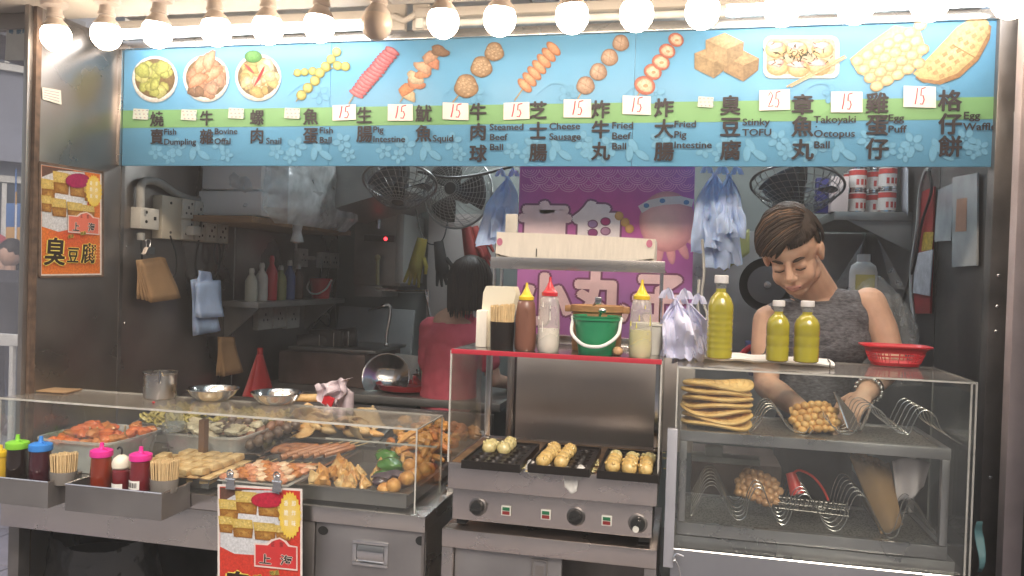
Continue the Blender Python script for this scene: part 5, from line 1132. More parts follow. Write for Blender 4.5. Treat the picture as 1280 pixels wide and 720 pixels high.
# ============================================================ OCTOPUS BALL GRILL (middle)
GX0, GX1, GY0, GY1 = -.685, -.065, 2.30, 2.74; ZD = .985; ZH = 1.322
gs = mat('grill_steel', (.68, .61, .57), .27, 1, var=.10, vscale=3, stretch=(1, 1, 2), rvar=.04)
gr = thing('grill_machine', 'stainless octopus ball grill with three knobs and a glass sided hood', 'grill', ((GX0+GX1)/2, GY0, .81))
q = M(); q.bbox((GX0, GY0, .907), (GX1, GY1, ZD), .004); part('deck', q, gs, gr)
q = M(); q.bbox((GX0+.012, GY0+.018, .81), (GX1-.012, GY1, .906), .003); part('control_panel', q, gs, gr)
q = M()
for x in (GX0+.02, GX1-.05):
    for y in (GY0+.04, GY1-.05): q.bbox((x, y, .79), (x+.03, y+.03, .809), .002)
part('feet', q, rubber, gr, kind='stuff')
for n_, (px, py) in enumerate(((597.5, 633.5), (720, 645.5), (797.5, 654))):
    c_ = W(px, py, GY0+.0175); ax = rot(90, 0, 0)
    q = M(); q.lathe([(.0, .0), (.0265, 0), (.0275, .003), (.024, .006), (0, .006)], c_, 28, ax); kn = part('knob', q, steel_dark, gr, ('left black knob', 'middle black knob', 'right black knob with a silver dot')[n_])
    q = M(); q.lathe([(.0, .0), (.021, .006), (.0205, .018), (.018, .022), (0, .023)], c_, 28, ax); q.bbox(c_+Vector((-.004, -.034, -.018)), c_+Vector((.004, -.0225, .018)), .002, rot(0, (80, 60, 20)[n_], 0), c_); part('grip', q, black, kn)
    if n_ == 2: q = M(); q.lathe([(0, .036), (.009, .036), (.009, .030)], c_+Vector((-.004, 0, -.008)), 14, ax); part('dial_dot', q, old_white, kn)
for px, py in ((633, 638), (682.5, 643), (758.5, 650.5)):
    c_ = W(px, py, GY0+.0175); q = M(); q.bbox(c_-Vector((.015, .005, .015)), c_+Vector((.015, 0, .015)), .002); ind = part('indicator', q, old_white, gr)
    q = M(); q.box(c_+Vector((-.011, -.0062, .001)), c_+Vector((.011, -.0052, .011))); part('green_lens', q, mat('green_lens', (.01, .12, .05), .2, coat=.5), ind)
    q = M(); q.box(c_+Vector((-.011, -.0062, -.011)), c_+Vector((.011, -.0052, -.001))); part('red_lens', q, mat('red_lens', (.22, .02, .02), .2, coat=.5), ind)
# hood
gt = clear_mat('grill_glass', tint=(.90, .88, .84), dirt=.12, dcol=(.6, .55, .48), rough=.06)
q = M(); q.bbox((GX0, GY0-.004, ZH-.010), (GX1, GY0+.003, ZH+.004), .001); part('red_band', q, mat('red_band', (.48, .03, .05), .4), gr)
q = M(); q.bbox((GX0, GY0+.004, ZH-.004), (GX1, GY1-.02, ZH+.003), .001); part('top_plate', q, mat('top_plate_steel', (.42, .38, .36), .22, .9, var=.2), gr)
q = M(); q.box((GX0, GY0+.004, ZD), (GX0+.004, GY0+.36, ZH-.005)); q2 = M(); q2.box((GX1-.004, GY0+.004, ZD), (GX1, GY0+.36, ZH-.005))
part('side_glass', q, gt, gr); part('side_glass', q2, gt, gr)
q = M()
for x in (GX0, GX1): q.tube([(x, GY0, ZD), (x, GY0, ZH)], .0035, 4)
part('glass_edge', q, acryl_edge, gr)
q = M(); q.bbox((GX0+.01, GY1-.05, ZD-.01), (GX0+.03, GY1-.03, ZH-.005), .002); part('post', q, chrome, gr); q = M(); q.bbox((GX1-.03, GY1-.05, ZD-.01), (GX1-.01, GY1-.03, ZH-.005), .002); part('post', q, chrome, gr)
q = M(); xl = W(645, 500, 2.86).x; q.bbox((xl, 2.86, .95), (GX1+.10, 2.872, 1.295), .002); solo('back_splash', 'grey steel sheet standing behind the grill plates', 'panel', q, mat('splash_grey', (.62, .57, .54), .36, .6, var=.15, vscale=3, rvar=.1))
q = M(); q.bbox((GX0+.04, 2.90, .9), (xl-.006, 2.915, 1.30), .002); q.tube([(GX0+.065, 2.88, .9), (GX0+.065, 2.88, 1.32)], .01, 8); solo('steel_screen', 'polished steel strip behind the left end of the grill', 'panel', q, steel_v)
# drip channels between plates
q = M(); q.box((GX0+.01, GY0+.012, ZD+.0005), (GX1-.01, GY1-.06, ZD+.003)); part('drip_tray', q, mat('oily_tray', (.36, .20, .09), .3, .4, var=.5, vscale=18, coat=.5), gr)
def plate_at(px_fl, px_fr, label, cols=3, rows=6):
    a = WZ(px_fl[0], px_fl[1], ZD+.018); b = WZ(px_fr[0], px_fr[1], ZD+.018); x0, x1, y0 = a.x, b.x, (a.y+b.y)/2; y1 = y0+.30
    t = thing('grill_plate', label, 'grill plate', ((x0+x1)/2, (y0+y1)/2, ZD+.003), 'cast iron grill plates'); wd = x1-x0; q = M(); n = 8
    # top skin with a round hollow in every cell
    cx_ = [(x0+wd*.06+wd*.88*(i+.5)/cols) for i in range(cols)]; cy_ = [y0+.018+(y1-y0-.036)*(j+.5)/rows for j in range(rows)]; cr = min(wd*.88/cols, (y1-y0-.036)/rows)*.46; z1 = ZD+.018
    def h_(x, y):
        d = min(math.hypot(x-u, y-v) for u in cx_ for v in cy_); return z1 - (math.sqrt(max(0, cr*cr-d*d))*.75 if d < cr else 0)
    q.grid(lambda u, v: (x0+wd*u, y0+(y1-y0)*v, h_(x0+wd*u, y0+(y1-y0)*v)), 36, 60); part('hollow_plate', q, iron, t)
    q = M()
    for A, B in (((x0-.004, y0-.004), (x1+.004, y0)), ((x0-.004, y1), (x1+.004, y1+.004)), ((x0-.004, y0), (x0, y1)), ((x1, y0), (x1+.004, y1))): q.box((A[0], A[1], ZD+.001), (B[0], B[1], z1+.006))
    part('rim', q, iron, t); return cx_, cy_, z1
ballm = mat('batter_ball', (.72, .55, .24), .45, col2=(.60, .36, .10), vscale=45, bump=.4, bscale=120, coat=.5, sss=.1); ballp = mat('pale_batter_ball', (.70, .60, .32), .4, col2=(.56, .46, .18), vscale=40, bump=.3, bscale=100, coat=.6, sss=.1)
rnd = random.Random(5)
P1 = plate_at((578, 578), (649, 583), 'black iron plate with hollows, left, mostly empty'); P2 = plate_at((662, 582), (735, 590), 'black iron plate with hollows, middle, two columns filled'); P3 = plate_at((748, 590), (822, 597), 'black iron plate with hollows, right, full of balls')
for P_, cells, lb, gp in ((P1, [(0, 3), (0, 4), (1, 3), (1, 4), (1, 5)], 'pale green octopus ball at the back of the left plate', 'octopus balls on the left plate'),
                      (P2, [(c_, r_) for c_ in (0, 1) for r_ in (0, 1, 2, 3, 4)], 'golden octopus ball in the two filled columns of the middle plate', 'octopus balls on the middle plate'),
                      (P3, [(c_, r_) for c_ in (0, 1, 2) for r_ in (0, 1, 2, 3)], 'yellow octopus ball in the three columns of the right plate', 'octopus balls on the right plate')):
    for k, (c_, r_) in enumerate(cells):
        lb2 = lb.split(' in the ')[0].split(' at the ')[0]+', %s column, %s row from the front, %s plate' % (('left', 'middle', 'right')[c_], ('first', 'second', 'third', 'fourth', 'fifth', 'sixth')[r_], gp.split()[4])
        p0 = Vector((P_[0][c_]+rnd.uniform(-.002, .002), P_[1][r_]+rnd.uniform(-.002, .002), P_[2]+.010)); q = M(); q.ball(p0, .0208*(1+rnd.uniform(-.05, .08)), 20, 13, .10, k+c_*3, None, 2.2)
        for j in range(3): a = rnd.random()*6.28; q.ball(p0+Vector((.017*math.cos(a), .017*math.sin(a), .006+.008*rnd.random())), .006, 7, 5, .3, j+k)
        solo('octopus_ball', lb2, 'octopus ball', q, (ballp if (P_ is P1 or (P_ is P3 and k % 4 == 3)) else ballm), loc=p0, group=gp)
# batter scraps
q = M()
for i in range(110):
    px = rnd.choice((656, 656, 741, 741, 741, 600, 690, 826)); p0 = WZ(px+rnd.uniform(-7, 7), rnd.uniform(562, 590), ZD+.006); q.ball(p0, (.007*rnd.random()+.002, .006, .002), 7, 4, .5, i)
solo('batter_scraps', 'scraps of cooked batter between the grill plates', 'scraps', q, ballp, kind='stuff')
# cloth hanging on the front edge
q = M(); A = W(657, 583, GY0-.004); B = W(731, 592, GY0-.004)
def clf(u, v):
    p0 = A.lerp(B, u); dr = .022+.012*math.sin(u*9)+(.03 if .68 < u < .92 else 0)
    return Vector((p0.x+.004*math.sin(v*5), GY0+.026-.034*min(1, v*2)-.002*math.sin(u*30), ZD+.014+.005*math.sin(u*14)+.004*math.sin(u*37)-max(0, v-.40)*dr*1.8))
q.grid(clf, 40, 12); solo('white_cloth', 'thin folded white cloth on the front edge of the grill', 'cloth', q, paper, solid=.004)
# ---- lower cabinet
cb = thing('grill_cabinet', 'stainless cabinet with sliding doors under the grill', 'cabinet', ((GX0+GX1)/2, GY0+.1, 0))
zc = .785
q = M(); q.bbox((GX0-.012, GY0-.004, zc-.055), (GX1+.005, GY1, zc), .004); part('top_frame', q, gs, cb)
q = M(); q.bbox((GX0-.012, GY0, .03), (GX0+.022, GY0+.04, zc-.056), .003); part('post', q, gs, cb); q = M(); q.bbox((GX1-.03, GY0, .03), (GX1+.005, GY0+.04, zc-.056), .003); part('post', q, gs, cb)
q = M(); q.bbox((GX0-.012, GY0+.041, .03), (GX0-.006, GY1, zc-.056), .002); q2 = M(); q2.bbox((GX1-.001, GY0+.041, .03), (GX1+.005, GY1, zc-.056), .002); part('side_panel', q, gs, cb); part('side_panel', q2, gs, cb)
q = M(); q.box((GX0, GY1-.02, .03), (GX1, GY1-.01, zc-.056)); part('back_panel', q, steel_dark, cb)
xd = W(703, 700, GY0+.03).x; q = M(); q.bbox((GX0+.024, GY0+.02, .05), (xd, GY0+.035, zc-.058), .003); dr = part('sliding_door', q, mat('door_steel'), cb)
a = W(664, 718, GY0+.018); b = W(685, 700, GY0+.018); q = M()
q.bbox((a.x, GY0+.013, a.z-.03), (a.x+.005, GY0+.0205, b.z), .001); q.bbox((b.x-.005, GY0+.013, a.z-.03), (b.x, GY0+.0205, b.z), .001); q.bbox((a.x+.0055, GY0+.013, b.z-.005), (b.x-.0055, GY0+.0205, b.z), .001); q.box((a.x+.012, GY0+.0195, a.z-.03), (b.x-.012, GY0+.0199, b.z-.02)); part('handle', q, steel_v, dr)
q = M(); q.box((xd+.01, GY0+.05, .35), (GX1-.035, GY0+.35, .37)); part('inner_shelf', q, steel_dark, cb)
# ---- shelf stand above the grill with the paper box
st = thing('raised_shelf', 'steel shelf on thin legs standing behind the sauce bottles', 'shelf', W(722, 420, 2.62)); YS = 2.60
A = W(613, 332, YS); B = W(831, 341, YS); zs = (A.z+B.z)/2
q = M(); q.bbox((A.x, YS, zs-.005), (B.x, YS+.005, zs+.033), .001); part('front_lip', q, steel_h, st)
q = M(); q.bbox((A.x, YS+.006, zs-.004), (B.x, YS+.26, zs+.004), .001); part('board', q, steel_h, st)
for x in (A.x+.01, B.x-.01, A.x+.035):
    q = M(); q.tube([(x, YS+.02, zs-.005), (x, YS+.02, ZH+.003)], .006, 8); part('leg', q, chrome, st)
q = M(); q.bbox((A.x+.09, YS+.05, ZH+.004), (B.x-.03, YS+.1, ZH+.034), .003); part('lower_rail', q, chrome, st)
bx = thing('paper_box', 'long open cardboard box of white napkin stacks on the raised shelf', 'box', W(718, 325, YS+.08)); zz = zs+.034
Y_ = YS+.02; a = W(620, 322, Y_); b = W(745, 327, Y_); c = W(818, 322, Y_); tz = W(620, 290, Y_).z; tz2 = W(815, 299, Y_).z
card = mat('cream_card', (.86, .79, .68), .7, var=.08, stretch=(8, 1, 1), vscale=12)
def quadslab(q, P_, d=(0, .004, 0)): q.prism(P_, d)
q = M(); q.prism([Vector((a.x, Y_-.01, zz+.012)), Vector((a.x+.05, Y_-.01, zz)), Vector((b.x+.12, Y_-.01, zz-.001)), Vector((c.x, Y_-.01, zz+.008)), Vector((c.x-.002, Y_-.01, tz2)), Vector((b.x-.1, Y_-.01, tz2+.01)), Vector((a.x+.004, Y_-.01, tz))], (0, .004, 0)); part('front_flap', q, card, bx, smooth=False)
q = M(); q.box((a.x, Y_, zz), (a.x+.004, Y_+.20, tz)); q.box((c.x-.004, Y_, zz), (c.x, Y_+.20, tz2)); q.box((a.x+.004, Y_+.196, zz), (c.x-.004, Y_+.20, tz2+.01)); q.box((a.x+.004, Y_, zz), (c.x-.004, Y_+.196, zz+.003)); part('tray', q, card, bx, smooth=False)
for i in range(5): q = M(); x = a.x+.01+i*(c.x-a.x-.02)/5; q.bbox((x, Y_+.01, zz+.004), (x+(c.x-a.x-.02)/5-.004, Y_+.18, tz2-.004+.004*(i % 2)), .006); part('napkin_stack', q, paper, bx)
q = M()
for x, z in ((a.x+.006, zz+.05), (c.x-.025, zz+.055)): q = M(); q.lathe([(0, 0), (.010, 0)], Vector((x+.008, Y_-.0116, z)), 12, rot(90, 0, 0), sx=1, sy=1.3); part('pink_print', q, mat('pink_print', (.60, .20, .30), .6), bx)
pass
q = M(); x = W(671, 323, Y_).x; q.box((x-.0015, Y_-.0115, zz+.004), (x+.0015, Y_-.0105, zz+.030)); part('staple', q, BK_, bx)
q = M(); q.bbox(W(631, 295, YS+.22), W(648, 268, YS+.24), .004); solo('white_carton', 'small pale carton behind the napkin box', 'carton', q, old_white)
# ---- things on the grill top
def on(px, py, Y=None): return WZ(px, py, ZH+.003) if Y is None else W(px, py, Y)
def onY(px, Y): p0 = W(px, 440, Y); return Vector((p0.x, Y, ZH+.0035))
t = thing('paper_cups', 'stack of folded white paper boats leaning at the left of the grill top', 'paper boats', onY(620, 2.42)); o = org(t)
for i in range(6): q = M(); y = .012*i; q.prism([o+Vector((-.055-.002*i, y, 0)), o+Vector((.02, y, 0)), o+Vector((.058, y, .17)), o+Vector((.05, y, .19)), o+Vector((-.038, y, .19)), o+Vector((-.047, y, .17))], (0, .004, 0)); part('paper_boat', q, mat('bright_card', (.80, .74, .58), .7), t)
q = M(); q.bbox(o+Vector((-.062, -.02, 0)), o+Vector((-.028, .04, .115)), .004); part('side_pack', q, card, t)
skewercup('dark cup of bamboo skewers on the left of the grill top', 627, 438, 2.36, 32, 58, iron, 3, .62)
grime = mat('sauce_drips', (.16, .06, .03), .4)
def tallbottle(label, px, Y, h, r, liq, fill, cap, shell=None, tip=.5, group='squeeze bottles on the grill top'):
    o = onY(px, Y); t = thing('squeeze_bottle', label, 'bottle', o, group); hb = h*.74
    prof = [(r*.86, 0), (r*.96, .006), (r, .03), (r*.96, hb*.5), (r*.88, hb*.82), (r*.80, hb*.95), (r*.62, hb)]
    q = M(); q.lathe(prof, o, 28); part('body', q, shell or liq, t)
    if shell:
        k = [(x*.94, z) for x, z in prof if z <= hb*fill]; q = M(); q.lathe([(0, .004)]+k+[(k[-1][0]*.98, hb*fill), (0, hb*fill)], o, 24); part('sauce', q, liq, t)
    q = M(); q.lathe([(r*.70, hb+.001), (r*.72, hb+h*.05), (r*.62, hb+h*.06), (r*.45, hb+h*.09), (r*.14, hb+h*.19), (r*.10, h), (0, h)], o, 22); part('nozzle_cap', q, cap, t)
    q = M(); rr_ = random.Random(int(px)); 
    for i in range(5):
        a = -1.57+rr_.uniform(-1.1, 1.1); z0 = hb*rr_.uniform(.55, .93); L_ = hb*rr_.uniform(.05, .22); q.tube([o+Vector((r*.965*math.cos(a), r*.965*math.sin(a), z0-L_*k_/3)) for k_ in range(4)], [.0008, .0014, .0016, .0024], 5)
    part('drips', q, liq, t, kind='stuff'); return t
shell = clear_mat('bottle_shell', tint=(.90, .88, .84), dirt=.30, dcol=(.90, .87, .83), rough=.12, dscale=3)
tallbottle('brown sauce squeeze bottle with a yellow lid on the grill top', 656, 2.37, .205, .033, mat('brown_sauce', (.20, .085, .055), .35, var=.1, coat=.3), 1, yelp)
tallbottle('white mayonnaise squeeze bottle with a red nozzle on the grill top', 685, 2.36, .225, .034, mat('mayonnaise', (.80, .76, .68), .35), .42, redb, shell)
tallbottle('squeeze bottle of pale yellow oil with a yellow nozzle on the grill top', 800, 2.34, .225, .034, mat('pale_oil', (.62, .56, .12), .25, coat=.5), .48, yelp, shell)
o = onY(745, 2.37); bucket('bucket', 'green bucket with a white handle on the grill top', o, .052, .068, .115, grnb, white_pl)
o = onY(745, 2.50); t = thing('bamboo_steamer', 'small brown bamboo box behind the green bucket', 'steamer', o); bam = mat('bamboo_brown', (.36, .19, .08), .55, var=.3, vscale=20, stretch=(1, 1, 4))
q = M(); q.lathe([(.075, .0), (.077, .02), (.077, .12), (.083, .122), (.083, .140), (.078, .141), (.073, .135), (.073, .02), (0, .02)], o, 28); part('ring', q, bam, t)
for s_ in (-1, 1): q = M(); q.bbox(o+Vector((s_*.088-.012, -.02, .118)), o+Vector((s_*.088+.012, .02, .138)), .003); part('lug', q, bam, t)
q = M(); q.tube([o+Vector((-.02, -.05, .12)), o+Vector((.005, -.07, .155))], .004, 6); q.bbox(o+Vector((0, -.075, .145)), o+Vector((.02, -.06, .168)), .003); solo('steel_spoon', 'steel spoon handle in the bamboo box', 'spoon', q, chrome)
q = M(); o2 = onY(745, 2.37); q.tube([o2+Vector((0, 0, .09)), o2+Vector((.012, -.01, .125))], .004, 6); q.ball(o2+Vector((.016, -.012, .13)), (.012, .008, .008), 10, 6); solo('steel_scoop', 'steel scoop sticking out of the green bucket', 'scoop', q, chrome)
o = onY(812, 2.47); q = M(); q.lathe([(0, .002), (.038, .0), (.052, .085), (.056, .088), (.056, .094), (.051, .094), (.036, .006), (0, .006)], o, 26); solo('white_tub', 'white plastic tub behind the oil bottle', 'tub', q, old_white, loc=o)
q = M(); o = onY(772, 2.345); q.ball(o+Vector((0, 0, .014)), (.016, .015, .014), 16, 10); solo('brown_egg', 'small brown egg between the bucket and the oil bottle', 'egg', q, mat('eggshell', (.55, .33, .17), .5))
# ---- purple banner hanging behind
YP = 3.12
pb = thing('purple_banner', 'purple hanging banner with pink lettering and an octopus behind the grill', 'banner', W(760, 440, YP)); nrm = Vector((0, -1, 0))
pr = Print(lambda x, y: W(x, y, YP), nrm, (1, 0, 0))
pr.k = 0
LFT, RGTX, TOP, BOT = 650, 869, 200, 455
vs = []; cols = []; NX, NY = 14, 20
for j in range(NY+1):
    for i in range(NX+1):
        u, v = i/NX, j/NY; x = LFT+(RGTX-LFT)*u-6*v; y = TOP+(BOT-TOP)*v; vs.append(pr.P(x, y)); g_ = .5+.5*math.sin(u*2.4+v*3.1+.3); b_ = .5+.5*math.sin(v*6-u*2.5-1.4)
        cols.append((.42+.22*g_*(1-.35*b_), .12+.09*b_, .40+.14*b_))
pr.m.add(vs, [(j*(NX+1)+i, j*(NX+1)+i+1, (j+1)*(NX+1)+i+1, (j+1)*(NX+1)+i) for j in range(NY) for i in range(NX)], cols); part('cloth', pr.cut(), printm, pb)
pr.k = 2; LC = (.85, .42, .62); DP = (.24, .09, .19)
for row in range(3):
    for i in range(10):
        cx = 662+i*24.5-(12 if row % 2 else 0); cy = 212+row*9
        if cx > 868 or cx < 652: continue
        pr.k = 2+row*4
        for r_ in (11.5, 8.5, 5.5, 2.8):
            pts = [(cx+r_*1.05*math.cos(t), cy+r_*.85*math.sin(t)) for t in [math.pi*k/10 for k in range(11)]]; pr.line([p_ for p_ in pts if 651 < p_[0] < 868], .9, LC) if len([p_ for p_ in pts if 651 < p_[0] < 868]) > 2 else None; pr.k = 2+row*4
part('wave_border', pr.cut(), printm, pb)
PKc = (.94, .74, .78)
for c_, x, y, h_, col_ in (('章', 681, 284, 64, PKc), ('魚', 748, 284, 64, (.95, .88, .92)), ('小', 680, 374, 66, (.93, .68, .73)), ('丸', 750, 370, 66, (.93, .68, .73)), ('子', 824, 374, 64, (.93, .68, .74))):
    pr.k = 20
    for k_ in range(12): a = k_*math.pi/6; pr.k = 20+k_*2; pr.text(c_, x+5.8*math.cos(a), y+5.8*math.sin(a), h_, DP, .004, center=True, sx=1.05)
    kf = 50
    for rr_ in (1.4, 3.2):
        for k_ in range(8): a = k_*math.pi/4; pr.k = kf; kf += 2; pr.text(c_, x+rr_*math.cos(a), y+rr_*math.sin(a), h_, col_, .004, center=True, sx=1.05)
    part('lettering', pr.cut(), printm, pb)
pr.k = 90
for x, y, c_ in ((741, 280, (.40, .26, .50)), (757, 277, (.55, .06, .26)), (741, 291, (.35, .08, .26)), (757, 289, (.50, .28, .44))): pr.blob(x, y, 6.6, 5.4, DP, n=16); pr.blob(x, y, 5.4, 4.3, c_, n=16)
for x, y in ((774, 270), (781.5, 278), (787, 286)): pr.blob(x, y, 5.6, 5.6, (.62, .36, .12), (.74, .46, .20), n=16)
part('octopus_ball_print', pr.cut(), printm, pb)
pr.k = 24; OC = (.84, .44, .48)
for cx, cy, rx, ry, an in ((811, 308, 6, 18, 20), (824, 313, 6, 19, 6), (838, 312, 6, 19, -8), (852, 308, 6, 18, -25), (861, 298, 5, 13, -50)):
    pr.blob(cx, cy, rx, ry, (.72, .34, .40), OC, ang=an, n=16)
pr.k = 34; pr.blob(834, 277, 35, 38, (.72, .32, .36), (.90, .62, .60), n=32, hl=(-.4, .1)); pr.line([(800, 262), (812, 255), (830, 251), (850, 250), (866, 254)], 10, (.74, .70, .70)); 
for x, y in ((808, 257), (828, 251), (858, 253)): pr.blob(x, y, 3.6, 3, (.10, .26, .50), n=12)
part('plain_octopus', pr.cut(), printm, pb)
q = M(); a = W(649, 212, YP+.01); b = W(870, 212, YP+.01); q.tube([a+Vector((0, 0, .16)), b+Vector((0, 0, .16))], .012, 8); part('rod', q, old_white, pb)
# blue bag bunches either side
plastic_bunch('bunch of thin blue plastic bags hanging left of the purple banner', W(634, 224, 3.16), .15, .29, 6, 21, lean=-.22)
plastic_bunch('large bunch of thin blue plastic bags hanging right of the purple banner', W(893, 220, 3.05), .15, .35, 7, 22, lean=.02)
plastic_bunch('smaller blue bag bunch with drooping ends, beside the large one', W(911, 222, 3.02), .10, .24, 5, 23, lean=.12)
plastic_bunch('bunch of white bags hanging between the grill and the right case', W(845, 378, 2.46), .12, .17, 6, 24, mm=mat('white_lilac_film', (.62, .62, .80), .45, var=.2, vscale=14, bump=.4, bscale=45, sss=.2))
plastic_bunch('flat white bag sheets hanging just left of the big green bottle', W(862, 384, 2.50), .12, .17, 4, 25, mm=mat('white_lilac_film'), lean=.25)
# ============================================================ RIGHT CASE
CX0, CX1, CY0, CY1 = -.02, .745, 2.30, 2.68; CZT = 1.31
cs_ = mat('case_steel', (.46, .44, .44), .32, .95, var=.15, vscale=6, rvar=.08)
rc = thing('waffle_case', 'clear acrylic case with two mesh shelves standing at the right', 'display case', ((CX0+CX1)/2, CY0, .7))
q = M(); q.box((CX0, CY0, .80), (CX1-.004, CY0+.005, CZT-.006)); part('front_sheet', q, acryl, rc)
q = M(); q.box((CX0, CY0, CZT-.005), (CX1, CY1, CZT)); part('top_sheet', q, clear_mat('case_top_acrylic', dirt=.10, dcol=(.5, .46, .44), rough=.08), rc)
q = M(); q.box((CX1-.003, CY0+.006, .80), (CX1+.002, CY1, CZT-.006)); part('end_sheet', q, acryl, rc)
q = M(); q.box((CX0-.002, CY0+.006, .80), (CX0+.003, CY1, CZT-.006)); part('end_sheet', q, acryl, rc)
q = M()
for a, b in (((CX0, CY0, CZT-.003), (CX1, CY0, CZT-.003)), ((CX0, CY1, CZT-.003), (CX1, CY1, CZT-.003)), ((CX1, CY0, CZT-.003), (CX1, CY1, CZT-.003)), ((CX1, CY0, CZT), (CX1, CY0, .80)), ((CX1-.012, CY0, CZT), (CX1-.012, CY0, .80)), ((CX0, CY0, CZT), (CX0, CY0, .80)), ((CX1, CY1, CZT), (CX1, CY1, .8))): q.tube([a, b], .0032, 4)
part('glued_edge', q, acryl_edge, rc)
fx0, fx1, fy0, fy1 = CX0+.012, CX1-.045, CY0+.03, CY1-.01; zu = 1.125; zl = .862
q = M()
def barq(a, b): q.bbox(a, b, .002)
def frame(z, h): 
    global q
    for a, b in (((fx0, fy0, z-h), (fx1, fy0+.018, z)), ((fx0, fy1-.018, z-h), (fx1, fy1, z)), ((fx0, fy0+.0185, z-h), (fx0+.018, fy1-.0185, z)), ((fx1-.018, fy0+.0185, z-h), (fx1, fy1-.0185, z))):
        q = M(); q.bbox(a, b, .002); part('shelf_rail', q, cs_, rc)
frame(zu, .030); frame(zl, .035)
for x in (fx0, fx1-.022):
    for y in (fy0+.001, fy1-.021): q = M(); q.bbox((x+.001, y, zl+.001), (x+.021, y+.020, zu-.031), .002); part('post', q, cs_, rc)
# mesh shelves
def meshm():
    m = bpy.data.materials.new('woven_mesh'); m.use_nodes = True; nt = m.node_tree; b = nt.nodes['Principled BSDF']; b.inputs['Metallic'].default_value = .8; b.inputs['Roughness'].default_value = .45
    tc = nt.nodes.new('ShaderNodeTexCoord'); ck = nt.nodes.new('ShaderNodeTexVoronoi'); ck.inputs['Scale'].default_value = 160; nt.links.new(tc.outputs['Object'], ck.inputs[0])
    rp = nt.nodes.new('ShaderNodeValToRGB'); rp.color_ramp.elements[0].color = (.05, .045, .04, 1); rp.color_ramp.elements[1].color = (.30, .28, .25, 1); rp.color_ramp.elements[0].position = .2; rp.color_ramp.elements[1].position = .5
    nt.links.new(ck.outputs[0], rp.inputs[0]); nt.links.new(rp.outputs[0], b.inputs['Base Color']); return m
mm = meshm()
for z in (zu-.006, zl-.006): q = M(); q.box((fx0+.0185, fy0+.0185, z-.003), (fx1-.0185, fy1-.0185, z)); part('mesh_shelf', q, mm, rc)
# base: front panel and inclined flap
q = M(); q.bbox((fx0-.01, fy0, .76), (fx1+.02, fy1, .824), .003); part('base_panel', q, cs_, rc)
q = M(); q.bbox((fx0-.005, fy0+.01, .05), (fx1+.015, fy1, .758), .003); part('base_cabinet', q, cs_, rc)
A = W(838, 692, CY0-.004); B = W(1200, 728, CY0-.004)
q = M(); q.bbox((A.x, CY0-.012, .2), (fx1+.05, CY0-.002, .795), .003); part('front_flap', q, mat('flap_steel', (.36, .36, .39), .4, .8, var=.15, vscale=4), rc)
q = M(); q.tube([(A.x, CY0-.011, .797), (fx1+.05, CY0-.011, .797)], .003, 5); part('flap_edge', q, chrome, rc)
A = W(841, 536, 2.275); B = W(841, 709, 2.275); q = M(); q.bbox((A.x-.014, 2.268, B.z), (A.x+.014, 2.29, A.z), .002); solo('steel_strip', 'narrow pale steel upright strip between the grill and the right case', 'strip', q, mat('pale_strip', (.46, .46, .50), .45, .5, var=.1))
q = M(); c_ = W(843, 701, 2.262); q.tube(bez([c_+Vector((.025, 0, .015)), c_+Vector((.005, 0, .02)), c_+Vector((-.002, -.002, .005)), c_+Vector((.01, 0, -.01)), c_+Vector((.02, 0, -.05)), c_+Vector((.03, 0, -.10))]), .0022, 6); q.ball(c_, .006, 8, 6); solo('wire_hook', 'bent wire hook on a screw at the foot of the pale strip', 'hook', q, chrome)
# wave racks
def wave_rack(label, pts_px, Y0, Y1, n_):
    """wires bent to a wave in X, repeated in depth; pts_px: crest/trough points measured at the front wire"""
    P_ = [W(px, py, Y0) for px, py in pts_px]; t = thing('wave_rack', label, 'rack', P_[0]); cv = bez(P_, 8)
    for k in range(n_): y = (Y1-Y0)*k/(n_-1); q = M(); q.tube([p_+Vector((0, y, 0)) for p_ in cv], .0013, 5); part('wire', q, wire, t)
    for i in (0, len(cv)-1): q = M(); q.tube([cv[i], cv[i]+Vector((0, Y1-Y0, 0))], .0018, 5); part('cross_wire', q, wire, t)
    return t
wave_rack('wavy wire rack on the upper shelf, left, beside the waffles', [(937, 543), (948, 530), (958, 514), (967, 511), (976, 517), (981, 529), (993, 540), (1008, 545), (1016, 538)], 2.36, 2.56, 5)
wave_rack('wavy wire rack on the upper shelf, middle, under the hands', [(1034, 520), (1040, 532), (1052, 542), (1066, 541), (1074, 528), (1081, 512), (1092, 509), (1104, 516), (1112, 530), (1124, 541), (1134, 541)], 2.35, 2.57, 6)
wave_rack('wavy wire rack on the upper shelf, right end', [(1120, 530), (1134, 543), (1142, 530), (1150, 516), (1160, 513), (1170, 522), (1176, 536), (1190, 548), (1203, 556)], 2.36, 2.58, 6)
wave_rack('long wavy wire rack on the lower shelf', [(864, 645), (873, 628), (882, 610), (893, 607), (903, 620), (912, 640), (922, 650), (932, 645), (937, 625), (945, 610), (955, 614), (962, 632), (972, 652), (982, 655), (990, 640), (998, 622), (1008, 618), (1018, 630), (1030, 655), (1044, 664), (1056, 655), (1062, 635), (1070, 620), (1082, 622), (1094, 645), (1108, 670), (1120, 670), (1128, 650), (1134, 632), (1144, 628), (1156, 645), (1170, 668), (1180, 680), (1188, 682)], 2.35, 2.60, 7)
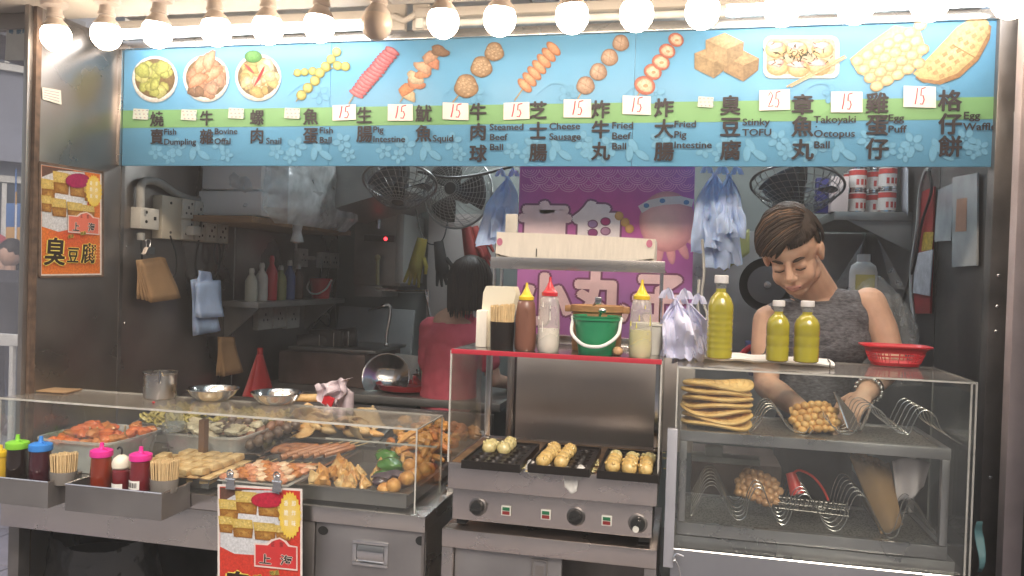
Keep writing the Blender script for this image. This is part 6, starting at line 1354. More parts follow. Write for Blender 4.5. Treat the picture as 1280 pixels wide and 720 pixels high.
# grid waffles stack
wm = fmat('waffle', (.88, .60, .25), (.70, .40, .12), .6, .1, 26, .4, 70)
C0 = W(895, 536, 2.44)
for k in range(7):
    q = M(); R0 = .100; zk = zu+.008+k*.0190; ph = k*1.1; cx = C0.x+.003*math.sin(k*2.2)
    def top(u, v, side, k=k, zk=zk, ph=ph, cx=cx):
        a = u*2*math.pi; r_ = R0*v; x, y = r_*math.cos(a), r_*math.sin(a)*.85
        g_ = (1 if (abs(math.sin((x+.01)*150)) > .55 and abs(math.sin(y*150)) > .55 and v < .93) else 0)
        zz = .0055*math.sin(a*2+ph)*v + .004*math.sin(a*3+ph*2)*v + (.02*max(0, (k-5))*(-(y/R0))*0)
        return (cx+x, 2.46+y, zk+zz+(side*.0092*(1-.40*v**6) - side*.004*g_))
    q.grid(lambda u, v: top(u, v, 1), 72, 22); q.grid(lambda u, v: top(u, v, -1), 72, 22)
    nb = 73; q.grid(lambda u, v: tuple(Vector(top(u, 1, 1)).lerp(Vector(top(u, 1, -1)), v)+Vector((math.cos(u*6.283), math.sin(u*6.283), 0))*.004*math.sin(v*3.14)), 72, 4)
    solo('waffle', ('bottom waffle of the stack in the right case', 'second waffle from the bottom of the stack', 'third waffle from the bottom of the stack', 'fourth waffle from the bottom of the stack', 'third waffle from the top of the stack', 'second waffle from the top of the stack', 'top waffle of the stack, showing its grid')[k], 'waffle', q, wm, group='waffles stacked in the right case')
# egg puffs
puffm = fmat('egg_puff', (.84, .54, .20), (.58, .28, .08), .5, .35, 22, .2); puffd = fmat('dark_egg_puff', (.60, .35, .17), (.36, .17, .07), .5, .4, 22, .2)
def egg_puff(label, c, ax, nx, ny, pitch, bend, m, r=.0115):
    c = Vector(c); q = M()
    def S(i, j): # position on a bent sheet
        x = (i-(nx-1)/2)*pitch+(pitch/2 if j % 2 else 0); y = (j-(ny-1)/2)*pitch*.87; th = x*bend
        return Vector((math.sin(th)/bend, y, (math.cos(th)-1)/bend)), th
    for i in range(nx):
        for j in range(ny):
            if (i in (0, nx-1)) and (j in (0, ny-1)): continue
            p_, th = S(i, j); w_ = 1+.13*math.sin(i*2.7+j*4.1); q.ball(c+ax @ (p_+Vector((.0012*math.sin(i*5+j), .0012*math.cos(j*7+i), .002*math.sin(i+j*3)))), (r*w_, r*1.08*w_, r*.95), 12, 8, .12, i*7+j)
    q.grid(lambda u, v: c+ax @ (lambda th, y: Vector((math.sin(th)/bend, y, (math.cos(th)-1)/bend)))((u-.5)*nx*pitch*.9*bend, (v-.5)*ny*pitch*.8), 16, 6)
    return solo('egg_puff', label, 'egg puff', q, m, loc=c)
C1 = W(1018, 521, 2.45); egg_puff('curved golden egg puff held in the hands of the man', C1, rot(62, -8, 8), 7, 5, .0205, 9, puffm, .0125)
C1b = W(1040, 540, 2.50); egg_puff('small piece of egg puff behind the held one', C1b, rot(70, 20, 0), 3, 2, .021, 4, puffm)
C2 = W(945, 607, 2.46); egg_puff('folded brown egg puff standing on the lower wire rack', C2, rot(58, 12, -18), 7, 5, .0205, 13, puffd, .0125)
# paper bag with egg puff, white glove cloth, red net handle
t = thing('open_paper_bag', 'open brown paper bag of egg puffs leaning in the lower rack', 'paper bag', W(1114, 665, 2.43)); Yb = 2.44
TL, TR, BR_, BL_ = W(1062, 571, Yb), W(1112, 585, Yb), W(1128, 655, Yb-.02), W(1101, 668, Yb-.02)
for s_, nm_ in ((0, 'front'), (1, 'back')):
    q = M(); q.grid(lambda u, v: (TL*(1-u)+TR*u)*(1-v)+(BL_*(1-u)+BR_*u)*v+Vector((.0, (-.022 if s_ == 0 else .022)*math.sin(u*3.14)*(1-.3*v)+.003*math.sin(v*9+u*4)+(.006*math.sin(u*20) if v < .1 else 0), (.012 if s_ else 0)*(1-v)+(.004*math.sin(u*40) if v == 0 else 0))), 20, 14); part(nm_+'_sheet', q, kraft, t, solid=.001)
q = M(); q.tube([BL_.lerp(TL, .02), BR_.lerp(TR, .02)], .005, 6); part('folded_base', q, kraft, t)
egg_puff('crumbly egg puff inside the open paper bag', TL.lerp(TR, .52)+Vector((0, .01, -.004)), rot(75, 16, 0), 5, 3, .016, 4, puffd, .009)
q = M(); A = W(1133, 578, 2.42)
def gf(u, v): return A+Vector((-.035+.10*u*(1-.3*v)+.02*v, .012*math.sin(u*8)+.02*v, .012*math.sin(u*3.1)-.12*v*(1-.75*max(0, u-.45))))
q.grid(gf, 20, 14); solo('white_glove', 'white cloth glove tucked behind the paper bag', 'glove', q, mat('pinkish_cloth', (.74, .66, .66), .8, bump=.2), solid=.004)
hm = mat('red_coat', (.62, .04, .03), .35)
q = M(); q.tube(bez([W(993, 590, 2.47), W(1000, 588, 2.47), W(1015, 595, 2.47), W(1028, 610, 2.47), W(1036, 627, 2.47)]), .0035, 7); solo('curved_red_wire', 'thin curved red wire loop on the lower shelf', 'wire', q, hm)
q = M(); a = W(988, 591, 2.48); b = W(997, 618, 2.46); q.tube([a, b], [.014, .022], 10); solo('red_grip', 'ribbed red rubber grip standing in the lower rack', 'grip', q, hm)
q = M(); c_ = W(1013, 630, 2.46)
for k in range(15):
    x = -.09+.18*k/14; q.tube([c_+Vector((x, -.03, -.014)), c_+Vector((x+.012, 0, .014)), c_+Vector((x, .03, -.01))], .0022, 5)
for y in (-.03, -.015, 0, .015, .03): q.tube([c_+Vector((-.09, y, .012-abs(y)*.8)), c_+Vector((.10, y, .006-abs(y)*.8))], .0022, 5)
solo('mesh_basket', 'dark perforated metal basket lying in the lower rack', 'basket', q, mat('dark_wire', (.12, .11, .10), .35, .8))
q = M(); a = W(865, 566, 2.55); b = W(950, 582, 2.55); q.bbox((a.x, 2.55, b.z-.003), (b.x, 2.62, b.z+.016), .003); q.bbox(W(881, 577, 2.56), W(903, 556, 2.6), .003); solo('dim_box', 'pale boxes stacked behind the lower shelf at the left', 'boxes', q, old_white)
q = M(); a = W(865, 575, 2.80); b = W(975, 640, 2.80); q.bbox((a.x, 2.80, b.z-.3), (b.x, 3.1, a.z), .005); solo('dark_unit', 'dark steel unit standing behind the lower shelf', 'unit', q, mat('brown_steel'))
# ---- on top of the right case
twl = mat('white_towel', (.76, .74, .72), .9, bump=.4, bscale=120)
q = M(); A = WZ(868, 449, CZT); B = WZ(1040, 459, CZT)
def tf(u, v): p_ = A.lerp(B, u); th = v*6.283; return Vector((p_.x, p_.y+.03+.075*math.cos(th), CZT+.011+.0095*math.copysign(abs(math.sin(th))**.5, math.sin(th))+.002*math.sin(u*24)))
q.grid(tf, 50, 20); solo('folded_towel', 'long folded white towel under the green drink bottles', 'towel', q, twl)
q = M()
for x in (.05, .965): p_ = A.lerp(B, x); q.tube([(p_.x, p_.y-.048, CZT+.003), (p_.x+.001, p_.y-.046, CZT+.017), (p_.x+.001, p_.y+.0, CZT+.0225)], .0016, 5)
solo('towel_stripe', 'dark stitched stripes at the ends of the white towel', 'stripe', q, black)
drink = mat('green_tea', (.38, .33, .03), .12, var=.12, vscale=9, coat=1, sss=.15, spec=.6)
capw = mat('ribbed_white_cap', (.78, .74, .72), .4)
def drinkbottle(label, px, py, w_px, h_px, big=False):
    o = WZ(px, py, CZT+.021); k = mpp(o); r = w_px*k/2; h = h_px*k; t = thing('drink_bottle', label, 'bottle', o, 'green drink bottles on the white towel'); hb = h*(.80 if big else .78)
    prof = [(r*.80, 0), (r*.97, .004)]; n_ = 7 if big else 3
    if big:
        for i in range(n_): z = .02+i*.017; prof += [(r, z), (r*.955, z+.005), (r, z+.010)]
        prof += [(r, hb*.72)]
    else: prof += [(r, hb*.30), (r*.96, hb*.33), (r, hb*.36), (r, hb*.52), (r*.96, hb*.55), (r, hb*.58), (r, hb*.74)]
    prof += [(r*.98, hb*.80), (r*.82, hb*.90), (r*.5, hb*.985), (r*.40, hb*1.0), (r*.38, hb*1.05)]
    q = M(); q.lathe(prof, o, 30); part('bottle_body', q, drink, t)
    q = M(); q.lathe([(r*.40, hb*1.05), (r*.40, h*.90)], o, 20); q.lathe([(r*.48, h*.895), (r*.48, h*.905)], o, 20); part('neck', q, clear_mat('neck_pet', dirt=.2), t)
    q = M(); z0 = h*.905
    vs = []; n = 40
    q.lathe([(r*.52, z0), (r*.54, z0+.002), (r*.53, h*.995), (r*.48, h), (0, h)], o, n); part('cap', q, capw, t); return t
drinkbottle('tallest bottle of green drink, at the left end of the towel', 898.5, 448, 32, 104, True)
drinkbottle('left one of the two small green drink bottles in front of the man', 971, 451.5, 28, 76)
drinkbottle('right one of the two small green drink bottles in front of the man', 1007, 453, 31, 77)
t = thing('red_basket', 'red plastic strainer basket on the right case', 'basket', WZ(1120, 458, CZT)); o = org(t); o = o+Vector((0, .02, 0))
def rring(k, z, n=44, a=.098, b=.07, ex=.5): return [o+Vector((a*k*math.copysign(abs(math.cos(2*math.pi*i/n))**ex, math.cos(2*math.pi*i/n)), b*k*math.copysign(abs(math.sin(2*math.pi*i/n))**ex, math.sin(2*math.pi*i/n)), z)) for i in range(n)]
def strip(q, rings, cap=False):
    n = len(rings[0]); V = sum(rings, []); q.add(V, [(r_*n+i, r_*n+(i+1) % n, (r_+1)*n+(i+1) % n, (r_+1)*n+i) for r_ in range(len(rings)-1) for i in range(n)]+([tuple(range(n))] if cap else []))
q = M(); strip(q, [rring(.66, .002), rring(.70, .012)], True); strip(q, [rring(.82, .042), rring(.87, .052), rring(.93, .056), rring(1.03, .060), rring(1.03, .064), rring(.92, .061), rring(.85, .054), rring(.80, .042)]); part('rim', q, redb, t)
q = M(); lo = rring(.70, .012); hi = rring(.82, .042)
for i in range(44): q.tube([lo[i], hi[i]], .0016, 4)
for f in (.35, .7): rr_ = [lo[i].lerp(hi[i], f) for i in range(44)]; q.tube(rr_+[rr_[0]], .0015, 4, False)
part('lattice', q, redb, t)
# ============================================================ RIGHT WALL, BACK RIGHT CORNER
def RW(x, y, d=.01): return WX(x, y, XR-d)
sh = thing('can_shelf', 'slanting steel shelf on the right wall stacked with cans', 'shelf', WX(1060, 290, XR)); za = W(1100, 262, 3.9).z-.0
zsf = 1.90
q = M(); q.bbox((XR-.34, 4.0, zsf-.04), (XR, 4.9, zsf), .003); part('shelf_board', q, kit_steel, sh)
q = M(); q.prism([(XR-.001, 4.01, zsf-.041), (XR-.28, 4.01, zsf-.041), (XR-.001, 4.01, zsf-.18)], (0, .012, 0)); part('bracket', q, kit_steel, sh)
canw = mat('can_label_white', (.66, .60, .56), .4, var=.1); canr = mat('can_label_red', (.50, .06, .05), .4)
def can(label, x, y, z, r=.04, h=.11):
    t = thing('food_can', label, 'can', (x, y, z), 'cans on the right shelf'); o = Vector((x, y, z))
    q = M(); q.lathe([(0, 0), (r, 0), (r*1.02, .003), (r, .006), (r, h-.006), (r*1.02, h-.003), (r*1.0, h), (r*.9, h-.004), (0, h-.004)], o, 24); part('can_body', q, chrome, t)
    q = M(); q.lathe([(r*1.01, .010), (r*1.01, h*.62)], o, 24); q.lathe([(r*1.01, h*.85), (r*1.01, h-.012)], o, 24); part('label', q, canw, t)
    q = M(); q.lathe([(r*1.012, h*.63), (r*1.012, h*.84)], o, 24)
    for k in range(3): a = -1.9+k*.5; q.grid(lambda u, v: o+Vector((r*1.03*math.cos(a+.3*u), r*1.03*math.sin(a+.3*u), h*(.2+.25*v))), 2, 1)
    part('red_print', q, canr, t); return t
rows_ = ['nearest', 'second', 'third', 'fourth']
for j, y in enumerate((4.06, 4.18, 4.32, 4.46)):
    for k in range(3):
        can('%s stack on the right shelf, %s can' % (rows_[j], ('bottom', 'middle', 'top')[k]), XR-.10-.03*(j % 2), y, zsf+.001+k*.112)
for j, y in enumerate((4.12, 4.26)):
    for k in range(2 if j else 3): can('%s inner stack on the right shelf, %s can' % (rows_[j], ('bottom', 'middle', 'top')[k]), XR-.22, y, zsf+.001+k*.112)
for px, c_, lb, w_ in ((1031, (.02, .02, .12), 'dark blue packet on the right shelf', .09), (1045, (.45, .05, .03), 'red packet next to the dark blue one on the right shelf', .03), (1048, (.60, .50, .48), 'pale carton on the right shelf in front of the cans', .08)):
    p_ = W(px, 285, 4.1 if px < 1040 else (4.06 if px < 1047 else 4.04)); q = M(); q.bbox((p_.x-w_/2, p_.y, zsf+.001), (p_.x+w_/2, p_.y+.06, zsf+.17), .004); solo('packet', lb, 'packet', q, mat('packet_%s' % lb.split()[0], c_, .45))
# burner wall: round black pan hung on the splashback
def pan(label, c, r):
    t = thing('wok_pan', label, 'pan', c); c = Vector(c); ax = rot(90, 0, 0); q = M(); q.lathe([(0, .0), (r*.5, .004), (r*.85, .02), (r, .05), (r*1.03, .052), (r*.97, .046), (r*.8, .014), (r*.45, -.004), (0, -.006)], c, 36, ax); part('dish', q, iron, t)
    q = M(); q.lathe([(.0, .052), (r*.72, .045), (r*.70, .02)], c, 30, ax); part('disc', q, mat('pan_grey', (.16, .15, .15), .35, .6), t); q = M(); q.lathe([(0, .060), (.018, .058), (.018, .05)], c, 14, ax); part('boss', q, chrome, t)
pan('round dark pan hanging behind the shoulder of the man', W(958, 356, 4.3), .135)
q = M(); a = W(935, 445, 3.6); q.bbox(W(936, 470, 3.6), W(990, 428, 3.9), .006); solo('blue_crate', 'dark blue crate behind the man at the left', 'crate', q, mat('navy_plastic', (.03, .035, .14), .5))
q = M(); q.tube(bez([W(925, 445, 3.4), W(938, 434, 3.4), W(955, 432, 3.4)]), .012, 8); solo('red_rope', 'short red rope in front of the blue crate', 'rope', q, redb)
q = M(); q.grid(lambda u, v: W(905+32*u, 300-14*u+40*v-10*u*v, 4.2-.02*u)+Vector((0, 0, 0)), 6, 6); solo('yellow_bag', 'dull yellow green bag pinned behind the blue bags', 'bag', q, mat('olive_film', (.34, .34, .12), .5, var=.2), solid=.004)
# hanging carrier bag with a bottle
t = thing('carrier_bag', 'bulging pale carrier bag with a white bottle hanging behind the man', 'carrier bag', W(1095, 400, 3.35)); C_ = W(1086, 376, 3.35)
def cbf(u, v):
    a = u*6.283; n_ = 1+.12*noise.noise(Vector((math.cos(a)*2.5, math.sin(a)*2.5, v*4)))+.05*noise.noise(Vector((math.cos(a)*8, math.sin(a)*8, v*9))); k = math.sin(min(1, v*1.15+.12)*math.pi*.62)
    return C_+Vector((.15*k*n_*math.cos(a)+.05*v, .10*k*n_*math.sin(a), .10-.36*v))
q = M(); q.grid(cbf, 36, 20); part('bag', q, film, t)
for s_ in (-1, 1): q = M(); q.grid(lambda u, v: C_+Vector((s_*.06+(u-.5)*.05*(1-v)+.02*s_*(1-v)*2-.015*s_*v*3, -.03*s_, .05+.20*v)), 3, 8); part('handle', q, film, t)
o = W(1078, 372, 3.36); q = M(); q.lathe([(0, 0), (.05, 0), (.052, .01), (.052, .10), (.045, .125), (.025, .14), (.025, .17), (0, .17)], o, 22, sy=.7); solo('white_bottle', 'white bottle with a label inside the carrier bag', 'bottle', q, white_pl)
q = M(); q.bbox(o+Vector((-.035, -.040, .03)), o+Vector((.035, -.037, .09)), .003); solo('bottle_label', 'yellow framed label on the white bottle', 'label', q, mat('label_olive', (.45, .42, .15), .5))
q = M(); C_ = W(1106, 420, 3.2); q.grid(lambda u, v: C_+Vector((.10*(u-.5)*(1+v)+.04*v, .03*math.sin(u*9), .16-.34*v)), 14, 10); solo('clear_bag', 'limp clear bag hanging below the carrier bag', 'bag', q, film)
# sheets hung on the right wall
def wsheet(q, pts, d=.006, off=.01):
    P_ = [WX(x, y, XR-off) for x, y in pts]; q.prism(P_, (-d, 0, 0))
t = thing('red_calendar', 'long red and gold hanging calendar on the right wall', 'calendar', WX(1160, 300, XR)); q = M(); wsheet(q, [(1154, 240), (1170, 233), (1165, 392), (1143, 392)], .008); part('sheet', q, mat('red_card', (.34, .03, .03), .5, var=.2), t)
q = M(); wsheet(q, [(1155, 290), (1167, 290), (1165, 312), (1152, 314)], .001, .0185); part('gold_print', q, mat('gold_print', (.50, .34, .04), .4, var=.5, vscale=60), t)
pr = Print(lambda x, y: WX(x, y, XR-.0205), Vector((-1, 0, 0)), Vector((0, -1, 0)))
q = M(); wsheet(q, [(1146, 317), (1167, 312), (1163, 370), (1142, 366)], .004, .022); solo('paper_notice', 'curled grey white notice pinned over the calendar', 'notice', q, mat('grey_paper', (.50, .50, .54), .7, var=.25, vscale=25))
q = M(); wsheet(q, [(1174, 237), (1193, 229), (1190, 301), (1169, 302)], .004); solo('film_sleeve', 'shiny plastic sleeve hanging right of the red calendar', 'sleeve', q, mat('grey_film', (.40, .43, .45), .2, var=.3, vscale=9, coat=.6))
t = thing('document_sleeve', 'long plastic document sleeve with an orange stamp on the right wall', 'document', WX(1208, 330, XR)); q = M(); wsheet(q, [(1193, 222), (1224, 216), (1223, 332), (1192, 334)], .006); part('sleeve', q, mat('grey_film2', (.44, .46, .46), .25, var=.2, vscale=8, coat=.5), t)
q = M(); wsheet(q, [(1196, 249), (1209, 247), (1208, 289), (1194, 290)], .0006, .0165); part('orange_stamp', q, mat('stamp_orange', (.45, .24, .16), .5, var=.2), t)
q = M(); C_ = WX(1130, 240, XR-.04)
q.grid(lambda u, v: WX(1126+9*u, 212+58*v-5*math.sin(u*3.14), XR-.03), 6, 8); solo('hanging_cloth', 'narrow pale cloth hanging at the end of the can shelf', 'cloth', q, mat('pale_cloth', (.42, .42, .46), .8), solid=.003)
rp = lambda x, y: WX(x, y, XR-.03)
cable([rp(1162, 212), rp(1157, 214), rp(1150, 240), rp(1146, 290), rp(1140, 330), rp(1139, 370), rp(1143, 410), rp(1140, 440)], .008, 'thick grey cable running down the right wall', cond)
cable([rp(1162, 214), rp(1164, 240), rp(1152, 280), rp(1143, 330), rp(1128, 380), rp(1122, 440)], .006, 'thin black cable beside the grey one on the right wall')
q = M(); c_ = RW(1262, 152); wsheet(q, [(1268, 140), (1284, 132), (1284, 160), (1268, 163)], .002); solo('wall_notice', 'small pale printed notice at the right edge of the steel wall', 'notice', q, mat('dim_notice', (.34, .36, .36), .6))
q = M(); a = W(1272, 240, 2.55); q.bbox((a.x, 2.55, .1), (a.x+.05, 2.60, 2.44), .003); solo('edge_post', 'pale pinkish steel upright at the far right edge', 'post', q, mat('pinkish_steel', (.50, .42, .42), .5, .4, var=.2))
# small cyan bag on the right of the case
q = M(); q.grid(lambda u, v: W(1221+12*u*(1-abs(v-.4)), 652+62*v, 2.45)+Vector((0, .02*math.sin(v*6), 0)), 6, 8); solo('teal_bag', 'scrap of pale teal plastic beside the right case', 'bag', q, mat('teal_film', (.16, .34, .36), .4), solid=.002)
q = M(); q.box((.76, 2.9, .03), (XR-.0, 2.92, .7)); solo('low_panel', 'dark low steel panel behind the right case', 'panel', q, steel_dark)
q = M(); q.tube(bez([W(878, 300, 3.0), W(880, 340, 2.9), W(877, 370, 2.85), W(884, 395, 2.8), W(876, 402, 2.75), W(872, 380, 2.75), W(874, 350, 2.8)]), .005, 6); solo('cable', 'grey curly cable hanging left of the big green bottle', 'cable', q, cond)
# ============================================================ PEOPLE
def remeshed(name, mb, m, par, vox, smooth_it=6, label=None, folds=0):
    me = bpy.data.meshes.new(name); me.from_pydata([tuple(v-org(par)) for v in mb.v], [], mb.f); me.update()
    bm = bmesh.new(); bm.from_mesh(me); bmesh.ops.recalc_face_normals(bm, faces=bm.faces); bm.to_mesh(me); bm.free()
    o = bpy.data.objects.new(name, me); COL.objects.link(o)
    r_ = o.modifiers.new('r', 'REMESH'); r_.mode = 'VOXEL'; r_.voxel_size = vox; r_.use_smooth_shade = True
    s_ = o.modifiers.new('s', 'SMOOTH'); s_.iterations = smooth_it; s_.factor = .5
    dg = bpy.context.evaluated_depsgraph_get(); m2 = bpy.data.meshes.new_from_object(o.evaluated_get(dg)); o.modifiers.clear(); o.data = m2; m2.materials.clear(); m2.materials.append(m)
    if folds:
        nn_ = [v_.normal.copy() for v_ in m2.vertices]
        for v_, n1 in zip(m2.vertices, nn_):
            c_ = v_.co.copy(); f_ = noise.noise(Vector((c_.x*7+c_.z*3, c_.y*7, c_.z*13-c_.x*6)))*.7+noise.noise(Vector((c_.x*16+c_.z*9, c_.y*14, c_.z*22)))*.35; v_.co = c_+n1*folds*(abs(f_)*2-.5)
    m2.polygons.foreach_set('use_smooth', [True]*len(m2.polygons)); o.parent = par; ORG[o.name] = org(par); bpy.data.meshes.remove(me)
    return props(o, label)
def caps(q, pts, rs, n=12):                                  # closed limb: tube with round ends at every joint
    q.tube(pts, rs, n)
    for p_, r_ in zip(pts, rs): q.ball(p_, r_, n, 8)
skin = mat('skin', (.74, .48, .34), .5, col2=(.64, .39, .27), vscale=22, sss=.2, bump=.12, bscale=220); 
def knit():
    m = mat('knit_wool', (.22, .22, .24), .9, col2=(.07, .07, .08), vscale=60, stretch=(1, 1, 2.6), bump=.8, bscale=140); return m
YM = 2.92
man = thing('person', 'young man in a grey sleeveless knitted top bending over the right case', 'person', W(1020, 460, YM))
sL = W(962, 402, 2.93); sR = W(1086, 380, 2.93)              # shoulders as seen in the photo (left / right in the picture)
neck = W(1021, 366, 2.93); chest = W(1022, 424, 2.93); belly = W(1015, 520, 2.98); pelv = W(1015, 600, 3.02)
eL = W(958, 482, 2.86); eR = W(1116, 452, 2.86); wL = W(1001, 512, 2.54); wR = W(1082, 492, 2.58)
hc = W(991, 319, 2.80); k = 1.10
fw = Vector((-.16, -.80, -.56)).normalized(); u0 = Vector((-.24, -.35, .85)); up_ = (u0-fw*u0.dot(fw)).normalized(); rt = up_.cross(fw)
def H(x, y, z): return hc + (rt*x+fw*y+up_*z)*k
HA = Matrix((rt, fw, up_)).transposed()
q = M()
def E(x, y, z, a, b, c_, n=18, m=12): q.ball(H(x, y, z), (a*k, b*k, c_*k), n, m, ax=HA)
E(0, -.012, .035, .076, .095, .088); E(0, .022, -.03, .064, .070, .080); E(0, .046, -.086, .036, .030, .026); E(0, .040, .050, .064, .052, .050)
for s_ in (-1, 1):
    E(s_*.034, .052, -.034, .028, .030, .034); E(s_*.024, .070, .028, .020, .012, .010); E(s_*.049, .004, -.058, .022, .042, .032)
    E(s_*.0795, -.004, .0, .010, .019, .032); E(s_*.084, -.012, .008, .008, .015, .022); E(s_*.0125, .100, -.020, .009, .012, .009); E(s_*.031, .074, .008, .018, .013, .012)
q.tube([H(0, .088, .030), H(0, .100, .010), H(0, .114, -.014)], [.009*k, .010*k, .013*k], 12); E(0, .110, -.016, .012, .013, .011)
E(0, .082, -.052, .026, .018, .016); E(0, .090, -.045, .017, .010, .006); E(0, .088, -.062, .016, .010, .007)
# neck, trunk, arms
caps(q, [H(0, -.03, -.05), hc.lerp(neck, .75)+Vector((0, .02, 0)), neck+Vector((0, .03, -.01))], [.070, .070, .078], 16)
caps(q, [neck+Vector((0, .03, -.02)), chest+Vector((0, 0, .02)), belly, pelv], [.075, .115, .11, .12], 18)
q.ball(chest, (.17, .11, .12), 18, 12); q.ball(sL.lerp(neck, .5)+Vector((0, .01, -.02)), (.10, .06, .05), 14, 9); q.ball(sR.lerp(neck, .5)+Vector((0, .01, -.02)), (.10, .06, .05), 14, 9)
caps(q, [sL, sL.lerp(eL, .45)+Vector((-.008, 0, 0)), eL], [.058, .051, .041], 16); caps(q, [eL, eL.lerp(wL, .35), wL], [.042, .043, .029], 16)
caps(q, [sR, sR.lerp(eR, .45)+Vector((.008, 0, 0)), eR], [.058, .051, .041], 16); caps(q, [eR, eR.lerp(wR, .35), wR], [.042, .043, .028], 16)
# hands: palm, four bent fingers, thumb
def hand(q, wr, d, side, thumb, L=.088, curl=.5):
    d = Vector(d).normalized(); side = Vector(side); side = (side-d*side.dot(d)).normalized(); nn = d.cross(side).normalized()
    if nn.z > 0: nn = -nn
    pc = wr+d*L*.52; AX = Matrix((side, d, nn)).transposed(); q.ball(pc, (.038, .050, .016), 14, 10, ax=AX); caps(q, [wr, wr+d*.035], [.027, .024], 12)
    for i, (f, ln) in enumerate(((-1, .072), (-.36, .082), (.32, .078), (.95, .062))):
        b0 = wr+d*L*(.98-.06*abs(f))+side*(f*.029); c1 = curl*(.8+.12*i)
        j1 = b0+(d*math.cos(c1)+nn*math.sin(c1))*ln*.45; j2 = j1+(d*math.cos(c1*2)+nn*math.sin(c1*2))*ln*.32; j3 = j2+(d*math.cos(c1*2.7)+nn*math.sin(c1*2.7))*ln*.25
        caps(q, [b0-d*.012, b0, j1, j2, j3], [.0095, .0098, .0088, .0080, .0070], 10)
    tb = wr+d*L*.30+side*(thumb*.032); t1 = tb+(d*.6+side*thumb*.7+nn*.3).normalized()*.036; t2 = t1+(d*.85+side*thumb*.15+nn*.4).normalized()*.030
    caps(q, [wr+d*L*.2+side*thumb*.015, tb, t1, t2], [.014, .0135, .0105, .0085], 10)
hand(q, wL, (.55, -.28, -.16), (.3, .9, .2), -1, curl=.55); hand(q, wR, (-.42, -.35, -.45), (.8, -.4, .1), -1, curl=.65)
body = remeshed('body', q, skin, man, .0042, 5)
# top, trousers
q = M()
caps(q, [neck+Vector((0, .03, -.035)), chest+Vector((0, 0, .02)), belly+Vector((0, 0, .04))], [.080, .124, .122], 20)
q.ball(chest+Vector((0, -.002, .0)), (.182, .122, .128), 22, 14)
for a, s_ in ((sL, -1), (sR, 1)):
    q.ball(a.lerp(neck, .48)+Vector((0, .008, -.024)), (.104, .069, .058), 16, 10); q.ball(a.lerp(chest, .42)+Vector((0, 0, -.01)), (.085, .085, .09), 14, 9)
remeshed('knitted_top', q, knit(), man, .005, 5, folds=.006)
q = M(); rr_ = []
for i in range(33): a = 2*math.pi*i/32; rr_.append(neck+Vector((.078*math.cos(a), .035+.075*math.sin(a)-.012, -.004+.0*math.sin(a)+.026*math.sin(a)-.006)))
q.tube(rr_, .0095, 8, False); part('collar', q, mat('ribbed_collar', (.13, .13, .14), .9, bump=.8, bscale=200), man)
q = M(); caps(q, [belly+Vector((0, 0, -.02)), pelv, Vector((pelv.x, pelv.y+.02, .80))], [.126, .135, .13], 18)
for s_ in (-1, 1): caps(q, [Vector((pelv.x+s_*.08, pelv.y+.02, .82)), Vector((pelv.x+s_*.09, pelv.y, .48)), Vector((pelv.x+s_*.09, pelv.y+.05, .09))], [.095, .065, .05], 14); q.ball((pelv.x+s_*.09, pelv.y, .065), (.05, .12, .035), 14, 8)
remeshed('trousers', q, mat('dark_denim', (.04, .045, .065), .85, var=.3, vscale=14), man, .009, 3)
# facial details
lipm = mat('lips', (.50, .24, .20), .45); browm = mat('brow_hair', (.05, .03, .02), .7)
q = M(); q.tube([H(x, .103+.0-abs(x)*.35, -.049-abs(x)*.06) for x in (-.022, -.012, -.004, .004, .012, .022)], [.002*k, .0045*k, .0055*k, .0055*k, .0045*k, .002*k], 8); q.tube([H(x, .1015-abs(x)*.35, -.0575+abs(x)*.10) for x in (-.020, -.01, 0, .01, .020)], [.002*k, .0055*k, .0065*k, .0055*k, .002*k], 8); part('lips', q, lipm, man)
q = M(); q.tube([H(x, .1055-abs(x)*.38, -.053) for x in (-.020, -.01, 0, .01, .020)], .0012*k, 5); part('mouth_line', q, mat('mouth_dark', (.10, .03, .03), .6), man)
for s_ in (-1, 1):
    q = M(); q.tube([H(s_*(.030+x), .0925-abs(x)*.35-.002, .0035-.0025*math.cos(x*90)) for x in (-.014, -.007, 0, .007, .014)], .0018*k, 5); part('eyelashes', q, browm, man)
    q = M(); q.tube([H(s_*x, y, z) for x, y, z in ((.014, .0900, .0300), (.024, .0888, .0345), (.035, .0830, .0360), (.046, .0745, .0325))], [.0026*k, .0050*k, .0044*k, .0016*k], 7); part('eyebrow', q, browm, man)
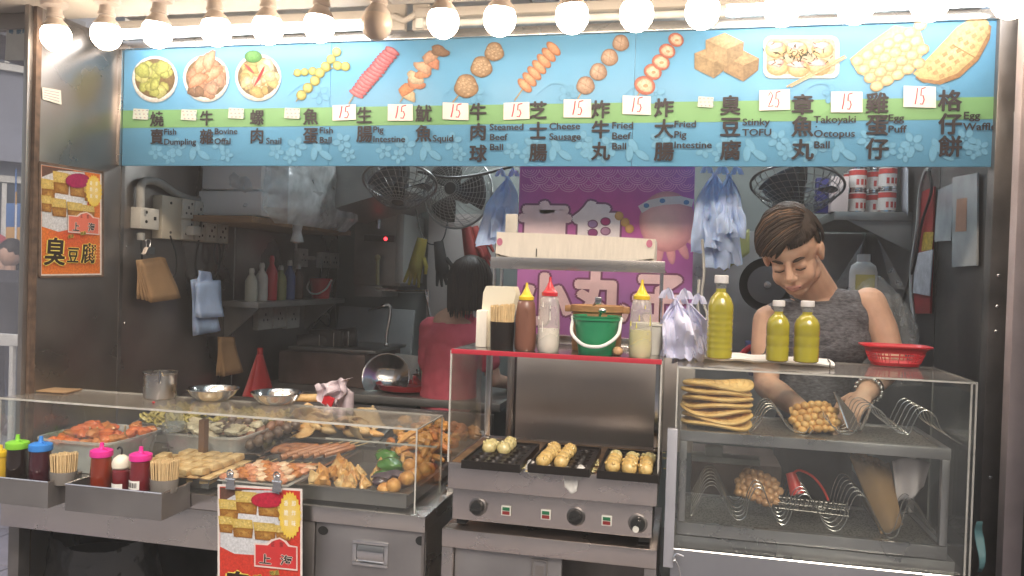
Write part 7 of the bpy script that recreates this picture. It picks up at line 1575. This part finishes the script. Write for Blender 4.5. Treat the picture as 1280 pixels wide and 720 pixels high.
# hair: cap plus locks swept across the forehead
hairm = mat('brown_hair', (.050, .030, .020), .65, col2=(.014, .010, .008), vscale=30, stretch=(1, 1, .25), bump=.3, bscale=160)
q = M()
def hs_(u, v):
    a = u*2*math.pi; th = v*R(104) if math.sin(a) < .2 else v*R(66); d = Vector((math.sin(th)*math.cos(a), math.sin(th)*math.sin(a), math.cos(th))); return H(d.x*.085, -.014+d.y*.104, .038+d.z*.098)
q.grid(hs_, 48, 16); hr = part('hair', q, hairm, man)
q = M(); rr_ = random.Random(4)
for i in range(420):
    a = rr_.random()*2*math.pi; th0 = R(rr_.random()*58); front = math.sin(a) > -.1
    d0 = Vector((math.sin(th0)*math.cos(a), math.sin(th0)*math.sin(a), math.cos(th0)))
    if front: da = .55*(1 if math.cos(a) < .2 else .15); th1 = th0+R(46+rr_.random()*20); a1 = a+da*(1 if math.sin(a) > 0 else 0); lim = R(84 if math.cos(a) < .2 else 70)
    else: th1 = th0+R(50); a1 = a+rr_.uniform(-.15, .15); lim = R(104)
    th1 = min(th1, lim); pts = []
    for t_ in range(6):
        f = t_/5; th = th0+(th1-th0)*f; aa = a+(a1-a)*f; rr2 = 1.03+.06*math.sin(f*3.1)+.03*rr_.random()*.5; pts.append(H(math.sin(th)*math.cos(aa)*.085*rr2, -.014+math.sin(th)*math.sin(aa)*.106*rr2, .038+math.cos(th)*.098*rr2))
    q.tube(pts, [.003, .0052, .0055, .0048, .003, .0008], 5)
part('hair_locks', q, hairm, man, kind='stuff')
def sweep(n_, seed, m, nm, wmul=1):
    rr_ = random.Random(seed); q = M()
    for i in range(n_):
        s0 = rr_.random(); d0 = Vector((.62-.25*rr_.random(), .75-1.35*s0, .80)).normalized()
        d1 = Vector((-.42-.55*min(1, s0*2.2), .98-1.6*s0, (.34-.75*s0)-.12*rr_.random())).normalized(); g_ = 1.05+.09*rr_.random(); pts = []
        for k_ in range(9):
            f = k_/8; d = d0.lerp(d1, f).normalized(); lift = 1+.05*math.sin(f*3.14); pts.append(H(d.x*.087*g_*lift, -.014+d.y*.108*g_*lift, .038+d.z*.101*g_*lift))
        q.tube(pts, [x*wmul for x in (.001, .003, .0042, .0045, .0045, .004, .0032, .002, .0006)], 5)
    part(nm, q, m, man, kind='stuff')
sweep(300, 4, mat('dark_brown_hair', (.048, .029, .020), .62, col2=(.020, .013, .010), vscale=26, stretch=(1, 1, .3)), 'fringe')
sweep(85, 14, mat('light_brown_hair', (.24, .14, .08), .6, col2=(.10, .055, .03), vscale=26, stretch=(1, 1, .3)), 'light_locks', .8)
# bracelet, tattoo, purple glove cuff
q = M(); dW = (wR-eR).normalized(); sd = dW.orthogonal().normalized(); tt = dW.cross(sd); c_ = wR-dW*.035
for i in range(16): a = 2*math.pi*i/16; q.ball(c_+(sd*math.cos(a)+tt*math.sin(a))*.037, (.0075, .0075, .0075), 8, 6)
part('bracelet', q, chrome, man)
q = M(); dW = (wR-eR).normalized(); c_ = wR-dW*.052; q.tube([c_+(sd*math.cos(2*math.pi*i/20)+tt*math.sin(2*math.pi*i/20))*.0385 for i in range(21)], .0022, 5); part('cord_bracelet', q, black, man)
q = M()
tm = mat('tattoo_ink', (.06, .075, .07), .6)
for pts in ([(952, 404), (957, 410), (953, 417), (949, 424), (955, 430)], [(948, 412), (952, 420), (958, 424), (960, 432)], [(950, 432), (957, 436), (954, 443), (948, 440)], [(945, 422), (948, 430), (946, 438)], [(957, 440), (960, 446)]):
    P_ = []
    for x, y in pts:
        yy_ = sL.lerp(eL, min(1, max(0, (y-408)/74))); rdir = ray(x, y).normalized(); # nearest surface point of the upper arm along this view line
        base = EYE + rdir*((yy_-EYE).dot(rdir)); off = (base-yy_).length; rr3 = .0545; dd = math.sqrt(max(.00002, rr3*rr3-min(off, rr3)**2)); P_.append(base-rdir*dd)
    q.tube(bez(P_, 4), .0026, 5)
part('tattoo', q, tm, man)
# hinged iron and tongs in the hands
q = M(); a = W(1043, 494, 2.47); b = W(1062, 538, 2.42); dv = (b-a).normalized(); q.prism([a, a+Vector((.012, 0, -.002)), a+Vector((.055, .0, -.05)), b+Vector((.03, 0, .004)), b], (0, .012, 0)); solo('metal_scraper', 'dark metal scraper held against the egg puff', 'scraper', q, mat('dark_blade', (.20, .18, .17), .25, .9))
q = M(); q.tube(bez([W(1043, 490, 2.46), W(1050, 508, 2.45), W(1060, 535, 2.42)]), .003, 6); q.tube(bez([W(1090, 505, 2.50), W(1083, 522, 2.46), W(1075, 538, 2.43)]), .005, 8); solo('steel_tongs', 'shiny steel tongs held in the right of the picture hand', 'tongs', q, chrome)
# ---- the woman in pink, seen from behind
YW = 4.0
wo = thing('person', 'woman with a dark bob in a pink red t-shirt, seen from behind', 'person', W(560, 520, YW))
hw = W(588, 352, YW); kk = 1.0
q = M(); q.ball(hw, (.080, .095, .11), 18, 12); q.ball(hw+Vector((.05, .03, -.05)), (.045, .05, .05), 12, 8); q.ball(hw+Vector((.098, .05, -.025)), .014, 8, 6)
nk = W(578, 392, YW); sh_ = W(566, 412, YW); pv_ = W(560, 520, YW+.02); caps(q, [hw, nk, sh_], [.055, .05, .08], 14); caps(q, [sh_, W(562, 460, YW), pv_], [.12, .13, .14], 16)
s1 = sh_+Vector((-.11, -.02, .0)); s2 = sh_+Vector((.13, .03, .0)); e1 = s1+Vector((-.02, .04, -.28)); e2 = s2+Vector((.08, .06, -.26)); 
caps(q, [s1, e1], [.05, .04]); caps(q, [e1, e1+Vector((.10, .20, -.10))], [.04, .03]); caps(q, [s2, e2], [.05, .04]); w2 = e2+Vector((.05, .22, -.05)); caps(q, [e2, w2], [.04, .03]); hand(q, w2, (.2, .8, -.2), (1, 0, 0), -1); hand(q, e1+Vector((.10, .20, -.10)), (.5, .6, -.2), (1, 0, 0), 1)
remeshed('body', q, skin, wo, .007, 4)
q = M(); caps(q, [nk+Vector((-.01, 0, -.045)), sh_+Vector((0, 0, -.03)), W(562, 460, YW), W(560, 507, YW)], [.075, .135, .142, .150], 20); q.ball(sh_+Vector((0, 0, -.05)), (.185, .12, .10), 18, 12)
caps(q, [s1, s1.lerp(e1, .62)], [.066, .064], 14); caps(q, [s2, s2.lerp(e2, .62)], [.066, .064], 14)
remeshed('t_shirt', q, mat('pink_red_cotton', (.78, .14, .19), .85, var=.2, vscale=5, bump=.3, bscale=10), wo, .008, 4, folds=.005)
q = M(); caps(q, [W(560, 512, YW), pv_+Vector((0, 0, -.12))], [.140, .15], 16)
for s_ in (-1, 1): caps(q, [Vector((pv_.x+s_*.08, YW, .80)), Vector((pv_.x+s_*.09, YW-.02, .47)), Vector((pv_.x+s_*.09, YW+.04, .09))], [.10, .07, .05], 12); q.ball((pv_.x+s_*.09, YW+.06, .065), (.05, .12, .035), 12, 8)
remeshed('trousers', q, mat('dark_denim'), wo, .012, 3)
q = M()
def bob(u, v):
    a = u*2*math.pi; th = v*R(150); face = max(0, math.cos(a-R(38)))**3; th = min(th, R(150-80*face)); d = Vector((math.sin(th)*math.cos(a), math.sin(th)*math.sin(a), math.cos(th))); s_ = 1.0+.10*v; n_ = 1+.03*math.sin(a*14+v*3)
    zz = d.z*.125 if th < R(95) else -.01-(th-R(95))*.155
    rxy = (math.sin(th) if th < R(90) else 1.0-.06*(v-.6)); return hw+Vector((rxy*math.cos(a)*.098*s_*n_, rxy*math.sin(a)*.112*s_*n_, zz+.012))
q.grid(bob, 64, 24); hr = part('hair', q, mat('dark_hair', (.045, .026, .018), .45, col2=(.012, .008, .006), vscale=40, stretch=(1, 1, .2), bump=.4, bscale=120), wo, solid=.006)

q = M(); rr_ = random.Random(9)
for i in range(260):
    a = rr_.random()*6.283; face = max(0, math.cos(a-R(38)))**3
    if face > .6: continue
    th0 = R(20+rr_.random()*50); pts = []; L_ = R(150)-R(60)*face+rr_.uniform(-.15, .2); w0 = rr_.uniform(-.12, .12); g_ = 1.05+.06*rr_.random()
    for k_ in range(7):
        th = th0+(L_-th0)*k_/6; d_ = Vector((math.sin(min(th, 1.5))*math.cos(a+w0*k_/6), math.sin(min(th, 1.5))*math.sin(a+w0*k_/6), math.cos(th))); zz = d_.z*.125 if th < R(95) else -.01-(th-R(95))*.165
        pts.append(hw+Vector((d_.x*.103*g_, d_.y*.117*g_, zz+.012)))
    q.tube(pts, [.002, .005, .006, .006, .005, .004, .001], 4)
part('hair_locks', q, MATS['dark_hair'], wo, kind='stuff')

# ============================================================ HAZE (cooking steam, plus an added veil for lens flare and lifted blacks)
hz = M(); hz.box((-21, -19, -1), (22, 31, 17.2)); ho = mesh('haze', hz, MATS['rubber'] if 'rubber' in MATS else rubber, Vector((0, 0, 0)), False)
hm_ = bpy.data.materials.new('haze_air'); hm_.use_nodes = True; nt = hm_.node_tree; nt.nodes.clear(); o_ = nt.nodes.new('ShaderNodeOutputMaterial'); pvn = nt.nodes.new('ShaderNodeVolumePrincipled')
pvn.inputs['Color'].default_value = (.95, .93, .92, 1); pvn.inputs['Density'].default_value = HAZE; pvn.inputs['Anisotropy'].default_value = .35; nt.links.new(pvn.outputs[0], o_.inputs['Volume'])
ho.data.materials.clear(); ho.data.materials.append(hm_); ho['kind'] = 'stuff'
